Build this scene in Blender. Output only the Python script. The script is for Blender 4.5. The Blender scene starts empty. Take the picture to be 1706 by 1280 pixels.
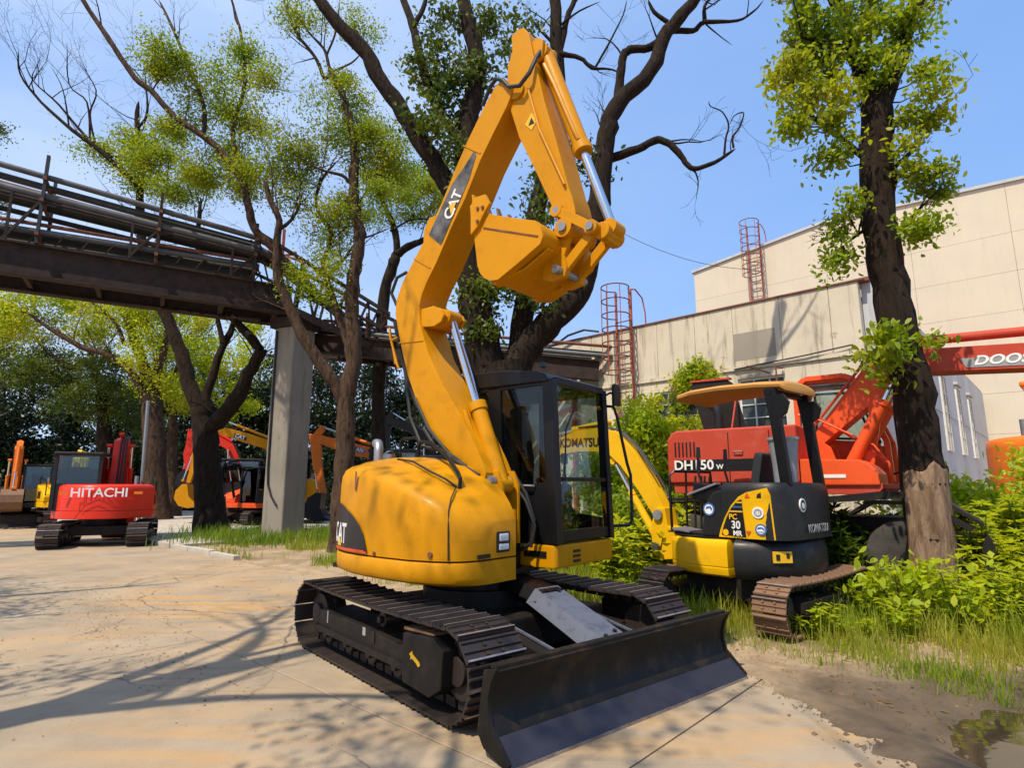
import bpy, bmesh, math, random
import numpy as np
from mathutils import Vector, Matrix, Euler
R = math.radians
random.seed(7); rng = np.random.default_rng(7)
SC = bpy.context.scene
COL = SC.collection
# ------------------------------------------------------------------ camera
EYE = 1.487; PITCH = 0.173; FPX = 976.4; PW, PH = 1706, 1280
cd = bpy.data.cameras.new('camera'); cam = bpy.data.objects.new('camera', cd); COL.objects.link(cam)
cam.location = (0, 0, EYE); cam.rotation_euler = (math.pi/2 + PITCH, 0, 0)
cd.sensor_fit = 'HORIZONTAL'; cd.sensor_width = 36; cd.lens = FPX/PW*36
cd.clip_start = 0.05; cd.clip_end = 900
SC.camera = cam
# ------------------------------------------------------------------ sky and sun
SUN_AZ = (-0.62, -0.785); SUN_EL = R(59)
w = bpy.data.worlds.new('World'); SC.world = w; w.use_nodes = True
nt = w.node_tree; nt.nodes.clear()
sky = nt.nodes.new('ShaderNodeTexSky'); sky.sky_type = 'NISHITA'; sky.sun_disc = False
sky.sun_elevation = SUN_EL
sky.sun_rotation = math.atan2(SUN_AZ[0], SUN_AZ[1])
sky.air_density = 1.0; sky.dust_density = 1.0; sky.ozone_density = 1.6; sky.altitude = 30
bg = nt.nodes.new('ShaderNodeBackground'); bg.inputs['Strength'].default_value = 0.15
wo = nt.nodes.new('ShaderNodeOutputWorld')
# thin veils of high cloud mixed over the sky
tc = nt.nodes.new('ShaderNodeTexCoord'); mp = nt.nodes.new('ShaderNodeMapping'); mp.inputs['Scale'].default_value = (1.0, 1.0, 2.6)
nz = nt.nodes.new('ShaderNodeTexNoise'); nz.inputs['Scale'].default_value = 1.9; nz.inputs['Detail'].default_value = 7; nz.inputs['Roughness'].default_value = 0.5
cr = nt.nodes.new('ShaderNodeValToRGB'); cr.color_ramp.elements[0].position = 0.34; cr.color_ramp.elements[1].position = 0.85
cr.color_ramp.elements[0].color = (0.10, 0.10, 0.10, 1); cr.color_ramp.elements[1].color = (0.55, 0.55, 0.55, 1)
mx = nt.nodes.new('ShaderNodeMixRGB'); mx.inputs['Color2'].default_value = (4.6, 5.2, 6.2, 1)
nt.links.new(tc.outputs['Generated'], mp.inputs['Vector']); nt.links.new(mp.outputs['Vector'], nz.inputs['Vector'])
nt.links.new(nz.outputs['Fac'], cr.inputs['Fac']); sp = nt.nodes.new('ShaderNodeSeparateXYZ'); nt.links.new(tc.outputs['Generated'], sp.inputs['Vector'])
gr = nt.nodes.new('ShaderNodeMapRange'); gr.interpolation_type = 'SMOOTHSTEP'; gr.inputs['From Min'].default_value = -0.75; gr.inputs['From Max'].default_value = 0.55; gr.inputs['To Min'].default_value = 1.85; gr.inputs['To Max'].default_value = 0.22
nt.links.new(sp.outputs['X'], gr.inputs['Value'])
vm = nt.nodes.new('ShaderNodeMixRGB'); vm.blend_type = 'MULTIPLY'; vm.inputs['Fac'].default_value = 1.0
nt.links.new(cr.outputs['Color'], vm.inputs['Color1']); nt.links.new(gr.outputs['Result'], vm.inputs['Color2']); nt.links.new(vm.outputs['Color'], mx.inputs['Fac'])
hz = nt.nodes.new('ShaderNodeMixRGB'); hz.inputs['Fac'].default_value = 0.62; hz.inputs['Color2'].default_value = (1.35, 2.75, 5.8, 1)
nt.links.new(sky.outputs['Color'], hz.inputs['Color1']); nt.links.new(hz.outputs['Color'], mx.inputs['Color1']); nt.links.new(mx.outputs['Color'], bg.inputs['Color'])
nt.links.new(bg.outputs['Background'], wo.inputs['Surface'])
sl = bpy.data.lights.new('sun', 'SUN'); sl.energy = 4.2; sl.angle = R(0.53); sl.color = (1.0, 0.88, 0.70)
so = bpy.data.objects.new('sun', sl); COL.objects.link(so)
sv = Vector((SUN_AZ[0]*math.cos(SUN_EL), SUN_AZ[1]*math.cos(SUN_EL), math.sin(SUN_EL))).normalized()
so.rotation_euler = sv.to_track_quat('Z', 'Y').to_euler(); so.location = (-20, -20, 30)
vs = SC.view_settings; vs.view_transform = 'Standard'; vs.look = 'None'; vs.gamma = 1; vs.exposure = 0.36; vs.use_curve_mapping = False
SC.cycles.max_bounces = 6; SC.cycles.transparent_max_bounces = 24; SC.cycles.use_denoising = True
SC.cycles.caustics_reflective = False; SC.cycles.caustics_refractive = False

# ------------------------------------------------------------------ helpers
def at(u, v, d):
    """point seen at photograph pixel (u, v) at distance d along the view's ground direction"""
    a = (u - PW/2)/FPX; b = (PH/2 - v)/FPX
    ry = math.cos(PITCH) - b*math.sin(PITCH); rz = math.sin(PITCH) + b*math.cos(PITCH)
    return Vector((a/ry*d, d, EYE + rz/ry*d))
def gnd(u, v, z=0.0):
    a = (u - PW/2)/FPX; b = (PH/2 - v)/FPX
    ry = math.cos(PITCH) - b*math.sin(PITCH); rz = math.sin(PITCH) + b*math.cos(PITCH)
    t = (z - EYE)/rz
    return Vector((a*t, ry*t, z))

class MB:
    def __init__(s): s.v = []; s.f = []
    def add(s, vs, fs):
        n = len(s.v); s.v += [tuple(p) for p in vs]; s.f += [tuple(i+n for i in f) for f in fs]; return s
    def box(s, c, d, rot=None):
        x, y, z = d[0]/2, d[1]/2, d[2]/2
        P = [Vector(p) for p in [(-x,-y,-z),(x,-y,-z),(x,y,-z),(-x,y,-z),(-x,-y,z),(x,-y,z),(x,y,z),(-x,y,z)]]
        if rot is not None:
            M = Euler(rot).to_matrix(); P = [M @ p for p in P]
        return s.add([p + Vector(c) for p in P], [(0,3,2,1),(4,5,6,7),(0,1,5,4),(1,2,6,5),(2,3,7,6),(3,0,4,7)])
    def bar(s, a, b, w, h, up=(0,0,1)):
        a = Vector(a); b = Vector(b); t = (b-a).normalized(); up = Vector(up)
        if abs(t.dot(up)) > 0.98: up = Vector((1,0,0))
        x = t.cross(up).normalized()*w/2; z = x.cross(t).normalized()*h/2
        P = [a-x-z, a+x-z, a+x+z, a-x+z, b-x-z, b+x-z, b+x+z, b-x+z]
        return s.add(P, [(0,1,2,3),(7,6,5,4),(0,4,5,1),(1,5,6,2),(2,6,7,3),(3,7,4,0)])
    def prism(s, poly, y0, y1):          # outline in x,z pushed along y
        n = len(poly)
        vs = [(p[0], y0, p[1]) for p in poly] + [(p[0], y1, p[1]) for p in poly]
        return s.add(vs, [tuple(range(n)), tuple(range(2*n-1, n-1, -1))] + [(i, i+n, (i+1)%n+n, (i+1)%n) for i in range(n)])
    def prismx(s, poly, x0, x1):         # outline in y,z pushed along x
        n = len(poly)
        vs = [(x0, p[0], p[1]) for p in poly] + [(x1, p[0], p[1]) for p in poly]
        return s.add(vs, [tuple(range(n)), tuple(range(2*n-1, n-1, -1))] + [(i, i+n, (i+1)%n+n, (i+1)%n) for i in range(n)])
    def prismz(s, poly, z0, z1):
        n = len(poly)
        vs = [(p[0], p[1], z0) for p in poly] + [(p[0], p[1], z1) for p in poly]
        return s.add(vs, [tuple(range(n-1,-1,-1)), tuple(range(n, 2*n))] + [(i, (i+1)%n, (i+1)%n+n, i+n) for i in range(n)])
    def tube(s, path, r, n=8, cap=True):
        P = [Vector(p) for p in path]; m = len(P)
        rr = r if isinstance(r, (list, tuple)) else [r]*m
        T = [((P[min(i+1,m-1)] - P[max(i-1,0)]).normalized()) for i in range(m)]
        up = Vector((0,0,1)) if abs(T[0].z) < 0.9 else Vector((1,0,0))
        x = T[0].cross(up).normalized(); vs = []
        for i in range(m):
            x = (x - T[i]*x.dot(T[i])).normalized(); y = T[i].cross(x)
            for k in range(n):
                a = 2*math.pi*k/n; vs.append(P[i] + (x*math.cos(a) + y*math.sin(a))*rr[i])
        fs = [(i*n+k, i*n+(k+1)%n, (i+1)*n+(k+1)%n, (i+1)*n+k) for i in range(m-1) for k in range(n)]
        if cap: fs += [tuple(range(n-1,-1,-1)), tuple((m-1)*n+k for k in range(n))]
        return s.add(vs, fs)
    def cyl(s, a, b, r, n=16, r2=None): return s.tube([a, b], [r, r if r2 is None else r2], n)
    def loft(s, rings, caps=True, closed=True):
        n = len(rings[0]); m = len(rings); vs = [p for r in rings for p in r]
        kk = range(n if closed else n-1)
        fs = [(i*n+k, i*n+(k+1)%n, (i+1)*n+(k+1)%n, (i+1)*n+k) for i in range(m-1) for k in kk]
        if caps: fs += [tuple(range(n-1,-1,-1)), tuple((m-1)*n+k for k in range(n))]
        return s.add(vs, fs)
    def mesh(s, name, bevel=0, smooth=40, seg=2):
        me = bpy.data.meshes.new(name); bm = bmesh.new()
        V = [bm.verts.new(p) for p in s.v]
        for f in s.f:
            try: bm.faces.new([V[i] for i in f])
            except ValueError: pass
        bmesh.ops.recalc_face_normals(bm, faces=bm.faces)
        if bevel:
            ed = [e for e in bm.edges if len(e.link_faces) == 2 and e.calc_face_angle(0) > R(32)]
            bmesh.ops.bevel(bm, geom=ed, offset=bevel, segments=seg, profile=0.6, affect='EDGES', clamp_overlap=True)
        bm.to_mesh(me); bm.free()
        if smooth:
            me.polygons.foreach_set('use_smooth', [True]*len(me.polygons)); me.set_sharp_from_angle(angle=R(smooth))
        return me
    def build(s, name, mat, parent=None, loc=(0,0,0), rot=(0,0,0), bevel=0, smooth=40, seg=2):
        o = obj(name, s.mesh(name, bevel, smooth, seg), mat, parent, loc, rot)
        if bevel and smooth:
            wn = o.modifiers.new('face_weighted_normals', 'WEIGHTED_NORMAL'); wn.keep_sharp = True; wn.weight = 90
        return o
def obj(name, me, mat=None, parent=None, loc=(0,0,0), rot=(0,0,0)):
    o = bpy.data.objects.new(name, me); COL.objects.link(o)
    if mat is not None and len(me.materials) == 0: me.materials.append(mat)
    o.parent = parent; o.location = loc; o.rotation_euler = rot
    return o
def tag(o, label=None, cat=None, group=None, kind=None):
    if label: o['label'] = label
    if cat: o['category'] = cat
    if group: o['group'] = group
    if kind: o['kind'] = kind
    return o
def thing(name, label, cat, loc=(0,0,0), rz=0.0, group=None):
    o = bpy.data.objects.new(name, None); COL.objects.link(o); o.location = loc; o.rotation_euler = (0,0,rz)
    o.empty_display_size = 0.2
    return tag(o, label, cat, group)
def dup(o, parent=None, loc=None, rot=None):
    c = o.copy(); COL.objects.link(c); c.parent = parent
    if loc is not None: c.location = loc
    if rot is not None: c.rotation_euler = rot
    return c
def fast_mesh(name, verts, faces, mat, parent=None, smooth=False):
    """verts (N,3) numpy, faces (M,k) numpy"""
    me = bpy.data.meshes.new(name); k = faces.shape[1]
    me.vertices.add(len(verts)); me.vertices.foreach_set('co', np.ascontiguousarray(verts, dtype=np.float32).ravel())
    me.loops.add(faces.size); me.loops.foreach_set('vertex_index', np.ascontiguousarray(faces, dtype=np.int32).ravel())
    me.polygons.add(len(faces)); me.polygons.foreach_set('loop_start', np.arange(0, faces.size, k, dtype=np.int32))
    me.update(calc_edges=True)
    if smooth: me.polygons.foreach_set('use_smooth', np.ones(len(faces), dtype=bool))
    return obj(name, me, mat, parent)
def text(body, size, mat, parent, loc, rot, name='lettering', extrude=0.002, bold=0.0, sx=1.0, align='CENTER', spacing=1.0, shear=0.0):
    cu = bpy.data.curves.new(name, 'FONT'); cu.body = body; cu.size = size; cu.extrude = extrude; cu.offset = bold*size
    cu.align_x = align; cu.align_y = 'CENTER'; cu.space_character = spacing; cu.shear = shear; cu.resolution_u = 4
    t_ = bpy.data.objects.new(name, cu); COL.objects.link(t_)
    bpy.context.view_layer.update(); dg = bpy.context.evaluated_depsgraph_get()
    me = bpy.data.meshes.new_from_object(t_.evaluated_get(dg)); bpy.data.objects.remove(t_, do_unlink=True)
    me.materials.clear(); me.materials.append(mat); me.name = name
    o = bpy.data.objects.new(name, me); COL.objects.link(o)
    o.parent = parent; o.location = loc; o.rotation_euler = rot; o.scale = (sx, 1, 1)
    return o

# ------------------------------------------------------------------ materials
def nodes(name):
    m = bpy.data.materials.new(name); m.use_nodes = True
    return m, m.node_tree.nodes, m.node_tree.links, m.node_tree.nodes['Principled BSDF']
def noise(N, L, scale, detail=4, rough=0.55, vec=None, dist=0.0):
    n = N.new('ShaderNodeTexNoise'); n.inputs['Scale'].default_value = scale; n.inputs['Detail'].default_value = detail
    n.inputs['Roughness'].default_value = rough; n.inputs['Distortion'].default_value = dist
    if vec is None:
        t = N.new('ShaderNodeTexCoord'); vec = t.outputs['Object']
    L.new(vec, n.inputs['Vector']); return n.outputs['Fac']
def ramp(N, L, fac, p0, p1, c0=(0,0,0,1), c1=(1,1,1,1)):
    r = N.new('ShaderNodeValToRGB'); r.color_ramp.elements[0].position = p0; r.color_ramp.elements[1].position = p1
    r.color_ramp.elements[0].color = c0; r.color_ramp.elements[1].color = c1
    L.new(fac, r.inputs['Fac']); return r.outputs['Color']
def mix(N, L, fac, a, b, mode='MIX'):
    m = N.new('ShaderNodeMixRGB'); m.blend_type = mode
    for s, i in ((fac, 0), (a, 1), (b, 2)):
        if hasattr(s, 'links') or hasattr(s, 'is_linked'): L.new(s, m.inputs[i])
        elif isinstance(s, (int, float)): m.inputs[i].default_value = s
        else: m.inputs[i].default_value = (*s[:3], 1)
    return m.outputs[0]
def bump(N, L, b, h, strength, dist=0.02):
    n = N.new('ShaderNodeBump'); n.inputs['Strength'].default_value = strength; n.inputs['Distance'].default_value = dist
    L.new(h, n.inputs['Height']); L.new(n.outputs['Normal'], b.inputs['Normal'])
def mapping(N, L, scale, rot=(0,0,0), coord='Object'):
    t = N.new('ShaderNodeTexCoord'); m = N.new('ShaderNodeMapping'); m.inputs['Scale'].default_value = scale; m.inputs['Rotation'].default_value = rot
    L.new(t.outputs[coord], m.inputs['Vector']); return m.outputs['Vector']
def paint(name, col, rough=0.35, dirt=(0.10, 0.065, 0.035), amount=0.35, metal=0.0, coat=0.12, scale=3.0, spec=0.28, chips=0.25):
    """machine paint: faded patches, dust film, fine scuffs"""
    m, N, L, b = nodes(name); b.inputs['Specular IOR Level'].default_value = spec
    fade = ramp(N, L, noise(N, L, scale*0.6, 5), 0.35, 0.75)
    c = mix(N, L, fade, col, tuple(min(1, x*1.14 + 0.003) for x in col))
    d = ramp(N, L, noise(N, L, scale*2.3, 9, 0.7), 0.52, 0.78)
    dm = N.new('ShaderNodeMath'); dm.operation = 'MULTIPLY'; dm.inputs[1].default_value = amount; L.new(d, dm.inputs[0])
    c = mix(N, L, dm.outputs[0], c, dirt)
    sc = ramp(N, L, noise(N, L, 26, 6, 0.7, mapping(N, L, (1, 1, 0.25))), 0.64, 0.70)
    sm = N.new('ShaderNodeMath'); sm.operation = 'MULTIPLY'; sm.inputs[1].default_value = amount*0.7; L.new(sc, sm.inputs[0])
    c = mix(N, L, sm.outputs[0], c, tuple(x*0.55 for x in dirt))
    ch = ramp(N, L, noise(N, L, 34, 4, 0.6), 0.665, 0.685); gt = ramp(N, L, noise(N, L, 1.7, 4), 0.45, 0.62)
    c1 = N.new('ShaderNodeMath'); c1.operation = 'MULTIPLY'; L.new(ch, c1.inputs[0]); L.new(gt, c1.inputs[1])
    c2 = N.new('ShaderNodeMath'); c2.operation = 'MULTIPLY'; c2.inputs[1].default_value = chips; L.new(c1.outputs[0], c2.inputs[0])
    c = mix(N, L, c2.outputs[0], c, (0.055, 0.032, 0.02))
    L.new(c, b.inputs['Base Color'])
    rr = N.new('ShaderNodeMapRange'); rr.inputs['To Min'].default_value = rough*0.8; rr.inputs['To Max'].default_value = min(1, rough*1.5)
    L.new(noise(N, L, scale*4, 6, 0.65), rr.inputs['Value']); L.new(rr.outputs[0], b.inputs['Roughness'])
    b.inputs['Metallic'].default_value = metal; b.inputs['Coat Weight'].default_value = coat; b.inputs['Coat Roughness'].default_value = 0.2
    bump(N, L, b, noise(N, L, 9, 3), 0.05, 0.02)
    return m
def plain(name, col, rough=0.6, metal=0.0, var=0.15, scale=8.0, bmp=0.1):
    m, N, L, b = nodes(name)
    f = noise(N, L, scale, 6, 0.6)
    c = mix(N, L, ramp(N, L, f, 0.3, 0.7), tuple(x*(1-var) for x in col), tuple(min(1, x*(1+var)) for x in col))
    L.new(c, b.inputs['Base Color']); b.inputs['Roughness'].default_value = rough; b.inputs['Metallic'].default_value = metal
    if bmp: bump(N, L, b, noise(N, L, scale*4, 5), bmp, 0.02)
    return m
def glass(name, tint=(0.75, 0.85, 0.85), refl=0.06):
    m, N, L, b = nodes(name); N.remove(b); out = N['Material Output']
    t = N.new('ShaderNodeBsdfTransparent'); t.inputs['Color'].default_value = (*tint, 1)
    g = N.new('ShaderNodeBsdfGlossy'); g.inputs['Roughness'].default_value = 0.02
    f = N.new('ShaderNodeFresnel'); f.inputs['IOR'].default_value = 1.55
    a = N.new('ShaderNodeMath'); a.operation = 'ADD'; a.inputs[1].default_value = refl; L.new(f.outputs[0], a.inputs[0])
    x = N.new('ShaderNodeMixShader'); L.new(a.outputs[0], x.inputs[0]); L.new(t.outputs[0], x.inputs[1]); L.new(g.outputs[0], x.inputs[2])
    L.new(x.outputs[0], out.inputs['Surface']); return m
def leafmat(name, c0, c1, c2, trans=0.35, scale=0.9):
    """leaves: colour varies leaf by leaf and bough by bough; light passes through"""
    m, N, L, b = nodes(name); N.remove(b); out = N['Material Output']
    g = N.new('ShaderNodeNewGeometry')
    c = mix(N, L, ramp(N, L, g.outputs['Random Per Island'], 0.1, 0.9), c0, c1)
    c = mix(N, L, ramp(N, L, noise(N, L, scale, 3), 0.42, 0.68), c, c2)
    p = N.new('ShaderNodeBsdfPrincipled'); p.inputs['Roughness'].default_value = 0.45; p.inputs['Specular IOR Level'].default_value = 0.35
    L.new(c, p.inputs['Base Color'])
    t = N.new('ShaderNodeBsdfTranslucent'); tc_ = mix(N, L, 1.0, c, (1.5, 1.35, 0.6), 'MULTIPLY'); L.new(tc_, t.inputs['Color'])
    x = N.new('ShaderNodeMixShader'); x.inputs[0].default_value = trans
    L.new(p.outputs[0], x.inputs[1]); L.new(t.outputs[0], x.inputs[2]); L.new(x.outputs[0], out.inputs['Surface']); return m
def barkmat(name, c0, c1, scale=6.0):
    m, N, L, b = nodes(name)
    v = mapping(N, L, (1, 1, 0.22)); f = noise(N, L, scale*2.2, 8, 0.7, v, 0.6); f2 = noise(N, L, scale*0.35, 4)
    c = mix(N, L, ramp(N, L, f, 0.36, 0.62), c0, c1)
    c = mix(N, L, ramp(N, L, f2, 0.5, 0.75), c, tuple(0.6*x for x in c1))
    L.new(c, b.inputs['Base Color']); b.inputs['Roughness'].default_value = 0.95; b.inputs['Specular IOR Level'].default_value = 0.15
    bump(N, L, b, f, 0.9, 0.05); return m
M = {}
M['yellow'] = paint('machine_yellow_paint', (0.55, 0.236, 0.001), 0.42, dirt=(0.26, 0.10, 0.006), amount=0.40, coat=0.05, spec=0.16, chips=0.45)
M['yellow2'] = paint('mini_yellow_paint', (0.72, 0.395, 0.002), 0.42, dirt=(0.28, 0.15, 0.02), amount=0.35, coat=0.06, spec=0.18, chips=0.35)
M['black_paint'] = paint('black_paint', (0.0045, 0.0045, 0.005), 0.34, dirt=(0.03, 0.025, 0.02), amount=0.2, coat=0.05)
M['charcoal'] = paint('charcoal_paint', (0.013, 0.013, 0.014), 0.42, dirt=(0.07, 0.06, 0.05), amount=0.3, coat=0.05)
M['undercarriage'] = paint('undercarriage_black', (0.010, 0.0075, 0.006), 0.55, dirt=(0.085, 0.05, 0.03), amount=0.4, coat=0.05)
M['track'] = paint('worn_track_steel', (0.045, 0.034, 0.030), 0.42, dirt=(0.12, 0.06, 0.035), amount=0.55, metal=0.35, coat=0)
M['rust_track'] = paint('rusty_track_steel', (0.20, 0.115, 0.068), 0.6, dirt=(0.12, 0.045, 0.022), amount=0.7, metal=0.1, coat=0)
M['blade'] = paint('blade_paint', (0.0075, 0.006, 0.004), 0.50, dirt=(0.075, 0.045, 0.022), amount=0.8, coat=0.0, chips=0.8, scale=1.6)
M['cutting_edge'] = paint('worn_cutting_edge', (0.045, 0.045, 0.060), 0.42, dirt=(0.05, 0.035, 0.02), amount=0.7, metal=0.5, coat=0)
M['guard'] = paint('blue_grey_plate', (0.095, 0.105, 0.14), 0.42, dirt=(0.035, 0.03, 0.025), amount=0.9, coat=0.0, chips=0.9, scale=5)
M['chrome'] = plain('chrome_rod', (0.75, 0.77, 0.8), 0.14, 1.0, 0.03, 4, 0)
M['steel'] = plain('grey_steel', (0.32, 0.32, 0.33), 0.45, 0.7)
M['rubber'] = plain('black_rubber', (0.014, 0.014, 0.014), 0.55, 0, 0.2, 12)
M['tyre'] = plain('dusty_tyre', (0.05, 0.045, 0.04), 0.9, 0, 0.4, 5, 0.3)
M['seat'] = plain('dark_seat_vinyl', (0.02, 0.02, 0.022), 0.6)
M['liner'] = plain('cab_liner', (0.022, 0.022, 0.025), 0.8)
M['glass'] = glass('cab_glass', (0.66, 0.76, 0.76), 0.03)
M['dark_glass'] = glass('tinted_glass', (0.30, 0.36, 0.36), 0.01)
M['white'] = plain('white_lettering', (0.80, 0.80, 0.78), 0.5, 0, 0.04, 10, 0)
M['grey_letter'] = plain('grey_lettering', (0.30, 0.30, 0.30), 0.5, 0, 0.1, 10, 0)
M['black_flat'] = plain('black_film', (0.010, 0.010, 0.011), 0.35, 0, 0.1, 10, 0)
M['decal_yellow'] = plain('yellow_film', (0.80, 0.45, 0.01), 0.45, 0, 0.05, 10, 0)
M['decal_red'] = plain('red_film', (0.62, 0.07, 0.015), 0.5, 0, 0.05, 10, 0)
M['blue'] = plain('blue_film', (0.045, 0.13, 0.36), 0.5, 0, 0.05, 10, 0)
M['lamp'] = plain('lamp_lens', (0.75, 0.77, 0.8), 0.15, 0.2, 0.1, 20, 0)
M['red'] = paint('red_paint', (0.68, 0.030, 0.010), 0.34, amount=0.15)
M['redfade'] = paint('faded_red_paint', (0.44, 0.050, 0.024), 0.55, dirt=(0.52, 0.17, 0.11), amount=0.45, coat=0.0, chips=0.5, scale=1.8)
M['redorange'] = paint('red_orange_paint', (0.72, 0.085, 0.014), 0.42, amount=0.28)
M['orange'] = paint('orange_paint', (0.72, 0.17, 0.012), 0.42, amount=0.28)
M['cream_fade'] = paint('sun_bleached_canopy', (0.50, 0.24, 0.055), 0.6, dirt=(0.40, 0.28, 0.14), amount=0.8, coat=0, scale=1.6)
M['rust'] = plain('rusty_steel', (0.17, 0.062, 0.035), 0.85, 0, 0.45, 9, 0.3)
M['redrust'] = plain('red_oxide_steel', (0.36, 0.085, 0.05), 0.75, 0, 0.35, 9, 0.2)
M['girder'] = plain('dark_rusty_girder', (0.030, 0.017, 0.013), 0.9, 0, 0.5, 4, 0.3)
M['pipe'] = plain('weathered_grey_pipe', (0.105, 0.105, 0.11), 0.6, 0.2, 0.3, 3, 0.15)
M['darkpipe'] = plain('dark_green_pipe', (0.018, 0.022, 0.022), 0.6, 0.1, 0.3, 3, 0.15)
M['bark'] = barkmat('dark_bark', (0.009, 0.006, 0.0045), (0.040, 0.027, 0.019))
M['bark_light'] = barkmat('brown_bark', (0.022, 0.013, 0.008), (0.115, 0.072, 0.046))
M['bark_bare'] = barkmat('bared_wood', (0.12, 0.072, 0.045), (0.34, 0.225, 0.145), 5)
M['leaf'] = leafmat('leaf_green', (0.14, 0.235, 0.010), (0.25, 0.35, 0.014), (0.34, 0.37, 0.02), .48)
M['leaf_dark'] = leafmat('leaf_dark_green', (0.03, 0.06, 0.010), (0.08, 0.13, 0.016), (0.15, 0.19, 0.018), 0.35)
M['leaf_bright'] = leafmat('leaf_yellow_green', (0.26, 0.38, 0.012), (0.42, 0.52, 0.018), (0.52, 0.52, 0.03), 0.5)
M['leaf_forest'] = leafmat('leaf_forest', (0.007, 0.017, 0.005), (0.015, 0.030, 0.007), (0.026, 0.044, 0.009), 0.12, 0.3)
M['grass'] = leafmat('grass_green', (0.14, 0.23, 0.012), (0.27, 0.36, 0.022), (0.38, 0.37, 0.05), 0.42, 0.8)
M['worn_film'] = plain('worn_black_film', (0.10, 0.095, 0.09), 0.45, 0, 0.95, 5, 0)
M['worn_edge'] = plain('bright_worn_steel_edge', (0.34, 0.30, 0.27), 0.42, 0.7, 0.4, 14, 0.1)
# ------------------------------------------------------------------ the ground
from mathutils import noise as mnoise
RD = Vector((0.741, -0.671, 0)); RN = Vector((0.671, 0.741, 0))
def ab(a, b, z=0.0): return RD*a + RN*b + Vector((0, 0, z))
PUD = Vector((3.3, 3.65, 0))
def ground_z(x, y):
    a = x*RD.x + y*RD.y; b = x*RN.x + y*RN.y
    n = mnoise.noise(Vector((x*0.55, y*0.55, 0)))*0.035 + mnoise.noise(Vector((x*2.1, y*2.1, 3)))*0.014 + mnoise.noise(Vector((x*7, y*7, 5)))*0.006
    d = math.hypot(x - PUD.x, y - PUD.y)
    z = n - 0.025 - 0.12*math.exp(-(d/1.05)**2)
    if b > 5.3 and d > 1.2: z += 0.02 + 0.04*min(1, max(0, (b-6)/3))
    # under the slabs the soil stays below them
    edge = 5.33 if a < -2.1 else 5.33 - (a + 2.1)*0.81
    if b < edge + 0.02: z = min(z, -0.05)
    return z
def axis(lo, hi, step, far):
    v = list(np.arange(lo, hi + 1e-6, step)); s = step; x = hi
    while x < far: s *= 1.35; x += s; v.append(x)
    s = step; x = lo; pre = []
    while x > -far: s *= 1.35; x -= s; pre.append(x)
    return np.array(pre[::-1] + v)
gx = axis(-9, 9, 0.10, 420); gy = axis(1.0, 16, 0.10, 420)
X, Y = np.meshgrid(gx, gy); Z = np.vectorize(ground_z)(X, Y)
nx, ny = len(gx), len(gy); idx = np.arange(nx*ny).reshape(ny, nx)
F = np.stack([idx[:-1,:-1].ravel(), idx[:-1,1:].ravel(), idx[1:,1:].ravel(), idx[1:,:-1].ravel()], 1)
def ground_material():
    m, N, L, b = nodes('sandy_soil')
    big = noise(N, L, 0.5, 6, 0.6); mid = noise(N, L, 3.5, 8, 0.68); fine = noise(N, L, 38, 8, 0.75)
    c = mix(N, L, ramp(N, L, mid, 0.35, 0.68), (0.30, 0.205, 0.115), (0.50, 0.37, 0.225))
    c = mix(N, L, ramp(N, L, big, 0.52, 0.66), c, (0.21, 0.15, 0.085))
    c = mix(N, L, ramp(N, L, fine, 0.56, 0.72), c, (0.12, 0.085, 0.05))
    # damp mud round the puddle
    t = N.new('ShaderNodeTexCoord'); s = N.new('ShaderNodeVectorMath'); s.operation = 'DISTANCE'
    s.inputs[1].default_value = (PUD.x, PUD.y, 0); L.new(t.outputs['Object'], s.inputs[0])
    wv = N.new('ShaderNodeMath'); wv.operation = 'MULTIPLY_ADD'; wv.inputs[1].default_value = 1.5; L.new(noise(N, L, 1.7, 6, 0.6), wv.inputs[0]); L.new(s.outputs['Value'], wv.inputs[2])
    mr = N.new('ShaderNodeMapRange'); mr.inputs['From Min'].default_value = 2.0; mr.inputs['From Max'].default_value = 2.7; mr.inputs['To Min'].default_value = 1; mr.inputs['To Max'].default_value = 0
    L.new(wv.outputs[0], mr.inputs['Value']); wet = mr.outputs[0]
    c = mix(N, L, wet, c, mix(N, L, ramp(N, L, mid, 0.3, 0.7), (0.085, 0.058, 0.032), (0.17, 0.12, 0.07)))
    L.new(c, b.inputs['Base Color'])
    ro = mix(N, L, wet, (0.95,)*3, (0.6,)*3); L.new(ro, b.inputs['Roughness'])
    bump(N, L, b, fine, 0.7, 0.03); return m
M['soil'] = ground_material()
g = fast_mesh('ground', np.stack([X.ravel(), Y.ravel(), Z.ravel()], 1), F, M['soil'], smooth=True)
tag(g, kind='structure')

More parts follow.
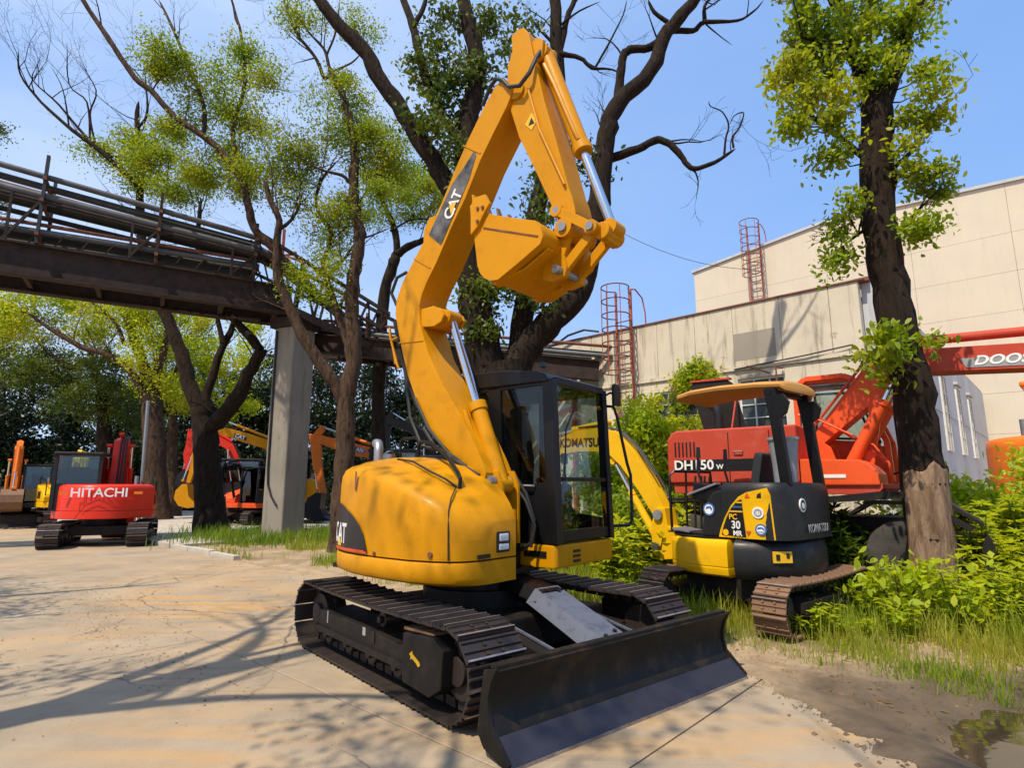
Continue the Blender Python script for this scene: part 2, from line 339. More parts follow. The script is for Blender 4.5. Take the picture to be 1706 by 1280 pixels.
def concrete_material(name, c0, c1, dirtc, amt=1.0):
    m, N, L, b = nodes(name)
    mid = noise(N, L, 1.1, 7, 0.62); fine = noise(N, L, 55, 6, 0.7)
    oi = N.new('ShaderNodeObjectInfo')
    c = mix(N, L, ramp(N, L, mid, 0.32, 0.70), c0, c1)
    rz = math.atan2(0.45, 0.89)
    # caked soil dragged along by machine tracks, in long smears
    v = mapping(N, L, (0.55, 4.2, 1), (0, 0, -rz)); sm = noise(N, L, 0.9, 8, 0.70, v, 0.4)
    msk = ramp(N, L, noise(N, L, 0.32, 4, 0.5), 0.40, 0.62)
    f = N.new('ShaderNodeMath'); f.operation = 'MULTIPLY'; L.new(ramp(N, L, sm, 0.45, 0.58), f.inputs[0]); L.new(msk, f.inputs[1])
    f2 = N.new('ShaderNodeMath'); f2.operation = 'MULTIPLY'; f2.inputs[1].default_value = 0.95*amt; L.new(f.outputs[0], f2.inputs[0])
    c = mix(N, L, f2.outputs[0], c, dirtc)
    red = ramp(N, L, noise(N, L, 0.9, 5, 0.6, mapping(N, L, (0.6, 1.8, 1), (0, 0, -rz))), 0.66, 0.74)
    rf = N.new('ShaderNodeMath'); rf.operation = 'MULTIPLY'; rf.inputs[1].default_value = 0.45*amt; L.new(red, rf.inputs[0])
    c = mix(N, L, rf.outputs[0], c, (0.40, 0.19, 0.10))
    spot = ramp(N, L, noise(N, L, 3.6, 9, 0.75), 0.63, 0.70); sf = N.new('ShaderNodeMath'); sf.operation = 'MULTIPLY'; sf.inputs[1].default_value = 0.5*amt; L.new(spot, sf.inputs[0])
    c = mix(N, L, sf.outputs[0], c, (0.17, 0.125, 0.085))
    c = mix(N, L, ramp(N, L, fine, 0.60, 0.75), c, (0.30, 0.25, 0.19))
    # dark scuffs where tracks have turned, oil stains and hairline cracks
    v2 = mapping(N, L, (0.35, 6.5, 1), (0, 0, -rz+0.08)); sc = ramp(N, L, noise(N, L, 1.3, 6, 0.62, v2, 0.25), 0.57, 0.66)
    sg = ramp(N, L, noise(N, L, 0.45, 3, 0.5, None), 0.45, 0.60); sx = N.new('ShaderNodeMath'); sx.operation = 'MULTIPLY'; L.new(sc, sx.inputs[0]); L.new(sg, sx.inputs[1])
    sy = N.new('ShaderNodeMath'); sy.operation = 'MULTIPLY'; sy.inputs[1].default_value = 0.55*amt; L.new(sx.outputs[0], sy.inputs[0]); c = mix(N, L, sy.outputs[0], c, (0.20, 0.15, 0.10))
    oil = ramp(N, L, noise(N, L, 0.75, 7, 0.6), 0.66, 0.74); oy = N.new('ShaderNodeMath'); oy.operation = 'MULTIPLY'; oy.inputs[1].default_value = 0.45*amt; L.new(oil, oy.inputs[0]); c = mix(N, L, oy.outputs[0], c, (0.13, 0.105, 0.08))
    vt = N.new('ShaderNodeTexVoronoi'); vt.feature = 'DISTANCE_TO_EDGE'; vt.inputs['Scale'].default_value = 0.33
    tcx = N.new('ShaderNodeTexCoord'); nn = N.new('ShaderNodeTexNoise'); nn.inputs['Scale'].default_value = 2.4; nn.inputs['Detail'].default_value = 6; L.new(tcx.outputs['Object'], nn.inputs['Vector'])
    va = N.new('ShaderNodeMixRGB'); va.blend_type = 'ADD'; va.inputs['Fac'].default_value = 0.35; L.new(tcx.outputs['Object'], va.inputs['Color1']); L.new(nn.outputs['Color'], va.inputs['Color2']); L.new(va.outputs['Color'], vt.inputs['Vector'])
    ck = N.new('ShaderNodeMapRange'); ck.inputs['From Min'].default_value = 0.0015; ck.inputs['From Max'].default_value = 0.0045; ck.inputs['To Min'].default_value = 0.75*amt; ck.inputs['To Max'].default_value = 0; L.new(vt.outputs['Distance'], ck.inputs['Value'])
    cg = ramp(N, L, noise(N, L, 0.4, 3), 0.46, 0.54); cm = N.new('ShaderNodeMath'); cm.operation = 'MULTIPLY'; L.new(ck.outputs[0], cm.inputs[0]); L.new(cg, cm.inputs[1]); c = mix(N, L, cm.outputs[0], c, (0.10, 0.08, 0.06))
    L.new(c, b.inputs['Base Color']); b.inputs['Roughness'].default_value = 0.88; b.inputs['Specular IOR Level'].default_value = 0.25
    h = N.new('ShaderNodeMath'); h.operation = 'ADD'; L.new(sm, h.inputs[0]); L.new(fine, h.inputs[1])
    bump(N, L, b, h.outputs[0], 0.35, 0.02); return m
M['concrete'] = concrete_material('road_concrete', (0.265, 0.215, 0.155), (0.425, 0.335, 0.23), (0.47, 0.285, 0.12))
M['pave'] = concrete_material('pale_pavement', (0.40, 0.36, 0.31), (0.52, 0.47, 0.40), (0.42, 0.34, 0.24), 0.6)
def clip(poly, nrm, k):
    out = []
    for i in range(len(poly)):
        p, q = poly[i], poly[(i+1) % len(poly)]
        dp = p[0]*nrm[0]+p[1]*nrm[1]-k; dq = q[0]*nrm[0]+q[1]*nrm[1]-k
        if dp <= 0: out.append(p)
        if (dp < 0) != (dq < 0) and dp != dq:
            t = dp/(dp-dq); out.append((p[0]+(q[0]-p[0])*t, p[1]+(q[1]-p[1])*t))
    return out
road = thing('road', None, None); tag(road, kind='structure')
ja = [-60, -33.35, -28.85, -24.35, -19.85, -15.35, -10.85, -6.35, -1.85, 2.65, 7.15]; jb = [-30, -8.9, -6.05, -3.2, -0.35, 2.5, 5.34]
for i in range(len(ja)-1):
    for j in range(len(jb)-1):
        gp = 0.006
        poly = [(ja[i]+gp, jb[j]+gp), (ja[i+1]-gp, jb[j]+gp), (ja[i+1]-gp, jb[j+1]-gp), (ja[i]+gp, jb[j+1]-gp)]
        poly = clip(poly, (0.63, 0.777), 0.63*(-2.1)+0.777*5.34)
        if len(poly) < 3: continue
        mb = MB(); mb.prismz([tuple(ab(*p)[:2]) for p in poly], -0.12, 0.0)
        mb.build('concrete_slab', M['concrete'], road, bevel=0.006, seg=1)
# raised kerb and the paved apron behind it, left of the pillar
kerb = thing('kerb', None, None); tag(kerb, kind='structure')
for i in range(22):
    a0 = -40 + i*1.25
    if a0 > -13.6: break
    mb = MB(); p = [ab(a0+0.01, 5.36), ab(a0+1.24, 5.36), ab(a0+1.24, 5.50), ab(a0+0.01, 5.50)]
    dz = random.uniform(-0.015, 0.01)
    mb.prismz([tuple(q[:2]) for q in p], -0.1, 0.10+dz); mb.build('kerb_stone', M['pave'], kerb, bevel=0.012)
pv = thing('pavement', None, None); tag(pv, kind='structure')
for i in range(14):
    for j in range(3):
        a0 = -44 + i*2.0; b0 = 5.52 + j*1.45
        if a0 > -16.5: break
        p = [ab(a0+.008, b0), ab(a0+1.992, b0), ab(a0+1.992, b0+1.44), ab(a0+.008, b0+1.44)]
        mb = MB(); mb.prismz([tuple(q[:2]) for q in p], -0.12, 0.085+random.uniform(-.006,.006)); mb.build('paving_slab', M['pave'], pv, bevel=0.006, seg=1)
mb = MB(); mb.prismz([tuple(ab(*q)[:2]) for q in [(-46,9.9),(-9.5,9.9),(-8,24),(-46,24)]], -0.12, 0.07)
tag(mb.build('storage_yard', M['pave']), kind='structure')
# puddle
m, N, L, b = nodes('muddy_water'); b.inputs['Base Color'].default_value = (0.045, 0.033, 0.018, 1); b.inputs['Roughness'].default_value = 0.04; b.inputs['Specular IOR Level'].default_value = 0.6
bump(N, L, b, noise(N, L, 7, 2), 0.05, 0.02); M['water'] = m
mb = MB(); pl = []
for k in range(40):
    a = k*math.pi/20; r = 1.25 + 0.18*math.sin(3*a+1) + 0.1*math.sin(5*a)
    pl.append((PUD.x + r*math.cos(a)*1.0, PUD.y + r*math.sin(a)))
mb.add([(p[0], p[1], -0.085) for p in pl], [tuple(range(40))]); tag(mb.build('puddle_water', M['water']), kind='structure')

# ------------------------------------------------------------------ factory buildings
def plaster(name, c0, c1, streak, amt):
    m, N, L, b = nodes(name)
    c = mix(N, L, ramp(N, L, noise(N, L, 0.7, 6), 0.35, 0.7), c0, c1)
    st = noise(N, L, 2.2, 8, 0.7, mapping(N, L, (1.6, 1.6, 0.16)))
    f = N.new('ShaderNodeMath'); f.operation = 'MULTIPLY'; f.inputs[1].default_value = amt; L.new(ramp(N, L, st, 0.52, 0.72), f.inputs[0])
    c = mix(N, L, f.outputs[0], c, streak)
    pk = ramp(N, L, noise(N, L, 2.6, 9, 0.8), 0.61, 0.67); pf = N.new('ShaderNodeMath'); pf.operation = 'MULTIPLY'; pf.inputs[1].default_value = amt; L.new(pk, pf.inputs[0])
    c = mix(N, L, pf.outputs[0], c, tuple(0.7*x for x in streak))
    L.new(c, b.inputs['Base Color']); b.inputs['Roughness'].default_value = 0.9; b.inputs['Specular IOR Level'].default_value = 0.2
    bump(N, L, b, noise(N, L, 30, 5), 0.15, 0.02); return m
M['plaster'] = plaster('stained_plaster', (0.57, 0.505, 0.395), (0.68, 0.61, 0.485), (0.15, 0.12, 0.085), 1.0)
M['plaster_patch'] = plaster('grey_patch_plaster', (0.30, 0.27, 0.225), (0.35, 0.315, 0.26), (0.22, 0.19, 0.15), 0.5)
M['cream_wall'] = plaster('cream_wall', (0.60, 0.53, 0.41), (0.65, 0.575, 0.445), (0.45, 0.38, 0.28), 0.3)
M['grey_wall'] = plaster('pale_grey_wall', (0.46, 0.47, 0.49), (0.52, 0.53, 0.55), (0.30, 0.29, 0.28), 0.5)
M['coping'] = plain('red_brown_coping', (0.20, 0.070, 0.045), 0.7)
M['whitebar'] = plain('white_window_bars', (0.66, 0.66, 0.63), 0.6)
M['win_glass'] = plain('dusty_window_pane', (0.07, 0.085, 0.085), 0.18, 0, 0.5, 1.5, 0.05)
WC = Vector((7.77, 12.6, 0)); WT = Vector((-0.727, 0.687, 0)); WN = Vector((-0.687, -0.727, 0))
WANG = math.atan2(WT.y, WT.x)
fb = thing('workshop_building', 'low plastered workshop with stained panels, red-brown roof edge and white-barred windows', 'building', WC, WANG)
# local x runs along the long wall away to the left, local -y... the outward normal is local +y
WTOP = 6.05; wl = 10.2
wins = [(1.72, 2.86, 2.5, 4.14), (3.55, 5.25, 2.3, 4.05)]
def wall_piece(x0, x1, z0, z1, name='wall_panel', mat='plaster', y0=-0.25, y1=0.0, bev=0.012):
    mb = MB(); mb.box(((x0+x1)/2, (y0+y1)/2, (z0+z1)/2), (x1-x0, y1-y0, z1-z0)); return mb.build(name, M[mat], fb, bevel=bev, seg=1)
xs = [0, 0.62, 1.73, 2.9, 3.94, 5.07, 6.2, 7.33, 8.46, wl]
for i in range(len(xs)-1): wall_piece(xs[i]+.004, xs[i+1]-.004, 4.47, WTOP)
edges = [0.0]
for wn in wins: edges += [wn[0], wn[1]]
edges.append(wl)
for i in range(0, len(edges)-1, 2): wall_piece(edges[i], edges[i+1], 0, 4.36, 'lower_wall', y1=-0.012)
for (x0, x1, z0, z1) in wins:
    wall_piece(x0, x1, 0, z0, 'lower_wall', y1=-0.012); wall_piece(x0, x1, z1, 4.36, 'lower_wall', y1=-0.012)
mb = MB(); mb.box((wl/2, -0.09, 4.415), (wl, 0.26, 0.10)); mb.build('ledge', M['plaster'], fb, bevel=0.01)
mb = MB(); mb.box((wl/2-.03, -0.13, WTOP+0.02), (wl+.2, 0.34, 0.04)); mb.build('roof_edge', M['coping'], fb, bevel=0.01)
wall_piece(1.86, 2.9, 4.62, 5.32, 'plaster_patch', 'plaster_patch', y0=-0.003, y1=0.004, bev=0)
def window(parent, x0, x1, z0, z1, nc, nr, y=-0.10, axis='x'):
    fr = MB(); f = 0.05
    def bx(mb, c, d): mb.box(c if axis == 'x' else (c[1], c[0], c[2]), d if axis == 'x' else (d[1], d[0], d[2]))
    bx(fr, ((x0+x1)/2, y, z0+f/2), (x1-x0, .06, f)); bx(fr, ((x0+x1)/2, y, z1-f/2), (x1-x0, .06, f))
    bx(fr, (x0+f/2, y, (z0+z1)/2), (f, .058, z1-z0-2*f)); bx(fr, (x1-f/2, y, (z0+z1)/2), (f, .058, z1-z0-2*f))
    o = fr.build('window', M['whitebar'], parent)
    for k in range(1, nc):
        b_ = MB(); xx = x0+(x1-x0)*k/nc; bx(b_, (xx, y, (z0+z1)/2), (.03, .05, z1-z0-2*f)); b_.build('mullion', M['whitebar'], o)
    for k in range(1, nr):
        b_ = MB(); zz = z0+(z1-z0)*k/nr; bx(b_, ((x0+x1)/2, y, zz), (x1-x0-2*f, .044, .025)); b_.build('glazing_bar', M['whitebar'], o)
    for i in range(nc):
        for j in range(nr):
            p = MB(); xa = x0+(x1-x0)*i/nc; xb = x0+(x1-x0)*(i+1)/nc; za = z0+(z1-z0)*j/nr; zb = z0+(z1-z0)*(j+1)/nr
            tl = random.uniform(-.004, .004)
            cs = [(xa, y-.012+tl, za), (xb, y-.012-tl, za), (xb, y-.012+tl, zb), (xa, y-.012-tl, zb)]
            if axis != 'x': cs = [(c[1], c[0], c[2]) for c in cs]
            p.add(cs, [(0,1,2,3)]); p.build('pane', M['win_glass'], o, smooth=0)
    return o
window(fb, 1.72, 2.86, 2.5, 4.14, 3, 5); window(fb, 3.55, 5.25, 2.3, 4.05, 4, 5)
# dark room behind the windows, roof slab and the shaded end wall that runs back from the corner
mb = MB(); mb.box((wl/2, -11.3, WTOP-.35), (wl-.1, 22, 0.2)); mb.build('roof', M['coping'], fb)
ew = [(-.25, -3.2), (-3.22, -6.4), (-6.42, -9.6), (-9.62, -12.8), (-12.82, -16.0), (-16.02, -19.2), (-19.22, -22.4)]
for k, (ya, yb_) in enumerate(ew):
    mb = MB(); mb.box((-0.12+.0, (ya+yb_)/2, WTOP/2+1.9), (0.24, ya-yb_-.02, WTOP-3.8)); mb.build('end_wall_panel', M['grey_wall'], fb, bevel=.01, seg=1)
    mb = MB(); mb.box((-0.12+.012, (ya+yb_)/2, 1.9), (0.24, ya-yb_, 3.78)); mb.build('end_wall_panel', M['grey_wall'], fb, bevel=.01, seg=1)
mb = MB(); mb.box((-.05, -11.2, WTOP+.045), (.3, 22.2, .085)); mb.build('roof_edge', M['coping'], fb)
for yy in (-9.0, -12.5, -16.0):
    window(fb, yy-.55, yy+.55, 2.6, 5.1, 2, 4, y=-0.262, axis='y')
for yy in (-9.0, -12.5, -16.0):
    mb = MB(); mb.box((-.30, yy, 5.2), (.14, 1.3, .1)); mb.build('window_hood', M['grey_wall'], fb)
# red pipe frame and posts at the far left end of the long wall
for (x_, h_) in ((7.95, 5.6), (9.0, 5.75), (10.1, 5.75)):
    mb = MB(); mb.cyl((x_, 0.10, 0), (x_, 0.10, h_), 0.07, 8); mb.build('drain_pipe', M['redrust'], fb)
hs = MB(); hs.tube([(7.0, 0.05, 6.15), (7.5, 0.12, 6.28), (8.1, 0.16, 6.2), (8.6, 0.14, 6.0), (9.2, .12, 5.95)], 0.035, 6); hs.build('roof_cable', M['rubber'], fb)
hs = MB(); hs.tube([(0.2, 0.05, 4.6), (1.2, 0.09, 4.50), (2.3, 0.07, 4.44), (2.9, 0.06, 4.40)], 0.018, 5); hs.build('wall_cable', M['rubber'], fb)
hs = MB(); hs.tube([(2.05, 0.03, 4.2), (2.1, .35, 4.22), (2.3, .75, 4.3)], 0.02, 5); hs.tube([(1.75, .03, 4.28), (1.75, .45, 4.26), (1.75, .46, 3.9)], 0.02, 5); hs.build('lamp_bracket', M['rust'], fb)

def caged_ladder(loc, rz, z0, z1, over, label, sc=1.0, hoop=True):
    t = thing('caged_ladder', label, 'ladder', loc, rz, None)
    for s in (-1, 1):
        mb = MB(); mb.bar((s*.23*sc, 0.12, z0), (s*.23*sc, 0.12, z1+over), .05*sc, .05*sc); mb.build('rail', M['redrust'], t)
    n = int((z1+over*.4-z0)/(0.32*sc)); rm = None
    for k in range(n):
        if rm is None: rm = MB().cyl((-.23*sc, .12, 0), (.23*sc, .12, 0), .014*sc, 6).mesh('rung')
        obj('rung', rm, M['rust'], t, (0, 0, z0+.2+k*.32*sc))
    hm = None; zz = z1 - 1.25*sc
    while hoop and zz <= z1+over+.01:
        if hm is None:
            pts = [(-.23*sc, .12, 0)] + [(.37*sc*math.sin(a), .12+.42*sc-.40*sc*math.cos(a), 0) for a in np.linspace(-2.75, 2.75, 15)][::1] + [(.23*sc, .12, 0)]
            pts = [(.36*sc*math.sin(a), .12+.38*sc-.38*sc*math.cos(a), 0) for a in np.linspace(0.55, 2*math.pi-.55, 17)]
            hm = MB().tube(pts, .016*sc, 6).mesh('cage_hoop')
        obj('cage_hoop', hm, M['rust'], t, (0, 0, zz)); zz += (over+1.25*sc)/6
    if hoop:
        for a in (1.3, 2.2, math.pi, 2*math.pi-2.2, 2*math.pi-1.3):
            mb = MB(); x_, y_ = .36*sc*math.sin(a), .12+.38*sc-.38*sc*math.cos(a)
            mb.cyl((x_, y_, z1-1.25*sc), (x_, y_, z1+over), .012*sc, 5); mb.build('cage_strap', M['redrust'], t)
        # curved handrail that steps over the roof edge
        mb = MB(); mb.tube([(-.23*sc, .12, z1+over), (-.25*sc, -.1*sc, z1+over+.05), (-.28*sc, -.40*sc, z1+over-.15), (-.3*sc, -.5*sc, z1+over-.6), (-.3*sc, -.52*sc, z1+.02)], .02*sc, 6); mb.build('handrail', M['redrust'], t)
    return t
p = WC + WT*6.05 + WN*0.0
caged_ladder((p.x, p.y, 0), WANG, 2.9, WTOP, 1.15, 'red caged ladder on the low stained wall rising past its roof edge', 1.1)
# tall hall behind
tb = thing('factory_hall', 'tall cream factory hall rising behind the low workshop', 'building', (12.58, 38.6, 0), math.atan2(-.67, .742))
segs = [0.0, 4.1, 8.2, 12.4, 16.6, 20.8, 25.0, 29.2]
def roofz(x): return 16.0 + (1.05*x/8.2 if x < 8.2 else 1.05 - 0.055*(x-8.2))
rows = [2.0, 4.0, 6.0, 8.0, 10.0, 12.0, 14.0]
for i in range(len(segs)-1):
    x0, x1 = segs[i]+.006, segs[i+1]-.006
    zb = 0.0
    for r_ in rows+[None]:
        if r_ is None:
            mb = MB(); mb.prism([(x0, zb), (x1, zb), (x1, roofz(x1)), (x0, roofz(x0))], 0, .3)
        else:
            mb = MB(); mb.prism([(x0, zb), (x1, zb), (x1, r_-.012), (x0, r_-.012)], 0, .3)
        mb.build('wall_panel', M['cream_wall'], tb, smooth=0); zb = r_
mb = MB(); mb.prism([(0.02, 0), (29.1, 0), (29.1, roofz(29.1)-.1), (8.2, roofz(8.2)-.1), (0.02, roofz(0)-.1)], .33, 14); mb.build('hall_body', M['plaster'], tb, smooth=0)
mb = MB(); mb.prism([(-.15, roofz(0)+.01), (8.2, roofz(8.2)+.01), (29.3, roofz(29.3)+.01), (29.3, roofz(29.3)+.17), (8.2, roofz(8.2)+.17), (-.15, roofz(0)+.17)], -.12, .5); mb.build('roof_edge', M['grey_wall'], tb, smooth=0)
mb = MB(); mb.box((20.2, -.03, 14.0), (.9, .05, 1.5)); mb.build('bare_patch', M['plaster'], tb)
p = Vector((12.58, 38.6, 0)) + Vector((.742, -.67, 0))*4.25
caged_ladder((p.x-.15, p.y-.17, 0), math.atan2(-.67, .742)+math.pi, 9.0, 16.6, 1.5, 'rusty caged ladder high on the tall cream hall', 1.6)

# ------------------------------------------------------------------ pipe bridge and its pillar
pil = thing('bridge_pillar', 'weathered square concrete pillar carrying the pipe bridge', 'pillar', (-6.68, 17.45, 0), R(66))
M['pillar'] = plaster('grey_pillar_concrete', (0.235, 0.21, 0.17), (0.30, 0.27, 0.22), (0.12, 0.105, 0.08), 0.7)
mb = MB(); mb.prismz([(-.43,-.40),(-.40,-.43),(.43,-.43),(.43,.43),(.10,.43),(-.33,.43),(-.40,.36),(-.40,.28),(-.425,.26),(-.43,.25)], -.2, 6.2); mb.build('shaft', M['pillar'], pil, bevel=.04)
mb = MB(); mb.box((0, 0, .02), (1.05, 1.05, .2)); mb.build('footing', M['pillar'], pil, bevel=.04)
mb = MB(); mb.box((0, 0, 6.36), (1.0, 1.0, .30)); mb.build('cap', M['girder'], pil, bevel=.02)
mb = MB(); mb.tube([(-.47,.22,6.1), (-.47,.22,4.0), (-.47,.20,2.0), (-.47,.16,1.55), (-.47,.0,1.2), (-.47,-.22,.95)], .03, 6); mb.build('cable', M['rubber'], pil)
B0 = Vector((-12.39, 13.5, 0)); BD = Vector((0.855, 0.519, 0)).normalized(); BN = Vector((-BD.y, BD.x, 0))
br = thing('pipe_bridge', 'long rusty overhead pipe bridge with grey pipes on two tiers', 'pipe bridge', B0, math.atan2(BD.y, BD.x))
Lb0, Lb1 = -6.0, 6.7
for y_ in (-.0, 1.5):
    mb = MB(); mb.box(((Lb0+Lb1)/2, y_, 6.98), (Lb1-Lb0, .06, .80)); mb.box(((Lb0+Lb1)/2, y_, 6.59), (Lb1-Lb0, .30, .04)); mb.box(((Lb0+Lb1)/2, y_, 7.39), (Lb1-Lb0, .30, .04))
    mb.build('girder', M['girder'], br)
for k in range(9):
    x_ = Lb0+.4+k*1.5
    mb = MB(); mb.box((x_, .75, 6.75), (.1, 1.44, .2)); mb.build('cross_beam', M['girder'], br)
def zt(x, za, zb_): return za + (zb_-za)*x/5.9
def longpipe(name, y, za, zb_, r, mat, x0=Lb0, x1=5.75):
    mb = MB(); mb.tube([(x0, y, zt(x0, za, zb_)), ((x0+x1)/2, y, zt((x0+x1)/2, za, zb_)-.02), (x1, y, zt(x1, za, zb_))], r, 10); return mb.build(name, M[mat], br)
longpipe('pipe', .05, 7.80, 7.92, .075, 'pipe'); longpipe('pipe', .40, 7.75, 7.86, .11, 'darkpipe'); longpipe('pipe', .9, 7.75, 7.85, .09, 'pipe')
longpipe('beam', .0, 7.98, 8.05, .05, 'rust'); longpipe('pipe', 1.3, 7.7, 7.8, .06, 'rust')
longpipe('pipe', -.02, 8.78, 8.33, .10, 'pipe'); longpipe('pipe', .42, 8.70, 8.26, .14, 'darkpipe'); longpipe('rail', -.1, 8.62, 8.16, .045, 'girder'); longpipe('rail', .9, 8.55, 8.1, .07, 'darkpipe')
longpipe('pipe', -.02, 9.33, 8.74, .075, 'pipe'); longpipe('rail', 1.2, 9.0, 8.45, .05, 'girder'); longpipe('pipe', .30, 9.45, 8.84, .06, 'darkpipe'); longpipe('pipe', .62, 9.30, 8.72, .09, 'pipe'); longpipe('pipe', .95, 9.25, 8.70, .05, 'rust')
longpipe('pipe', .0, 9.10, 8.58, .035, 'darkpipe')
for k, x_ in enumerate((-4.2, -1.75, 0.62, 3.15, 5.6)):
    top = zt(x_, 9.85, 9.1)
    for y_ in (-.16, 1.2):
        mb = MB(); mb.bar((x_, y_, 7.41), (x_, y_, top), .10, .07); mb.build('post', M['girder'] if k % 2 else M['darkpipe'], br)
    for z_ in (zt(x_, 8.58, 8.13), zt(x_, 9.18, 8.6), 7.64):
        mb = MB(); mb.bar((x_, -.3, z_), (x_, 1.3, z_), .08, .08); mb.build('crossarm', M['rust'], br)
    mb = MB(); mb.bar((x_-.6, -.13, 7.5), (x_-.04, -.13, zt(x_, 8.58, 8.1)), .06, .06); mb.bar((x_-.60, -.13, 7.43), (x_-.60, -.13, zt(x_, 8.7, 8.2)), .06, .06); mb.build('brace', M['girder'], br)
for k in range(24):
    x_ = -5.8+k*.52
    mb = MB(); mb.bar((x_, -.05, 7.42), (x_+.16, -.05, 7.72), .03, .03); mb.build('bracket', M['girder'], br)
# the pipes drop at the pillar to the lower stretch
E0 = Vector((-5.75, 18.15, 0)); E1 = Vector((2.0, 17.25, 0)); ED = (E1-E0).normalized()
br2 = thing('pipe_bridge', 'lower stretch of the pipe bridge running from the pillar to the low workshop', 'pipe bridge', E0, math.atan2(ED.y, ED.x))
L2 = (E1-E0).length
inv = (Matrix.Translation(E0) @ Matrix.Rotation(math.atan2(ED.y, ED.x), 4, 'Z')).inverted()
def low(x, z): return z + 0.54 - 0.123*x
for y_ in (0, 1.1):
    mb = MB(); mb.bar((-.8, y_, low(-.8, 5.38)), (L2+.6, y_, low(L2+.6, 5.38)), .06, .56); mb.bar((-.8, y_, low(-.8, 5.09)), (L2+.6, y_, low(L2+.6, 5.09)), .28, .035); mb.bar((-.8, y_, low(-.8, 5.67)), (L2+.6, y_, low(L2+.6, 5.67)), .28, .035); mb.build('girder', M['girder'], br2)
for k in range(6):
    mb = MB(); x_ = .2+k*1.4; mb.box((x_, .55, low(x_, 5.25)), (.1, 1.03, .2)); mb.build('cross_beam', M['girder'], br2)
for (y_, z_, r_, mt) in ((-.05, 5.85, .07, 'pipe'), (.2, 5.93, .10, 'darkpipe'), (.5, 5.86, .08, 'pipe'), (.75, 6.05, .06, 'rust'), (.0, 6.16, .05, 'rust'), (1.05, 6.0, .09, 'pipe')):
    mb = MB(); mb.tube([(-.3, y_, low(-.3, z_)), (L2/2, y_, low(L2/2, z_)-.03), (L2+1.0, y_, low(L2+1.0, z_))], r_, 8); mb.build('pipe', M[mt], br2)
for x_ in (1.2, 3.6, 6.0):
    for y_ in (-.12, 1.15):
        mb = MB(); mb.bar((x_, y_, low(x_, 5.69)), (x_, y_, low(x_, 6.5)), .07, .07); mb.build('post', M['rust'], br2)
    mb = MB(); mb.bar((x_, -.2, low(x_, 6.34)), (x_, 1.2, low(x_, 6.34)), .06, .06); mb.build('crossarm', M['rust'], br2)
e = B0 + BD*5.75
for (y_, z_, y2, z2, r_, mt) in ((-.02, 8.74, -.05, 5.95, .10, 'pipe'), (.30, 8.84, .2, 6.02, .07, 'darkpipe'), (.62, 8.72, .5, 5.98, .09, 'pipe'), (-.02, 8.33, .0, 6.2, .13, 'darkpipe'), (.42, 8.36, .75, 6.1, .12, 'darkpipe'), (.95, 8.7, 1.05, 6.05, .06, 'rust')):
    a = inv @ (B0 + BD*5.7 + BN*y_ + Vector((0,0,z_))); b_ = Vector((1.0, y2, low(1.0, z2)))
    mb = MB(); mb.tube([a, a.lerp(b_, .12)+Vector((0,0,.12)), a.lerp(b_, .5)+Vector((0, 0, -.05)), a.lerp(b_, .88)+Vector((0,0,-.25)), b_], r_, 8); mb.build('drop_pipe', M[mt], br2)
aa = lambda y_, z_: inv @ (B0 + BD*5.6 + BN*y_ + Vector((0,0,z_)))
for y_ in (-.05, 1.15):
    t0, t1 = aa(y_, 8.95), Vector((1.9, y_, low(1.9, 6.55))); b0_, b1_ = aa(y_, 7.1), Vector((1.3, y_, low(1.3, 5.45)))
    for p_, q_, h_ in ((t0, t1, .10), (b0_, b1_, .22), (t0.lerp(b0_, .45), t1.lerp(b1_, .45), .08)):
        mb = MB(); mb.bar(p_, q_, .09, h_); mb.build('sloping_chord', M['girder'], br2)
    for k in range(7):
        u = k/6; mb = MB(); mb.bar(t0.lerp(t1, u), b0_.lerp(b1_, u), .06, .06); mb.build('truss_post', M['girder'], br2)
        if k < 6: mb = MB(); mb.bar(t0.lerp(t1, u), b0_.lerp(b1_, u+1/6), .045, .045); mb.build('truss_diagonal', M['girder'], br2)
mb = MB(); mb.bar((L2+.3, .5, 0), (L2+.3, .5, low(L2, 5.1)), .5, .5); mb.build('support', M['pillar'], br2)
pp = B0 + BD*6.2
# short red outriggers above the pillar
mb = MB(); mb.bar((6.0, -.5, 8.0), (6.9, .9, 8.9), .07, .07); mb.bar((6.9, -.5, 8.1), (6.1, .9, 8.8), .07, .07); mb.bar((6.4, .2, 7.4), (6.4, .2, 9.3), .08, .08); mb.build('outrigger', M['redrust'], br)
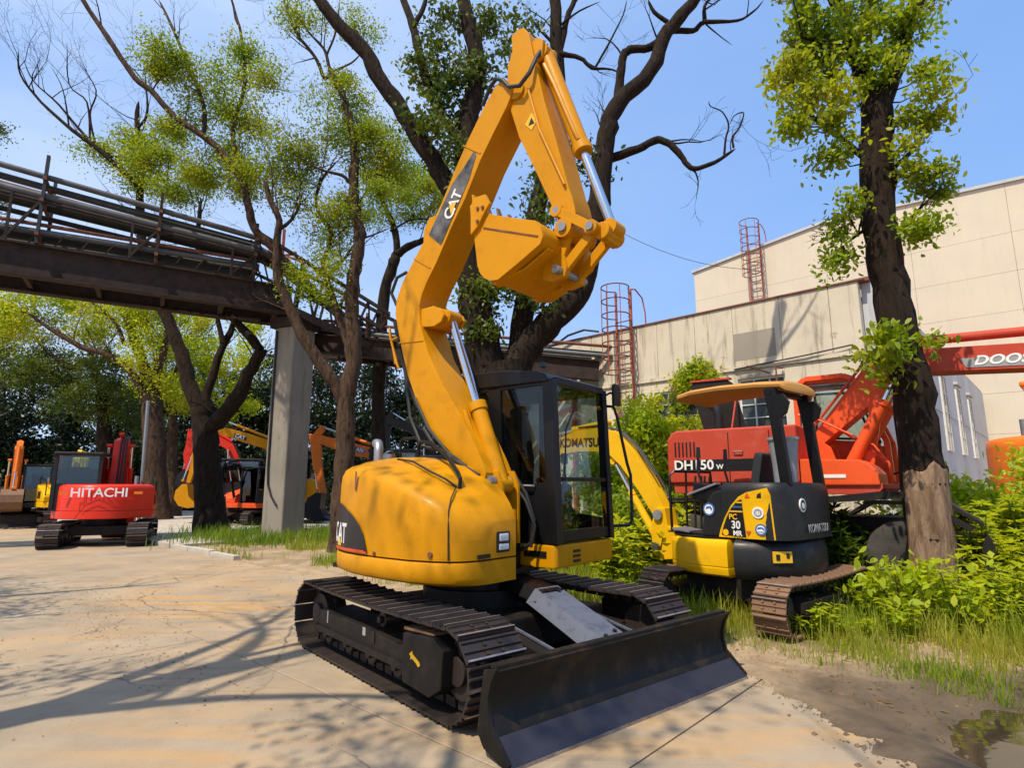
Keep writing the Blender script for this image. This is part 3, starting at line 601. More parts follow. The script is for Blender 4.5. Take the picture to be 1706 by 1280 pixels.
# ------------------------------------------------------------------ trees
def smooth_path(P, sub=4):
    out = []; m = len(P)
    for i in range(m-1):
        p0 = P[max(i-1,0)]; p1 = P[i]; p2 = P[i+1]; p3 = P[min(i+2,m-1)]
        for k in range(sub):
            t = k/sub; t2 = t*t; t3 = t2*t
            out.append((p1*2 + (p2-p0)*t + (p0*2-p1*5+p2*4-p3)*t2 + (p1*3-p0-p2*3+p3)*t3)*0.5)
    out.append(P[-1]); return out
def oval_arrays(centers, size, aspect=0.5, droop=0.6):
    """six-cornered oval leaves, hanging a little"""
    n = len(centers)
    d = rng.normal(size=(n,3)); d[:,2] -= droop*1.2; d /= np.linalg.norm(d, axis=1, keepdims=True)
    r = rng.normal(size=(n,3)); r[:,2] *= 1.6; s = np.cross(d, r); s /= np.linalg.norm(s, axis=1, keepdims=True); q = np.cross(s, d)
    L = size*rng.uniform(0.6, 1.3, size=(n,1)); W = L*aspect; c = centers; bend = q*L*0.10
    v = np.stack([c - d*L*.5, c - d*L*.22 + s*W*.44 + bend, c + d*L*.15 + s*W*.42 + bend, c + d*L*.5, c + d*L*.15 - s*W*.42 + bend, c - d*L*.22 - s*W*.44 + bend], 1).reshape(-1,3)
    return v, np.arange(n*6).reshape(n,6)
def leaf_arrays(centers, size, aspect=0.5, droop=0.35):
    n = len(centers)
    d = rng.normal(size=(n,3)); d[:,2] -= droop*1.2; d /= np.linalg.norm(d, axis=1, keepdims=True)
    r = rng.normal(size=(n,3)); s = np.cross(d, r); s /= np.linalg.norm(s, axis=1, keepdims=True)
    L = size*rng.uniform(0.65, 1.3, size=(n,1)); W = L*aspect
    up = np.cross(d, s)*L*0.12
    v = np.stack([centers - d*L*0.5, centers + s*W*0.5 + up, centers + d*L*0.5, centers - s*W*0.5 + up], 1).reshape(-1,3)
    f = np.arange(n*4).reshape(n,4); return v, f
def crown_points(blobs, cov, size, aspect=0.5, clump=0.30):
    """blobs: (centre Vector, rx, ry(depth), rz); returns leaf centres gathered in clumps with gaps between them"""
    out = []; cl = []; cov = cov*1.9
    for (c, rx, ry, rz) in blobs:
        area = math.pi*rx*rz; n = max(30, int(cov*area/(size*size*aspect*0.55)))
        k = max(3, int(area/(clump*clump*2.2)))
        q = rng.normal(size=(k,3)); q /= np.linalg.norm(q, axis=1, keepdims=True); q *= rng.uniform(0.15, 1.25, size=(k,1))**0.6
        cc = np.array(c)[None,:] + q*np.array([rx, ry, rz])*0.86; cl += list(cc)
        w_ = rng.uniform(0.3, 1.0, size=k); w_ /= w_.sum()
        which = rng.choice(k, size=n, p=w_); g = rng.normal(size=(n,3))*clump*(0.45+0.45*rng.random((k,1))[which])*np.array([1.1, 1.1, 0.75]); g[:,2] -= np.abs(g[:,2])*0.1
        out.append(cc[which] + g)
    return np.concatenate(out), cl
def twig(mb, p, d, L, r, lvl, n=5):
    pts = [Vector(p)]; rr = [r]; v = Vector(d).normalized(); steps = 5
    for i in range(steps):
        v = (v + Vector((random.gauss(0,.16), random.gauss(0,.16), random.gauss(0.05,.14)))).normalized()
        pts.append(pts[-1] + v*L/steps); rr.append(max(r*(1-(i+1)/steps*0.8), 0.003))
        if lvl > 0 and i >= 1 and random.random() < 0.85:
            s = (v + Vector((random.gauss(0,.6), random.gauss(0,.6), random.gauss(.1,.5)))).normalized()
            twig(mb, pts[-1], s, L*random.uniform(.35,.65), max(rr[-1]*.6, .003), lvl-1, 3)
    mb.tube(pts, rr, n, cap=False)
def make_tree(name, label, limbs, blobs, leaf='leaf', bark='bark', size=0.10, cov=1.6, twigs=20, twig_len=1.0, group='trees', clump=0.30, extra=None, aspect=0.5, base=None, spray=0.6, cat='tree', oval=False):
    """limbs: list of (points, r0, r1, sides); the first one is the trunk"""
    base = Vector(limbs[0][0][0]); base.z = 0
    t = thing(name, label, cat, base, 0, group)
    tm = MB(); paths = []
    for (P, r0, r1, n) in limbs:
        S = smooth_path([Vector(p) for p in P], 4); m = len(S); L = sum((S[i+1]-S[i]).length for i in range(m-1)) or 1
        rr = []; acc = 0
        for i in range(m):
            if i: acc += (S[i]-S[i-1]).length
            rr.append((r0 + (r1-r0)*(acc/L))*random.choice([1,1,1,1,1.09])*random.uniform(.96,1.04))
        for i in range(1, m-1): S[i] = S[i] + Vector((random.gauss(0,1), random.gauss(0,1), random.gauss(0,1)))*min(rr[i]*0.09, .016)
        if r1 < .1: rr[-1] *= .3; rr[-2] *= .75
        if r0 > .15 and S[0].z < .6:
            for i in range(m):
                if S[i].z < .9: rr[i] *= 1 + .35*max(0, 1-S[i].z/.9)**2
            S[0] = S[0].copy(); S[0].z = -.2
        paths.append((S, rr)); tm.tube([p-base for p in S], rr, n)
    tm.build('trunk', M[bark], t, smooth=70)
    tw = MB()
    for _ in range(twigs):
        S, rr = random.choices(paths[1:] or paths, weights=[len(s) for s, _ in (paths[1:] or paths)])[0]
        i = random.randrange(len(S)//3, len(S)); tang = (S[min(i+1,len(S)-1)]-S[max(i-1,0)]).normalized()
        d = tang*0.7 + Vector((random.gauss(0,.6), random.gauss(0,.6), random.gauss(.35,.45)))
        twig(tw, S[i]-base, d, twig_len*random.uniform(.6,1.5), min(rr[i]*.5, .022), 2)
    if blobs:
        pts, cl = crown_points(blobs, cov, size, aspect, clump)
        allp = np.array([p for S, _ in paths for p in S])
        for c in cl:
            if random.random() > spray: continue
            j = np.argmin(((allp - c)**2).sum(1)); a = Vector(allp[j]); b_ = Vector(c)
            if (b_-a).length > 3.2: continue
            mid = a.lerp(b_, .5) + Vector((random.gauss(0,.08), random.gauss(0,.08), -.05*(b_-a).length)); tw.tube([a-base, mid-base, b_-base], [.014, .009, .004], 4, cap=False)
        if extra is not None: pts = np.concatenate([pts, extra])
        v, f = (oval_arrays if oval else leaf_arrays)(pts - np.array(base), size, aspect)
        tag(fast_mesh('crown', v, f, M[leaf], t), kind='stuff')
    if tw.v: tag(tw.build('twigs', M[bark], t, smooth=70), kind='stuff')
    return t
def PX(d, *pts, dd=0.0):
    """limb traced through photograph pixels, starting at distance d and drifting by dd towards its tip"""
    m = len(pts); return [at(u, v, d + dd*i/max(1, m-1)) for i, (u, v) in enumerate(pts)]
def BL_(d, *bl):
    out = []
    for (u, v, ru, rv) in bl:
        c = at(u, v, d + random.uniform(-.5,.5)); s = d/FPX*1.02; out.append((c, ru*s, (ru+rv)*s*.5, rv*s))
    return out
# near tree on the right, bark stripped at the foot
tf_d = 7.4
TF = make_tree('tree', 'thick dark trunked tree at right with bark stripped off near the ground', [
    (PX(tf_d, (1556,1010), (1548,900), (1536,780), (1524,680), (1508,600), (1486,500), (1470,400), (1462,300), (1460,220), (1462,160)), .238, .195, 20),
    (PX(tf_d, (1464,185), (1438,120), (1412,60), (1392,0), (1375,-70), (1360,-150), dd=.6), .125, .06, 12),
    (PX(tf_d, (1464,190), (1490,110), (1512,45), (1527,0), (1545,-80), (1570,-160), dd=-.4), .135, .07, 12),
    (PX(tf_d, (1450,270), (1400,230), (1350,190), (1325,140), dd=.5), .05, .015, 7), (PX(tf_d, (1420,80), (1370,70), (1330,60), dd=-.4), .045, .014, 7),
    (PX(tf_d, (1475,290), (1520,250), (1550,200), dd=.3), .045, .012, 7), (PX(tf_d, (1480,400), (1520,360), (1550,330), dd=-.3), .04, .01, 7), (PX(tf_d, (1465,370), (1430,390), (1405,410), dd=.2), .035, .01, 6),
    (PX(tf_d, (1500,580), (1480,590), (1455,595), dd=-.35), .03, .01, 6)],
    BL_(tf_d, (1350,62,50,55), (1322,130,36,52), (1318,195,26,34), (1375,190,48,55), (1400,248,34,26), (1375,105,55,65), (1340,20,30,30), (1535,150,34,50), (1548,192,26,30), (1522,255,34,34), (1545,312,30,42), (1538,372,30,32), (1512,400,22,26), (1402,392,24,42), (1418,340,22,20), (1500,60,40,52), (1440,40,44,60), (1450,130,40,50), (1350,-60,80,60), (1560,-60,70,60), (1545,10,16,14), (1392,425,16,26)),
    'leaf', 'bark', .085, 2.7, 14, .5, 'trees on the right side', .15, aspect=.52, oval=True)
# bark stripped from the foot of the trunk: bare wood with a ragged torn edge
S = smooth_path([Vector(q) for q in PX(tf_d, (1552,960), (1548,900), (1541,830), (1536,780))], 5); S[0].z = .15; bw = MB(); rings = []
for i, p in enumerate(S):
    u = i/(len(S)-1); r0 = .238 - .012*u + (.238*.35*max(0, 1-p.z/.9)**2 if p.z < .9 else 0)
    rings.append([Vector((p.x+math.cos(a)*(r0+.026), p.y+math.sin(a)*(r0+.026), p.z + (u**2)*(.05*math.sin(3*a)+.035*math.sin(7*a+1)))) - TF.location for a in np.linspace(-math.pi*.98, .12, 26)])
bw.loft(rings, caps=False, closed=False); o = bw.build('bare_wood', M['bark_bare'], TF, smooth=80); md = o.modifiers.new('thick', 'SOLIDIFY'); md.thickness = .02; md.offset = 0
bw = MB(); tp = rings[-1]; bw.tube([q+Vector((0,0,.01)) for q in tp], [.014+.008*math.sin(i*1.7)**2 for i in range(len(tp))], 6); bw.build('bark_lip', M['bark'], TF)
# the suckers at mid height and the stripped wood
pts, cl = crown_points(BL_(tf_d-.3, (1480,578,48,34), (1500,612,36,30), (1540,575,26,22), (1448,590,20,14), (1495,560,40,22)), 1.7, .11, .45, .16)
b_ = TF.location
v, f = oval_arrays(pts-np.array(b_), .11, .5); tag(fast_mesh('sucker_leaves', v, f, M['leaf'], TF), kind='stuff')
# big dark tree right behind the excavator
tb_d = 11.0
TBr = make_tree('tree', 'biggest dark forked tree behind the raised boom, its right limbs bare', [
    (PX(tb_d, (840,945), (842,850), (842,740), (840,660), (838,612)), .55, .46, 18),
    (PX(tb_d, (828,640), (806,584), (792,510), (781,440), (776,350), (777,250), (786,170), (796,110), (786,60), (772,0), (760,-80), dd=.4), .33, .12, 14),
    (PX(tb_d, (779,370), (743,304), (718,262), (675,191), (633,132), (605,82), (563,39), (532,0), (500,-50), dd=-.6), .20, .11, 12),
    (PX(tb_d, (778,250), (730,180), (703,110), (688,40), (672,0), (655,-60), dd=.9), .12, .07, 9), (PX(tb_d, (688,42), (705,15), (715,-30), dd=.2), .06, .04, 7),
    (PX(tb_d, (845,640), (882,578), (921,533), (958,497), (975,455), (985,395), (997,338), (1006,267), (1014,211), (1031,169), (1084,118), (1113,51), (1152,6), (1185,-50), dd=-.3), .29, .10, 14),
    (PX(tb_d, (1029,170), (1034,128), (1037,95), (1048,83), (1082,79), (1108,57), dd=-.1), .10, .07, 9),
    (PX(tb_d, (1012,266), (1062,248), (1096,233), (1118,242), (1138,265), (1155,281), (1191,270), (1225,248), dd=-.5), .10, .03, 8),
    (PX(tb_d-.4, (1207,260), (1209,232), (1214,208), (1203,186), (1184,177), (1181,168)), .026, .009, 5), (PX(tb_d-.5, (1222,246), (1221,228), (1232,212), (1239,188), (1224,192), (1216,206)), .024, .008, 5),
    (PX(tb_d, (1116,50), (1155,51), (1174,37), (1228,34), (1256,18), (1272,0), dd=-.4), .07, .012, 7), (PX(tb_d, (1174,37), (1174,10), (1190,-10)), .05, .02, 6), (PX(tb_d, (1176,40), (1200,60), (1220,75)), .018, .007, 5), (PX(tb_d, (1112,36), (1090,20), (1080,0)), .05, .03, 6),
    (PX(tb_d+.3, (862,600), (880,470), (897,345), (918,245), (930,155), (927,70), (924,0), (920,-70)), .22, .11, 12), (PX(tb_d+.3, (934,80), (945,30), (957,0), (965,-40)), .07, .05, 7),
    (PX(tb_d+.2, (932,90), (966,96), (986,113), (1017,115), (1036,124)), .06, .012, 6), (PX(tb_d+.2, (992,112), (1017,67), (1038,25), (1044,0)), .028, .012, 5), (PX(tb_d+.2, (936,40), (965,18), (1000,2)), .03, .01, 5), (PX(tb_d+.3, (925,75), (900,50), (885,30)), .04, .02, 6)],
    BL_(tb_d, (730,90,50,52), (758,170,58,62), (742,232,48,42), (700,112,38,42), (812,30,54,36), (852,60,40,34), (803,112,40,50), (962,262,20,44), (992,290,14,40), (898,312,20,46), (862,482,66,60), (802,505,42,50), (882,425,32,42), (832,562,52,30), (712,205,34,34), (745,25,45,28), (900,360,22,40), (930,420,26,40), (780,300,34,44)),
    'leaf_dark', 'bark', .115, 1.5, 26, .8, 'trees between the road and the workshop', .25, oval=True)
# slender tree whose limbs cross in front of the pillar
ta_d = 14.0
make_tree('tree', 'slender brown tree just left of the yellow excavator, one limb crossing the pillar top', [
    (PX(ta_d, (566,915), (572,820), (576,730), (578,665), (588,601), (586,519), (588,472), (597,425), (599,390), (592,352), (589,310), (591,267), (588,225), (575,170), (553,124), (549,113)), .255, .075, 14),
    (PX(ta_d, (576,672), (558,640), (538,613), (505,559), (475,496), (462,451), (462,402), (465,367), (450,334), (440,300), dd=-.5), .17, .06, 11),
    (PX(ta_d, (464,420), (444,402), (423,380), (414,343), (405,304), (388,276), (352,236), (295,197), (253,152), (225,129), (180,62), (138,0), (110,-50), dd=-.9), .10, .05, 9),
    (PX(ta_d, (404,300), (400,276), (388,219), (408,135), (402,62), (394,28), (383,-10), dd=.4), .07, .03, 8), (PX(ta_d, (340,228), (338,170), (310,100), (285,40), (265,0), dd=.4), .06, .03, 7),
    (PX(ta_d, (552,120), (540,129), (526,96), (493,53), (473,0), (465,-30)), .05, .03, 7), (PX(ta_d, (549,113), (540,82), (512,51), (495,20)), .045, .02, 7), (PX(ta_d, (545,90), (560,50), (566,0)), .03, .015, 6), (PX(ta_d, (556,118), (585,105), (600,90)), .03, .02, 6),
    (PX(ta_d, (586,308), (570,292), (538,284), (507,267), dd=-.4), .05, .02, 7),
    (PX(ta_d, (586,600), (570,548), (550,479), (538,442), (552,390), (527,343), (536,300), (560,270), dd=.6), .085, .03, 8), (PX(ta_d, (545,462), (570,435), (590,408)), .05, .03, 6), (PX(ta_d, (462,385), (490,360), (505,320)), .05, .02, 6), (PX(ta_d, (590,345), (610,320), (625,290)), .03, .012, 6), (PX(ta_d, (598,400), (625,390), (650,380)), .03, .012, 6)],
    BL_(ta_d, (318,112,60,42), (365,172,78,50), (272,98,30,34), (395,100,48,38), (378,270,60,36), (418,300,52,38), (590,178,52,56), (602,240,66,56), (642,268,44,46), (540,248,40,40), (528,165,16,22), (515,36,48,22), (592,42,40,26), (482,300,46,38), (572,330,46,32), (500,340,34,24), (562,392,38,44), (540,440,26,30), (505,472,44,20), (430,210,30,26), (345,300,40,36), (300,230,34,30), (440,130,24,40), (468,250,30,30), (620,330,40,30), (545,495,22,18)),
    'leaf', 'bark_light', .08, 2.0, 60, 1.2, 'trees along the paved yard', .34)
make_tree('tree', 'small forked tree behind the lower pipe bridge left of the boom', [
    (PX(19, (628,885), (630,760), (632,620), (639,503), (653,444), (662,423)), .25, .17, 11), (PX(19, (662,424), (655,374), (639,339), (620,300), dd=.5), .13, .05, 9), (PX(19, (662,424), (681,410), (705,400), (740,380), (760,350), dd=-.5), .14, .05, 9), (PX(19, (650,385), (690,365), (730,370)), .04, .015, 6)],
    BL_(19, (690,325,62,36), (650,300,44,36), (620,360,34,30), (740,300,40,40), (700,360,44,18), (670,280,40,26), (730,345,36,24)), 'leaf', 'bark', .10, 1.6, 22, 1.0, 'trees along the paved yard', .4)
td_d = 18.5
make_tree('tree', 'dark wide-forked tree standing in the paving left of the pillar', [
    (PX(td_d, (352,893), (349,840), (346,780), (343,740), (339,700), (336,675)), .46, .34, 15),
    (PX(td_d, (334,682), (318,648), (302,589), (286,551), (270,508), (252,455), (236,400), (233,330), (236,253), (228,211), (231,169), dd=.8), .24, .07, 11),
    (PX(td_d, (345,715), (362,702), (391,670), (415,624), (436,583), dd=-1.0), .26, .17, 11), (PX(td_d-1, (434,583), (404,548), (377,516), (345,470), (330,400), (335,330)), .14, .06, 9),
    (PX(td_d, (340,680), (348,648), (369,583), (388,545), (400,500), dd=.5), .16, .07, 9), (PX(td_d, (371,572), (361,521), (350,480)), .09, .05, 7), (PX(td_d, (234,320), (219,300), (169,253), (121,217), (68,169), (34,124), (31,84), dd=-.8), .10, .02, 7), (PX(td_d, (185,262), (141,225), (98,174), (56,135), (40,100), dd=.3), .06, .015, 6), (PX(td_d, (150,232), (145,170), (115,140), (112,70)), .04, .01, 5), (PX(td_d, (232,250), (255,280), (300,330)), .06, .03, 6), (PX(td_d, (228,215), (245,190), (243,140), (240,110)), .05, .012, 6), (PX(td_d, (160,245), (150,190), (160,150), (130,100)), .04, .01, 5), (PX(td_d, (115,212), (105,150), (85,110)), .03, .01, 5)],
    BL_(td_d, (215,235,54,36), (250,275,46,36), (190,262,40,26), (280,245,30,40), (225,300,54,30), (330,302,36,40), (300,330,30,30), (150,250,20,16)),
    'leaf', 'bark', .10, 1.75, 75, 1.5, 'trees along the paved yard', .42)
te_d = 26
make_tree('tree', 'brown forked tree behind the red excavator under the bridge', [
    (PX(te_d, (264,868), (258,790), (255,720), (251,655)), .50, .40, 13), (PX(te_d, (249,665), (246,629), (226,572), (205,516), (194,486), (180,440), dd=.5), .27, .12, 10), (PX(te_d, (254,650), (262,620), (273,586), (277,550), dd=-.5), .22, .10, 9),
    (PX(te_d, (249,680), (237,651), (210,610), (173,589), (135,578), (81,546), (45,520), dd=-1.), .20, .06, 9), (PX(te_d, (208,575), (190,535), (150,500), (105,470)), .10, .05, 7)],
    BL_(te_d, (40,490,50,36), (105,482,52,34), (60,535,38,30), (160,525,46,38), (215,520,36,40), (255,560,34,44), (280,500,40,44), (240,500,40,30), (20,560,22,26), (120,560,40,22), (240,610,26,30), (10,510,30,50), (285,620,26,40)),
    'leaf_bright', 'bark_light', .13, 1.8, 40, 1.8, 'trees along the paved yard', .55)
make_tree('tree', 'low spreading dark tree at far left under the bridge', [
    (PX(30, (178,880), (176,780), (174,700), (173,660)), .40, .30, 11), (PX(30, (173,668), (166,635), (140,600), (113,613), (54,562)), .2, .06, 8), (PX(30, (174,660), (190,640), (215,655), (240,640)), .16, .06, 8), (PX(30, (170,640), (150,590), (135,560)), .14, .06, 7)],
    BL_(30, (110,620,60,40), (170,610,50,40), (60,600,50,36), (210,640,40,34), (140,680,60,40), (230,690,40,40), (20,620,50,40), (-40,560,60,60), (-20,340,30,30), (-8,215,18,34)), 'leaf_dark', 'bark', .15, 1.5, 20, 1.6, 'trees along the paved yard', .55)
make_tree('tree', 'thin upright tree beside the brown forked one, partly hidden by the wide-forked trunk', [
    (PX(29, (287,868), (287,790), (288,720), (290,650), (300,600), (310,560)), .32, .12, 10), (PX(29, (289,690), (280,640), (268,610)), .14, .06, 7)],
    BL_(29, (300,590,40,46), (320,550,44,40), (270,640,30,30), (345,600,44,44), (386,602,40,50), (392,675,34,36), (335,525,44,34), (420,545,30,36), (340,655,40,34), (300,650,30,40)), 'leaf_bright', 'bark_light', .16, 1.2, 14, 1.4, 'trees along the paved yard', .45)
# dark wood at the back, tree by tree
labels = ['dark dense tree in the wood behind the parked machines']
k = 0
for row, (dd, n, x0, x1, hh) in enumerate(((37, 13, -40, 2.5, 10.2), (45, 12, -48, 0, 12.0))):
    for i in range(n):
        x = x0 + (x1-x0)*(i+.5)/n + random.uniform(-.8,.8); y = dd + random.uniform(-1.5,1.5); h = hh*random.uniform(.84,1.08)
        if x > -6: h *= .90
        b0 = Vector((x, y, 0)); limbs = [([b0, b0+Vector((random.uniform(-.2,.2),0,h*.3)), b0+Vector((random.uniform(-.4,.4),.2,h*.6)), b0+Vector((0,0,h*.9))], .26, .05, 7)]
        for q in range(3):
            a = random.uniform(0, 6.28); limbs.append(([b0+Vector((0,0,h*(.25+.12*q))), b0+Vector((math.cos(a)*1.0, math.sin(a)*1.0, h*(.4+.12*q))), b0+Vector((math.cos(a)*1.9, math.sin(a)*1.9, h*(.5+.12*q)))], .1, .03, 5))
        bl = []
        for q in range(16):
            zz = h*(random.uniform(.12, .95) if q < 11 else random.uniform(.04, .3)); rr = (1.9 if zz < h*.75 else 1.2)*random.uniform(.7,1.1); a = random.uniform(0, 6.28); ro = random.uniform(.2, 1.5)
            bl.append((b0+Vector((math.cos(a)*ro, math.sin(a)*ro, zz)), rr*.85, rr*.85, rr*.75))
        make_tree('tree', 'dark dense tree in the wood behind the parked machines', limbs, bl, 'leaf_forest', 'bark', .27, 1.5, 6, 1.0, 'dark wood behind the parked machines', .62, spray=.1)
# roadside trees beside and behind the camera, which throw the dappled shade
def roadside(x, y, h, lean, label, cov, rr, zlo, n=16, tr=.27):
    b0 = Vector((x, y, 0)); L = Vector(lean)
    limbs = [([b0, b0+L*.3+Vector((0,0,h*.3)), b0+L*.6+Vector((.1,0,h*.55)), b0+L+Vector((0,0,h*.8))], tr, .10, 12)]
    bl = []
    for q in range(7):
        a = q*2.4+1; z0 = h*(.35+.06*q); e = b0+L*.6+Vector((math.cos(a)*rr*.9, math.sin(a)*rr*.9, z0+h*.25)); m_ = b0+L*.5+Vector((math.cos(a)*rr*.4, math.sin(a)*rr*.4, z0+h*.16))
        limbs.append(([b0+L*.45+Vector((0,0,z0)), m_, e], .10, .03, 8))
    for q in range(n):
        a = random.uniform(0,6.28); ro = rr*math.sqrt(random.random()); s = random.uniform(.5,.95)
        bl.append((b0+L*.6+Vector((math.cos(a)*ro, math.sin(a)*ro, random.uniform(zlo, h))), s, s, s*.75))
    return make_tree('tree', label, limbs, bl, 'leaf', 'bark', .11, cov, 30, 1.2, 'roadside trees beside the camera', .33)
rt = roadside(-5.7, 1.45, 11.0, (.8, .4, 0), 'roadside tree nearest the left of the camera, its crown above the road', .22, 2.2, 5.6, 5, .3)
roadside(-2.7, -1.5, 9.5, (.4, .3, 0), 'roadside tree standing behind the camera', .6, 2.1, 5.0, 6)
roadside(-10.6, 4.4, 9.5, (.5, .4, 0), 'roadside tree farthest to the left of the camera', .45, 2.4, 4.8, 8)
roadside(2.4, -1.3, 8.5, (-1.2, 1.4, 0), 'roadside tree behind and right of the camera, leaning over it', .9, 1.5, 5.0, 6, .2)
# ------------------------------------------------------------------ crawler parts shared by the machines
def shoe_mesh(w, pitch, t=0.014, grouser=0.022, bolts=True):
    mb = MB(); mb.box((0, 0, t/2), (pitch*0.97, w, t))
    for x_, h in ((pitch*0.40, grouser), (0.0, grouser*.55), (-pitch*.40, grouser*.5)):
        mb.prism([(x_-.011, t), (x_+.011, t), (x_+.006, t+h), (x_-.006, t+h)], -w/2, w/2)
    if bolts:
        for y_ in (-.06, .06):
            for x_ in (-pitch*.2, pitch*.2):
                mb.box((x_, y_, t+.006), (.022, .022, .012))
    me = mb.mesh('track_shoe', smooth=0); return me
def shoe_materials(me, base, t=0.014, grouser=0.022):
    me.materials.clear(); me.materials.append(M[base]); me.materials.append(M['worn_edge'])
    for p in me.polygons:
        if p.center.z > t + grouser*0.62 and abs(p.normal.z) > .6: p.material_index = 1
def track_path(Lh, r, n, flat_top=0.0):
    """stadium path: returns n (x, z, angle) points, Lh = half distance between wheel centres"""
    per = 4*Lh + 2*math.pi*r; out = []
    for i in range(n):
        s = per*i/n
        if s < 2*Lh: x, z, a = Lh - s, 0, math.pi
        elif s < 2*Lh + math.pi*r:
            t = (s-2*Lh)/r; x, z, a = -Lh - r*math.sin(t), r - r*math.cos(t), math.pi - t
        elif s < 4*Lh + math.pi*r: x, z, a = -Lh + (s-2*Lh-math.pi*r), 2*r, 0
        else:
            t = (s-4*Lh-math.pi*r)/r; x, z, a = Lh + r*math.sin(t), r + r*math.cos(t), -t
        out.append((x, z, a))
    return out
def crawler(root, yc, w, Lh, r, n, mat, rz=0.0, side=1, sag=0.02, frame_mat='undercarriage', detail=True, sprocket_rear=True):
    """one track as a part: shoes, wheels, side frame are its sub-parts; side = +1/-1 for the outward y"""
    tr = bpy.data.objects.new('track', None); COL.objects.link(tr); tr.parent = root; tr.rotation_euler = (0, 0, rz); tr.empty_display_size = .1
    me = shoe_mesh(w, (4*Lh+2*math.pi*r)/n, bolts=detail)
    shoe_materials(me, mat)
    for (x, z, a) in track_path(Lh, r, n):
        if z > 2*r-.001: z -= sag*(1-(x/Lh)**2)
        # local +z of the shoe points outward
        nx_, nz_ = math.sin(-a)*-1, math.cos(a)
        o = obj('track_shoe', me, M[mat], tr, (x, yc, z + .036 if z < .001 else z+.036), (0, -a, 0))
    # chain links
    mb = MB()
    for (x, z, a) in track_path(Lh, r-.05, n):
        for dy in (-.055, .055): mb.box((x, yc+dy, z+.036+.05), (.11, .028, .06), (0, -a, 0))
    mb.build('chain', M['track'], tr, smooth=0)
    zc = r+.036
    def wheel(x, z, rad, ww, name, teeth=0):
        mb = MB(); mb.cyl((x, yc-ww/2, z), (x, yc+ww/2, z), rad, 22); mb.cyl((x, yc+side*ww/2-side*.001, z), (x, yc+side*(ww/2+.035), z), rad*.5, 16)
        for k in range(teeth):
            t = 2*math.pi*k/teeth; mb.box((x+math.cos(t)*rad, yc, z+math.sin(t)*rad), (.05, .05, .05), (0, -t, 0))
        return mb.build(name, M['track'], tr, bevel=.012)
    wheel(-Lh, zc, r-.09, w*.42, 'sprocket', 19); wheel(Lh, zc, r-.085, w*.42, 'idler')
    for k in range(5):
        x_ = -Lh*.72 + k*Lh*1.44/4; wheel(x_, .036+.06+.10, .09, w*.62, 'roller')
    wheel(0.05, 2*r-.10, .06, w*.35, 'carrier_roller')
    # track frame: long box with a sloped top and a lower lip
    y0, y1 = yc-side*.16, yc+side*.175
    mb = MB(); hx = Lh*.86
    mb.prism([(-hx, .20+.03), (hx, .20+.03), (hx, 2*r*.62), (-hx*.2, 2*r*.70), (-hx, 2*r*.70)], min(y0,y1), max(y0,y1))
    mb.build('track_frame', M[frame_mat], tr, bevel=.012)
    mb = MB(); mb.box((0, yc+side*.19, .225), (2*hx, .03, .045)); mb.build('frame_lip', M[frame_mat], tr, bevel=.006)
    return tr
def cylinder(root, a, b, frac, r, name='hydraulic_cylinder', mat='yellow', rr=None):
    """barrel from a towards b, chrome rod on to b, an eye at each end"""
    a = Vector(a); b = Vector(b); d = b-a; c = a + d*frac
    mb = MB(); mb.cyl(a, c, r, 16); mb.cyl(c-d.normalized()*.05, c+d.normalized()*.03, r*1.18, 16); mb.cyl(a+Vector((0,-r*1.1,0)), a+Vector((0,r*1.1,0)), r*1.0, 14)
    p = mb.build(name, M[mat], root, bevel=.004)
    mb = MB(); mb.cyl(c, b, rr or r*.55, 14); mb.build('rod', M['chrome'], p)
    mb = MB(); mb.cyl(b+Vector((0,-r*1.1,0)), b+Vector((0,r*1.1,0)), r*.95, 14); mb.build('rod_eye', M[mat], p, bevel=.004)
    return p

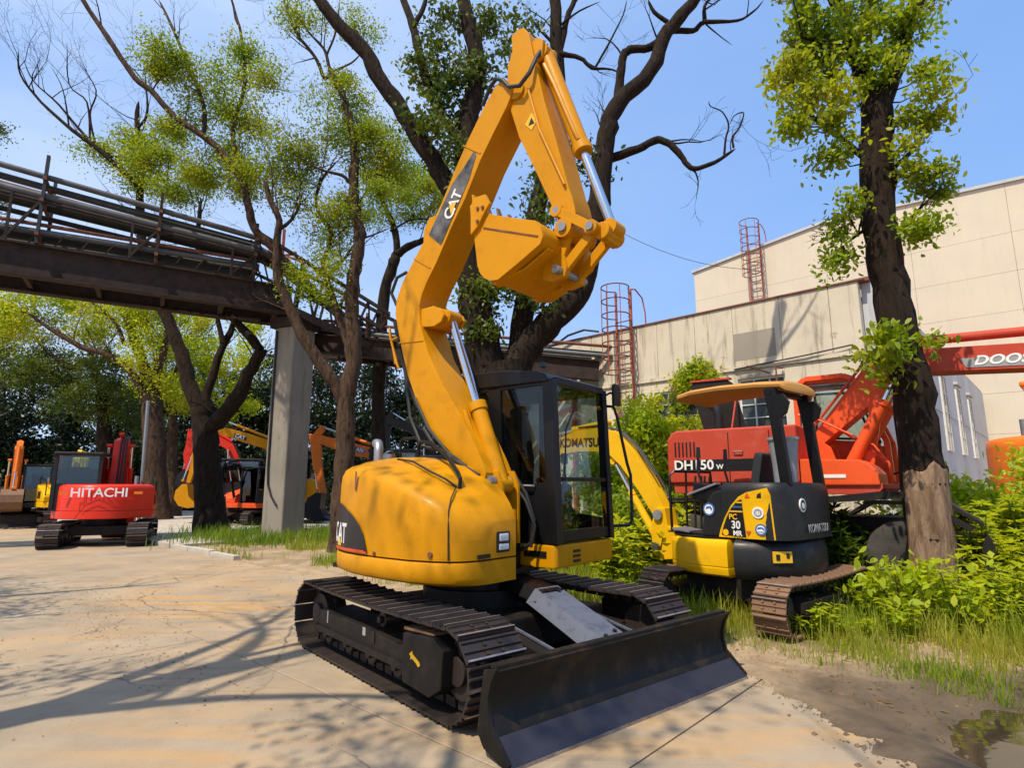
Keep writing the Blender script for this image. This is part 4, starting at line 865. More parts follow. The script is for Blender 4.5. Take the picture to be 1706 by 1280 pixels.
# ------------------------------------------------------------------ the big yellow excavator
HY = -0.6877; TY = -0.8764; DZ = TY - HY
EX = thing('excavator', 'large yellow crawler excavator with raised boom, black cab and black dozer blade on the concrete', 'excavator', (-0.2903, 5.61, 0), HY)
r_ = 0.27; Lh_ = 1.16
for sd in (-1, 1):
    tr = crawler(EX, sd*0.93, 0.46, Lh_, r_, 42, 'track', DZ, sd)
    for o in [c for c in tr.children if c.name.startswith('track_frame')]:
        yo = sd*(0.93+.176)
        mb = MB(); mb.prism([(.62, .14), (.98, .12), (1.12, .2), (1.14, .44), (1.02, .50), (.62, .47)], min(yo-sd*.16, yo+sd*.045), max(yo-sd*.16, yo+sd*.045)); mb.build('idler_guard', M['undercarriage'], tr, bevel=.02)
        mb = MB(); mb.prism([(.6,.48),(1.0,.505),(1.0,.52),(.6,.50)], min(yo-sd*.15, yo+sd*.02), max(yo-sd*.15, yo+sd*.02)); mb.build('mud_ledge', M['rust_track'], tr)
        mb = MB(); mb.prismz([(-1.0, 0), (-.72, 0), (-.72, .1), (-1.0, .1)], 0, 0)
        if sd < 0:
            ys = yo-.008
            def sticker(x0, z0, w_, h_, mat, tilt=0):
                mb = MB(); mb.box((0, 0, 0), (w_, .004, h_)); mb.build('sticker', M[mat], tr, (x0, ys+.006, z0), (0, tilt, 0))
            sticker(-.06, .345, .05, .06, 'grey_letter'); sticker(.60, .30, .035, .10, 'grey_letter', .1); sticker(-.78, .34, .02, .10, 'grey_letter')
            mb = MB(); mb.prism([(-.02,-.045),(.02,-.045),(.02,.045),(-.02,.045)], -.002, .002); mb.build('frame_slot', M['black_flat'], tr, (.10, ys+.004, .33))
            yk = yo-.049
            mb = MB(); mb.prism([(.73,.345),(.77,.372),(.772,.352),(.81,.336),(.855,.318),(.872,.298),(.85,.284),(.832,.297),(.80,.312),(.765,.322),(.745,.312),(.752,.335)], yk, yk+.004); mb.build('arrow_mark', M['decal_yellow'], tr)
# centre frame, swing bearing, blade
mb = MB(); mb.prismz([(-.75,-.72),(-.3,-.5),(.35,-.5),(.85,-.72),(.85,.72),(.35,.5),(-.3,.5),(-.75,.72)], .22, .48); mb.build('centre_frame', M['undercarriage'], EX, rot=(0,0,DZ), bevel=.03)
mb = MB(); mb.cyl((0,0,.47), (0,0,.62), .52, 32); mb.cyl((0,0,.62), (0,0,.80), .46, 32); mb.build('swing_bearing', M['undercarriage'], EX, bevel=.01)
mb = MB(); mb.prismz([(-1.0,-.9),(.45,-.9),(.55,-.3),(.55,.9),(-.9,.95),(-1.2,.4),(-1.2,-.5)], .765, .80); mb.build('belly_plate', M['black_paint'], EX)
BL = bpy.data.objects.new('dozer_blade', None); COL.objects.link(BL); BL.parent = EX; BL.rotation_euler = (0, 0, DZ); BL.empty_display_size = .1
prof = [(1.755,.462),(1.715,.40),(1.69,.33),(1.685,.26),(1.70,.19),(1.745,.11)]
back = [(1.715,.075),(1.665,.16),(1.645,.25),(1.65,.34),(1.675,.41),(1.72,.475)]
mb = MB(); mb.prism(prof+back, -1.19, 1.21); mb.build('mouldboard', M['blade'], BL, bevel=.004)
mb = MB(); mb.prism([(1.748,.117),(1.757,.128),(1.895,.008),(1.885,-.004),(1.72,.085)], -1.195, 1.215); mb.build('cutting_edge', M['cutting_edge'], BL, bevel=.003)
mb = MB(); mb.bar((1.893,-1.19,.004), (1.893,1.21,.004), .012, .020); mb.build('polished_lip', M['worn_edge'], BL)
for y_ in (-1.2, 1.22):
    mb = MB(); mb.prism([(1.77,.48),(1.725,.40),(1.70,.32),(1.70,.25),(1.72,.18),(1.88,.03),(1.87,.0),(1.66,.05),(1.60,.12),(1.63,.30),(1.66,.46)], y_-.014, y_+.014); mb.build('end_plate', M['blade'], BL, bevel=.004)
mb = MB(); mb.bar((1.71,-1.18,.475), (1.71,1.20,.475), .06, .03); mb.build('top_bar', M['blade'], BL, bevel=.006)
for y_ in (-.47, .47):
    mb = MB(); mb.bar((.65, y_*1.0, .40), (1.68, y_, .24), .11, .17); mb.build('push_arm', M['undercarriage'], BL, bevel=.012)
    mb = MB(); mb.bar((.8, y_-.052*np.sign(y_)*1, .485), (1.62, y_-.052*np.sign(y_), .345), .02, .015); mb.build('arm_edge', M['guard'], BL)
mb = MB(); mb.box((1.0, 0, .24), (1.35, .70, .03)); mb.build('arm_plate', M['undercarriage'], BL, rot=(0, .1, 0))
# folded plate over the blade cylinder
def folded(x0, z0, x1, z1, y0, y1, h):
    vs = []
    for (x_, z_) in ((x0, z0), (x1, z1)):
        vs += [(x_-h*.3, y0-.07, z_-h), (x_, y0, z_), (x_, y1, z_), (x_-h*.3, y1+.07, z_-h)]
    top = MB(); top.add(vs, [(0,1,5,4),(1,2,6,5),(2,3,7,6)])
    return top
gd = folded(.85, .68, 1.58, .415, -.09, .16, .10); go = gd.build('cylinder_guard', M['guard'], BL, smooth=0)
sm_ = go.modifiers.new('thick', 'SOLIDIFY'); sm_.thickness = .012; sm_.offset = -1
gd = folded(.45, .735, .93, .665, -.07, .14, .08); g2 = gd.build('cylinder_guard', M['black_paint'], BL, smooth=0)
sm_ = g2.modifiers.new('thick', 'SOLIDIFY'); sm_.thickness = .012; sm_.offset = -1
for (x_, y_) in ((.90,-.02), (.93,.09), (1.50,.10), (1.53,-.03)):
    zz = .68 + (x_-.85)/(.73)*(.415-.68); mb = MB(); mb.cyl((x_, y_, zz-.005), (x_+.006, y_, zz+.016), .016, 8); mb.build('bolt', M['black_flat'], go)
cylinder(BL, (.5, .03, .58), (1.62, .03, .33), .6, .05, 'blade_cylinder', 'black_paint')

# ---- upper structure
Xs = [-1.345,-1.33,-1.29,-1.20,-1.08,-.90,-.65,-.4,-.1,.2,.42,.53,.59,.625,.645,.655]
Yo = [-.30,-.42,-.53,-.67,-.795,-.92,-1.01,-1.045,-1.06,-1.05,-.995,-.935,-.875,-.81,-.74,-.64]
Ss = [1.58,1.60,1.615,1.635,1.645,1.645,1.64,1.63,1.565,1.465,1.37,1.30,1.235,1.20,1.185,1.18]
Ts = [1.64,1.67,1.70,1.735,1.755,1.765,1.765,1.76,1.725,1.665,1.535,1.43,1.35,1.29,1.24,1.215]
YI = -.29
def interp(x, A): return float(np.interp(x, Xs, A))
def section(i):
    x, yo, S, T = Xs[i], Yo[i], Ss[i], Ts[i]
    w_ = YI - yo; k = min(1, w_/.35)
    return [(x, yo, .930), (x, yo-.006*k, 1.08), (x, yo, S-.16), (x, yo+.012*k, S-.07), (x, yo+.045*k, S-.015), (x, yo+.11*k, S+.022*k),
            (x, yo+w_*.55, S+.022*k+(T-S-.022*k)*.62), (x, yo+w_*.82, T-.004), (x, YI, T), (x, YI, 1.3), (x, YI, .930)]
mb = MB(); mb.loft([section(i) for i in range(len(Xs))]); body = mb.build('engine_cover', M['yellow'], EX, smooth=38)
# counterweight skirt under the cover, with a rounded lower edge
def skirt(i):
    x, yo = Xs[i], Yo[i]; k = min(1, (YI-yo)/.35)
    return [(x, yo+.07*k, .742), (x, yo+.012*k, .765), (x, yo-.008*k, .80), (x, yo-.010*k, .90), (x, yo, .916), (x, YI, .916), (x, YI, .742)]
mb = MB(); mb.loft([skirt(i) for i in range(len(Xs))]); mb.build('counterweight', M['yellow'], EX, smooth=38)
# rest of the house behind the cab, same tail radius
Xl = [-1.345,-1.28,-1.12,-.9,-.65]; Yl = [.30,.56,.80,.95,1.03]
def secl(x, y, T): return [(x, YI+.012, .745), (x, YI+.012, T), (x, YI+.2, T), (x, y-.15, T-.03), (x, y-.03, T-.10), (x, y, T-.25), (x, y, .80), (x, y-.06, .745)]
mb = MB(); mb.loft([secl(x, y, interp(x, Ts)-.004) for x, y in zip(Xl, Yl)]); mb.build('rear_cover', M['yellow'], EX, smooth=38)
# black swept panel with the maker's letters on the rear corner
px_ = np.linspace(-1.095, -.29, 15)
top_ = lambda x: .945 + .415*math.sqrt(max(0, 1-((x+1.095)/.806)**2))
vs = []; fs = []
for j, x in enumerate(px_):
    for k in range(7):
        z = .942 + (top_(x)-.942)*k/6; yo = interp(x, Yo) - .0055 - (.006 if .95 < z < 1.3 else 0.003)
        vs.append((x-.006, yo-.004, z))
for j in range(14):
    for k in range(6): fs.append((j*7+k, (j+1)*7+k, (j+1)*7+k+1, j*7+k+1))
mb = MB(); mb.add(vs, fs); pn = mb.build('corner_panel', M['black_flat'], EX, smooth=60)
vs2 = []; fs2 = []
for j, x in enumerate(px_):
    yo = interp(x, Yo)-.016
    vs2 += [(x-.006, yo, .942), (x-.006, yo, .965 if x < -.33 else .95)]
for j in range(14): fs2.append((2*j, 2*j+2, 2*j+3, 2*j+1))
mb = MB(); mb.add(vs2, fs2); mb.build('red_stripe', M['decal_red'], EX)
xa, xb = -.92, -.66; tang = math.atan2(interp(xb, Yo)-interp(xa, Yo), xb-xa)
for ch_, x_ in zip('CAT', (-.915, -.80, -.69)):
    ta_ = math.atan2(interp(x_+.06, Yo)-interp(x_-.06, Yo), .12)
    text(ch_, .235, M['white'], EX, (x_, interp(x_, Yo)-.017, 1.075), (R(90), 0, ta_), bold=.02, sx=.80)
mb = MB(); mb.prism([(-.055,-.03),(.055,-.03),(.0,.035)], -.002, .002); mb.build('orange_triangle', M['decal_yellow'], EX, (-.80, interp(-.80, Yo)-.023, 1.005), (0, 0, tang))
def on_side(name, poly, mat, off=.004, lift=0.0):
    """flat shape laid on the curved flank, (x, z) outline, built as a slim raised strip"""
    n = len(poly); vs = [(p[0], interp(p[0], Yo)-.006-off, p[1]) for p in poly]; mb = MB(); mb.add(vs, [tuple(range(n))]); return mb.build(name, M[mat], EX, smooth=0)
on_side('door_slit', [(-.535,1.46),(-.52,1.45),(-.505,1.46),(-.50,1.60),(-.515,1.62),(-.53,1.61)], 'rust', .006)
# seams, lamp and step on the front shell
mb = MB(); mb.tube([(.40,-.74,1.478), (.46,-.85,1.40), (.50,-.915,1.30), (.53,-.945,1.15), (.535,-.945,.935)], .006, 5); mb.build('seam', M['black_flat'], EX)
mb = MB(); mb.cyl((.40,-1.012,.975), (.40,-.98,.975), .022, 12); mb.build('bolt', M['rust'], EX); mb = MB(); mb.cyl((-.20,-1.068,.95), (-.20,-1.04,.95), .016, 12); mb.build('bolt', M['rust'], EX)
lx = .662
mb = MB(); mb.box((lx-.012, -.455, 1.05), (.035, .165, .165)); lm = mb.build('work_lamp', M['black_flat'], EX, rot=(0,0,0), bevel=.02)
mb = MB(); mb.box((lx+.002, -.455, 1.085), (.02, .11, .06)); mb.build('lens', M['lamp'], lm, bevel=.012)
mb = MB(); mb.box((lx+.001, -.455, 1.012), (.02, .12, .05)); mb.build('lens', M['lamp'], lm, bevel=.01)
mb = MB(); mb.box((.655, -.68, .955), (.02, .13, .03)); mb.build('step_slot', M['black_flat'], EX)
mb = MB(); mb.cyl((-.85,-.42,1.74), (-.85,-.42,1.80), .06, 14); mb.cyl((-.85,-.42,1.80), (-.86,-.42,1.815), .045, 14); mb.build('filler_cap', M['steel'], EX, bevel=.004)
mb = MB(); mb.tube([(-1.12,-.34,1.70),(-1.12,-.34,1.83),(-1.135,-.33,1.885),(-1.17,-.31,1.925),(-1.23,-.29,1.93)], .048, 14); mb.build('exhaust_pipe', M['steel'], EX, smooth=60)
# grab rails on the cover
mb = MB(); mb.tube([(-.42,-.42,1.75),(-.42,-.42,1.86),(-.38,-.43,1.90),(-.2,-.47,1.88),(.1,-.57,1.76),(.34,-.66,1.60),(.39,-.68,1.55),(.385,-.685,1.42)], .017, 8); mb.build('grab_rail', M['black_paint'], EX)
mb = MB(); mb.tube([(-.75,-.36,1.76),(-.75,-.36,1.92),(-.72,-.36,1.95),(-.52,-.36,1.95),(-.49,-.36,1.92),(-.49,-.36,1.75)], .013, 8); mb.build('grab_rail', M['black_paint'], EX)
mb = MB(); mb.tube([(-.5,-.60,1.735),(-.15,-.72,1.70),(.12,-.78,1.615),(.3,-.76,1.545),(.37,-.70,1.48)], .009, 6); mb.build('cover_cable', M['rubber'], EX)
mb = MB(); mb.box((-.25, -.2, 1.72), (.5, .16, .08)); mb.build('valve_block', M['black_paint'], EX, bevel=.02)

# ---- cab floor box in yellow
mb = MB(); mb.prismz([(.30,.075),(.76,.075),(.79,.105),(.79,1.03),(.76,1.06),(-.55,1.06),(-.55,.075)], .79, .985); mb.build('cab_floor', M['yellow'], EX, bevel=.02)
for k in range(3):
    mb = MB(); mb.box((.792, .405, .835+k*.042), (.012, .11, .022)); mb.build('vent_slot', M['black_flat'], EX)
mb = MB(); mb.box((.58, .073, .905), (.24, .012, .052)); mb.build('side_slot', M['black_flat'], EX)
mb = MB(); mb.prismz([(.0,-.285),(.42,-.285),(.42,.07),(.0,.07)], .80, 1.0); mb.build('boom_foot_bracket', M['undercarriage'], EX, bevel=.01)
# ---- cab
CB = bpy.data.objects.new('cab', None); COL.objects.link(CB); CB.parent = EX; CB.empty_display_size = .1
y0, y1 = .08, 1.06
mb = MB(); mb.prism([(-.62,2.50),(-.60,2.56),(-.2,2.60),(.25,2.585),(.60,2.535),(.70,2.49),(.745,2.43),(.72,2.42),(-.62,2.44)], y0-.012, y1+.012); mb.build('roof', M['black_paint'], CB, bevel=.03, seg=3)
def post(name, a, b, w_, h_, mat='black_paint'):
    mb = MB(); mb.bar(a, b, w_, h_); return mb.build(name, M[mat], CB, bevel=.012)
post('front_post', (.765,y0+.045,.99), (.715,y0+.045,2.45), .09, .11); post('front_post', (.765,y1-.035,.99), (.715,y1-.035,2.45), .07, .09)
post('rear_post', (-.58,y0+.04,.99), (-.58,y0+.04,2.47), .08, .12); post('rear_post', (-.58,y1-.04,.99), (-.58,y1-.04,2.47), .08, .12)
post('side_post', (.10,y0+.03,1.5), (.08,y0+.03,2.46), .05, .16); post('door_post', (-.02,y1-.03,.99), (-.02,y1-.03,2.46), .05, .10)
post('front_rail', (.755,y0+.09,1.055), (.755,y1-.07,1.055), .06, .10); post('front_rail', (.735,y0+.09,2.44), (.735,y1-.07,2.44), .06, .07); post('front_rail', (.758,y0+.09,1.55), (.758,y1-.07,1.55), .035, .04)
post('side_rail', (-.54,y0+.03,2.43), (.68,y0+.03,2.43), .05, .07); post('side_rail', (-.54,y1-.03,2.43), (.68,y1-.03,2.43), .05, .07)
mb = MB(); mb.prism([(-.56,.99),(.73,.99),(.705,1.52),(.40,1.50),(-.10,1.56),(-.56,1.60)], y0+.005, y0+.045); mb.build('side_panel', M['black_paint'], CB, bevel=.01)
mb = MB(); mb.box((-.56, (y0+y1)/2, 1.4), (.05, y1-y0-.16, .82)); mb.build('back_panel', M['black_paint'], CB)
mb = MB(); mb.prism([(-.56,.99),(.73,.99),(.73,1.18),(.4,1.22),(.1,1.45),(-.56,1.55)], y1-.045, y1-.008); mb.build('door_panel', M['black_paint'], CB, bevel=.01)
def pane(name, pts, mat='glass'):
    mb = MB(); mb.add(pts, [(0,1,2,3)]); return mb.build(name, M[mat], CB, smooth=0)
pane('upper_windscreen', [(.772,y0+.08,1.565),(.772,y1-.06,1.565),(.742,y1-.06,2.41),(.742,y0+.08,2.41)])
pane('lower_windscreen', [(.784,y0+.08,1.10),(.784,y1-.06,1.10),(.773,y1-.06,1.535),(.773,y0+.08,1.535)])
pane('side_window', [(-.53,y0+.022,1.56),(.03,y0+.022,1.52),(.01,y0+.022,2.40),(-.53,y0+.022,2.40)]); pane('side_window', [(.17,y0+.022,1.5),(.70,y0+.022,1.5),(.67,y0+.022,2.40),(.15,y0+.022,2.40)], 'dark_glass')
pane('door_window', [(.03,y1-.02,1.4),(.69,y1-.02,1.2),(.665,y1-.02,2.40),(.03,y1-.02,2.40)]); pane('door_window', [(-.53,y1-.02,1.6),(-.08,y1-.02,1.5),(-.08,y1-.02,2.40),(-.53,y1-.02,2.40)])
pane('rear_window', [(-.585,y0+.1,1.82),(-.585,y1-.1,1.82),(-.585,y1-.1,2.42),(-.585,y0+.1,2.42)])
mb = MB(); mb.box((.06, (y0+y1)/2, 2.405), (1.22, y1-y0-.16, .02)); mb.build('roof_liner', M['liner'], CB)
st = MB(); st.box((-.12, .58, 1.32), (.50, .50, .16)); so_ = st.build('seat', M['seat'], CB, bevel=.05, seg=3)
st = MB(); st.box((-.36, .58, 1.70), (.14, .48, .66), (0, -.14, 0)); st.build('seat_back', M['seat'], so_, bevel=.06, seg=3)
st = MB(); st.box((-.43, .58, 2.12), (.09, .26, .18)); st.build('head_rest', M['seat'], so_, bevel=.04, seg=3)
st = MB(); st.box((-.1, .58, 1.12), (.46, .42, .24)); st.build('seat_base', M['liner'], so_)
for y_ in (.22, .94):
    st = MB(); st.box((.05, y_, 1.34), (.62, .14, .34)); cs = st.build('console', M['liner'], CB, bevel=.03)
    st = MB(); st.cyl((.28, y_, 1.5), (.31, y_, 1.72), .012, 8); st.box((.312, y_, 1.77), (.05, .045, .11)); st.build('joystick', M['black_flat'], cs, bevel=.01)
for y_ in (.48, .66):
    st = MB(); st.cyl((.55, y_, 1.0), (.50, y_, 1.52), .014, 8); st.box((.54, y_, 1.06), (.18, .09, .02)); st.cyl((.50, y_, 1.52), (.495, y_, 1.60), .022, 8); st.build('travel_lever', M['black_flat'], CB)
mb = MB(); mb.box((.60, y0+.12, 1.46), (.14, .05, .24), (0, -.2, 0)); mb.build('monitor', M['black_flat'], CB, bevel=.02)
mb = MB(); mb.tube([(.30,y0-.01,1.50),(.31,y0-.035,1.50),(.56,y0-.035,1.49),(.57,y0-.01,1.49)], .011, 6); mb.build('grab_handle', M['steel'], CB)
mb = MB(); mb.tube([(.80,y0+.17,1.53),(.79,y0+.16,1.6),(.782,y0+.2,2.0),(.765,y0+.45,2.32)], .008, 5); mb.build('wiper', M['black_flat'], CB)
mb = MB(); mb.tube([(.72,y1+.01,2.30),(.78,y1+.10,2.30),(.80,y1+.13,2.2),(.84,y1+.24,1.72),(.86,y1+.27,1.6),(.86,y1+.27,1.15),(.84,y1+.24,1.10),(.77,y1+.03,1.10)], .016, 8); mb.build('hand_rail', M['black_paint'], CB)
mb = MB(); mb.tube([(.73,y1,2.40),(.77,y1+.06,2.44),(.80,y1+.10,2.42)], .012, 6); mr_ = mb.build('mirror', M['black_paint'], CB)
mb = MB(); mb.prismx([(y1+.03,2.30),(y1+.16,2.30),(y1+.17,2.34),(y1+.165,2.5),(y1+.14,2.53),(y1+.05,2.53),(y1+.03,2.5)], .80, .835); mb.build('mirror_head', M['black_paint'], mr_, bevel=.012)
mb = MB(); mb.box((.66, y0+.02, 2.585), (.05, .06, .05)); mb.build('roof_lamp', M['black_flat'], CB, bevel=.01)
mb = MB(); mb.tube([(.40,-.03,1.62),(.52,.02,1.42),(.60,.03,1.2),(.58,.02,1.0),(.45,.0,.93)], .02, 7); mb.tube([(.38,-.06,1.58),(.55,-.02,1.36),(.64,-.01,1.15),(.60,-.02,.97)], .016, 7); mb.build('hose', M['rubber'], EX)

# ---- boom, stick, bucket
outer = [(.30,1.52),(.17,1.62),(.048,1.72),(-.289,1.99),(-.50,2.27),(-.66,2.58),(-.76,2.85),(-.83,3.06),(-.885,3.25),(-.875,3.40),(-.79,3.575),(-.66,3.73),(-.55,3.86),(-.343,4.09),(-.042,4.58),(.12,4.82),(.30,5.05),(.47,5.235),(.55,5.28),(.62,5.25)]
inner = [(.70,5.14),(.665,5.04),(.623,4.969),(.45,4.75),(.296,4.547),(.104,4.223),(-.077,3.981),(-.279,3.668),(-.41,3.50),(-.48,3.38),(-.515,3.27),(-.50,3.10),(-.425,2.90),(-.367,2.758),(-.15,2.42),(.05,2.16),(.22,1.92),(.34,1.72),(.40,1.60),(.38,1.52)]
mb = MB(); mb.prism(outer+inner, -.38, -.02); BM = mb.build('boom', M['yellow'], EX, bevel=.012, smooth=30)
mb = MB()
for k in range(len(outer)-1): pass
def rib(name, pts, mat, w_, h_):
    mb = MB()
    for a, b in zip(pts[:-1], pts[1:]): mb.bar(a, b, w_, h_)
    return mb.build(name, M[mat], BM)
# weld seams across the boom side
for a, b in (((-.62,3.80),(-.36,3.63)), ((-.80,2.93),(-.44,2.90)), ((.07,4.79),(.30,4.62))):
    mb = MB(); mb.bar((a[0],-.383,a[1]), (b[0],-.383,b[1]), .008, .012); mb.build('weld_seam', M['yellow'], BM)
# black decal with letters along the boom
dc = [(-.395,3.99),(-.215,3.83),(.155,4.40),(.245,4.62),(.225,4.68),(.06,4.53),(-.07,4.43)]
mb = MB(); mb.add([(p[0], -.385, p[1]) for p in dc], [tuple(range(len(dc)))]); mb.build('boom_decal', M['worn_film'], BM)
ang = math.atan2(.57, .37)
text('CAT', .185, M['white'], BM, (-.05, -.389, 4.20), (R(90), -ang, 0), bold=.02, sx=.85, spacing=.9)
mb = MB(); mb.prism([(-.07,-.03),(.07,-.03),(0,.05)], -.001, .001); mb.build('orange_triangle', M['decal_yellow'], BM, (-.06, -.392, 4.18), (0, -ang, 0))
# cylinder bracket, pins
mb = MB(); mb.prism([(-.54,3.24),(-.34,3.24),(-.22,3.18),(-.185,3.12),(-.22,3.06),(-.32,3.03),(-.50,3.05)], -.30, -.10); mb.build('cylinder_bracket', M['yellow'], BM, bevel=.02)
for y_ in (-.335, -.065):
    mb = MB(); mb.prism([(-.54,3.24),(-.34,3.24),(-.22,3.18),(-.185,3.12),(-.22,3.06),(-.32,3.03),(-.50,3.05)], y_-.02, y_+.02); mb.build('bracket_cheek', M['yellow'], BM, bevel=.008)
cylinder(EX, (.42,-.20,1.50), (-.24,-.20,3.13), .44, .075, 'boom_cylinder')
mb = MB(); mb.tube([(.07,-.31,2.17),(.10,-.31,2.10),(.33,-.31,1.60),(.35,-.29,1.55)], .024, 8); mb.build('cylinder_pipe', M['yellow'], EX)
mb = MB(); mb.cyl((.40,-.36,1.53), (.40,-.03,1.53), .05, 14); mb.build('boom_pin', M['steel'], EX)
mb = MB(); mb.prism([(.18,1.3),(.5,1.3),(.5,1.5),(.44,1.62),(.36,1.62),(.25,1.5)], -.285, -.25); mb.prism([(.18,1.0),(.5,1.0),(.5,1.5),(.44,1.62),(.36,1.62),(.25,1.5)], -.07, -.035); mb.build('boom_bracket', M['yellow'], EX, bevel=.008)
cylinder(EX, (-.46,-.20,4.19), (.70,-.20,5.60), .80, .062, 'stick_cylinder')
mb = MB(); mb.prism([(-.58,3.88),(-.36,4.10),(-.42,4.24),(-.50,4.24),(-.58,4.12)], -.29, -.26); mb.prism([(-.58,3.88),(-.36,4.10),(-.42,4.24),(-.50,4.24),(-.58,4.12)], -.14, -.11); mb.build('cylinder_lug', M['yellow'], BM, bevel=.006)
sl_ = [(.645,5.72),(.655,5.56),(.60,5.42),(.595,5.28),(.625,4.98),(.735,4.63),(.911,4.248),(1.057,3.916),(1.15,3.70),(1.17,3.58)]
sr_ = [(1.24,3.53),(1.31,3.60),(1.33,3.72),(1.30,3.86),(1.267,3.95),(1.146,4.436),(1.023,4.877),(.955,5.18),(.90,5.42),(.853,5.64),(.80,5.73),(.72,5.76)]
mb = MB(); mb.prism(sl_+sr_, -.34, -.06); SK = mb.build('stick', M['yellow'], EX, bevel=.012, smooth=30)
for y_ in (-.352, -.048):
    mb = MB(); mb.cyl((.72,y_-.012,5.10), (.72,y_+.012,5.10), .085, 18); mb.build('pivot_boss', M['yellow'], SK, bevel=.004)
mb = MB(); mb.prism([(-.075,0),(0,-.085),(.075,0),(0,.085)], -.001, .001); wd = mb.build('warning_decal', M['decal_yellow'], SK, (.885,-.344,4.72))
mb = MB(); mb.prism([(-.035,-.03),(.035,-.03),(0,.04)], -.001, .001); mb.build('warning_sign', M['black_flat'], wd, (0,-.002,0))
mb = MB(); mb.prism([(.86,5.30),(.98,5.36),(1.0,5.52),(.93,5.58),(.84,5.55)], -.31, -.27); mb.prism([(.86,5.30),(.98,5.36),(1.0,5.52),(.93,5.58),(.84,5.55)], -.13, -.09); mb.build('cylinder_lug', M['yellow'], SK, bevel=.008)
cylinder(EX, (.95,-.20,5.45), (1.60,-.20,3.53), .58, .072, 'bucket_cylinder')
mb = MB(); mb.tube([(.99,-.285,5.28),(1.1,-.285,5.02),(1.30,-.285,4.48),(1.33,-.27,4.40)], .018, 7); mb.tube([(.86,-.36,5.05),(.98,-.36,4.6),(1.24,-.36,3.98)], .012, 6); mb.build('cylinder_pipe', M['yellow'], EX)
# linkage
def link(name, a, b, y, w_, mat='yellow', r=.06, th=.05):
    a = Vector((a[0], y, a[1])); b = Vector((b[0], y, b[1])); d = (b-a).normalized()
    mb = MB(); mb.bar(a, b, th, w_); 
    for p in (a, b): mb.cyl(p+Vector((0,-th*.62,0)), p+Vector((0,th*.62,0)), r, 18)
    return mb.build(name, M[mat], EX, bevel=.006)
for y_ in (-.375, -.025):
    link('idler_link', (1.17,3.76), (1.50,3.515), y_, .08, th=.04); link('bucket_link', (1.50,3.515), (1.175,3.235), y_ + (.06 if y_ < -.2 else -.06), .085, th=.05)
mb = MB(); mb.cyl((1.50,-.42,3.515), (1.50,.02,3.515), .035, 12); mb.cyl((1.17,-.40,3.76), (1.17,.0,3.76), .03, 12); mb.cyl((1.24,-.42,3.585), (1.24,.02,3.585), .04, 12); mb.cyl((1.175,-.42,3.235), (1.175,.02,3.235), .035, 12); mb.build('pin', M['steel'], EX)
mb = MB(); mb.cyl((1.24,-.40,3.585), (1.24,.0,3.585), .085, 20); mb.build('stick_end_boss', M['yellow'], EX, bevel=.006)
mb = MB(); mb.bar((1.50,-.2,3.515), (1.615,-.2,3.455), .20, .10); mb.cyl((1.56,-.33,3.49), (1.56,-.07,3.49), .072, 16); mb.build('rod_yoke', M['yellow'], EX, bevel=.01)
BK = bpy.data.objects.new('bucket', None); COL.objects.link(BK); BK.parent = EX; BK.empty_display_size = .1
side = [(.41,3.93),(.43,3.80),(.455,3.60),(.49,3.374),(.525,3.29),(.576,3.235),(.645,3.20),(.725,3.19),(.95,3.285),(1.166,3.385),(1.195,3.44),(1.185,3.50),(1.165,3.56),(1.12,3.60),(.90,3.69),(.668,3.79),(.56,3.86)]
yl, yr = -.60, .17
for y_ in (yl, yr):
    mb = MB(); mb.prism(side, y_-.014, y_+.014); mb.build('side_plate', M['yellow'], BK, bevel=.005)
# curved shell from lip to hinge, open at the top
path = side[:14]; th = .022
ins = []
for i, p in enumerate(path):
    q0 = path[max(i-1,0)]; q1 = path[min(i+1,len(path)-1)]; d = Vector((q1[0]-q0[0], q1[1]-q0[1])).normalized(); ins.append((p[0]-d.y*th, p[1]+d.x*th))
mb = MB(); mb.prism(list(path)+ins[::-1], yl+.0145, yr-.0145); mb.build('shell', M['yellow'], BK, smooth=50)
mb = MB(); mb.prism([(.395,3.96),(.415,3.96),(.45,3.74),(.425,3.73)], yl-.018, yr+.018); mb.build('lip', M['yellow'], BK, bevel=.004)
for k in range(5):
    y_ = yl+.05 + k*(yr-yl-.10)/4
    mb = MB(); mb.add([(.425,y_-.04,3.86),(.46,y_-.04,3.88),(.46,y_+.04,3.88),(.425,y_+.04,3.86),(.372,y_-.022,4.085),(.388,y_-.022,4.09),(.388,y_+.022,4.09),(.372,y_+.022,4.085)], [(0,1,2,3),(7,6,5,4),(0,4,5,1),(1,5,6,2),(2,6,7,3),(3,7,4,0)]); mb.build('tooth', M['rust_track'] if k else M['yellow'], BK, bevel=.004)
for y_, s_ in ((yl-.024, -1), (yr+.024, 1)):
    mb = MB(); mb.prism([(.43,3.93),(.47,4.00),(.60,3.99),(.655,3.89),(.60,3.83),(.52,3.72),(.435,3.66)], min(y_, y_+s_*.012)-.01, max(y_, y_+s_*.012)+.01); pl_ = mb.build('side_cutter', M['yellow'], BK, bevel=.006)
    for p in ((.52,3.88),(.58,3.87),(.52,3.76)):
        mb = MB(); mb.cyl((p[0], y_+s_*.01, p[1]), (p[0], y_+s_*.034, p[1]), .016, 8); mb.build('bolt', M['rust'], pl_)
mb = MB(); mb.bar((.56,yl-.017,3.70), (1.15,yl-.017,3.455), .006, .012); mb.build('wear_line', M['rust'], BK)
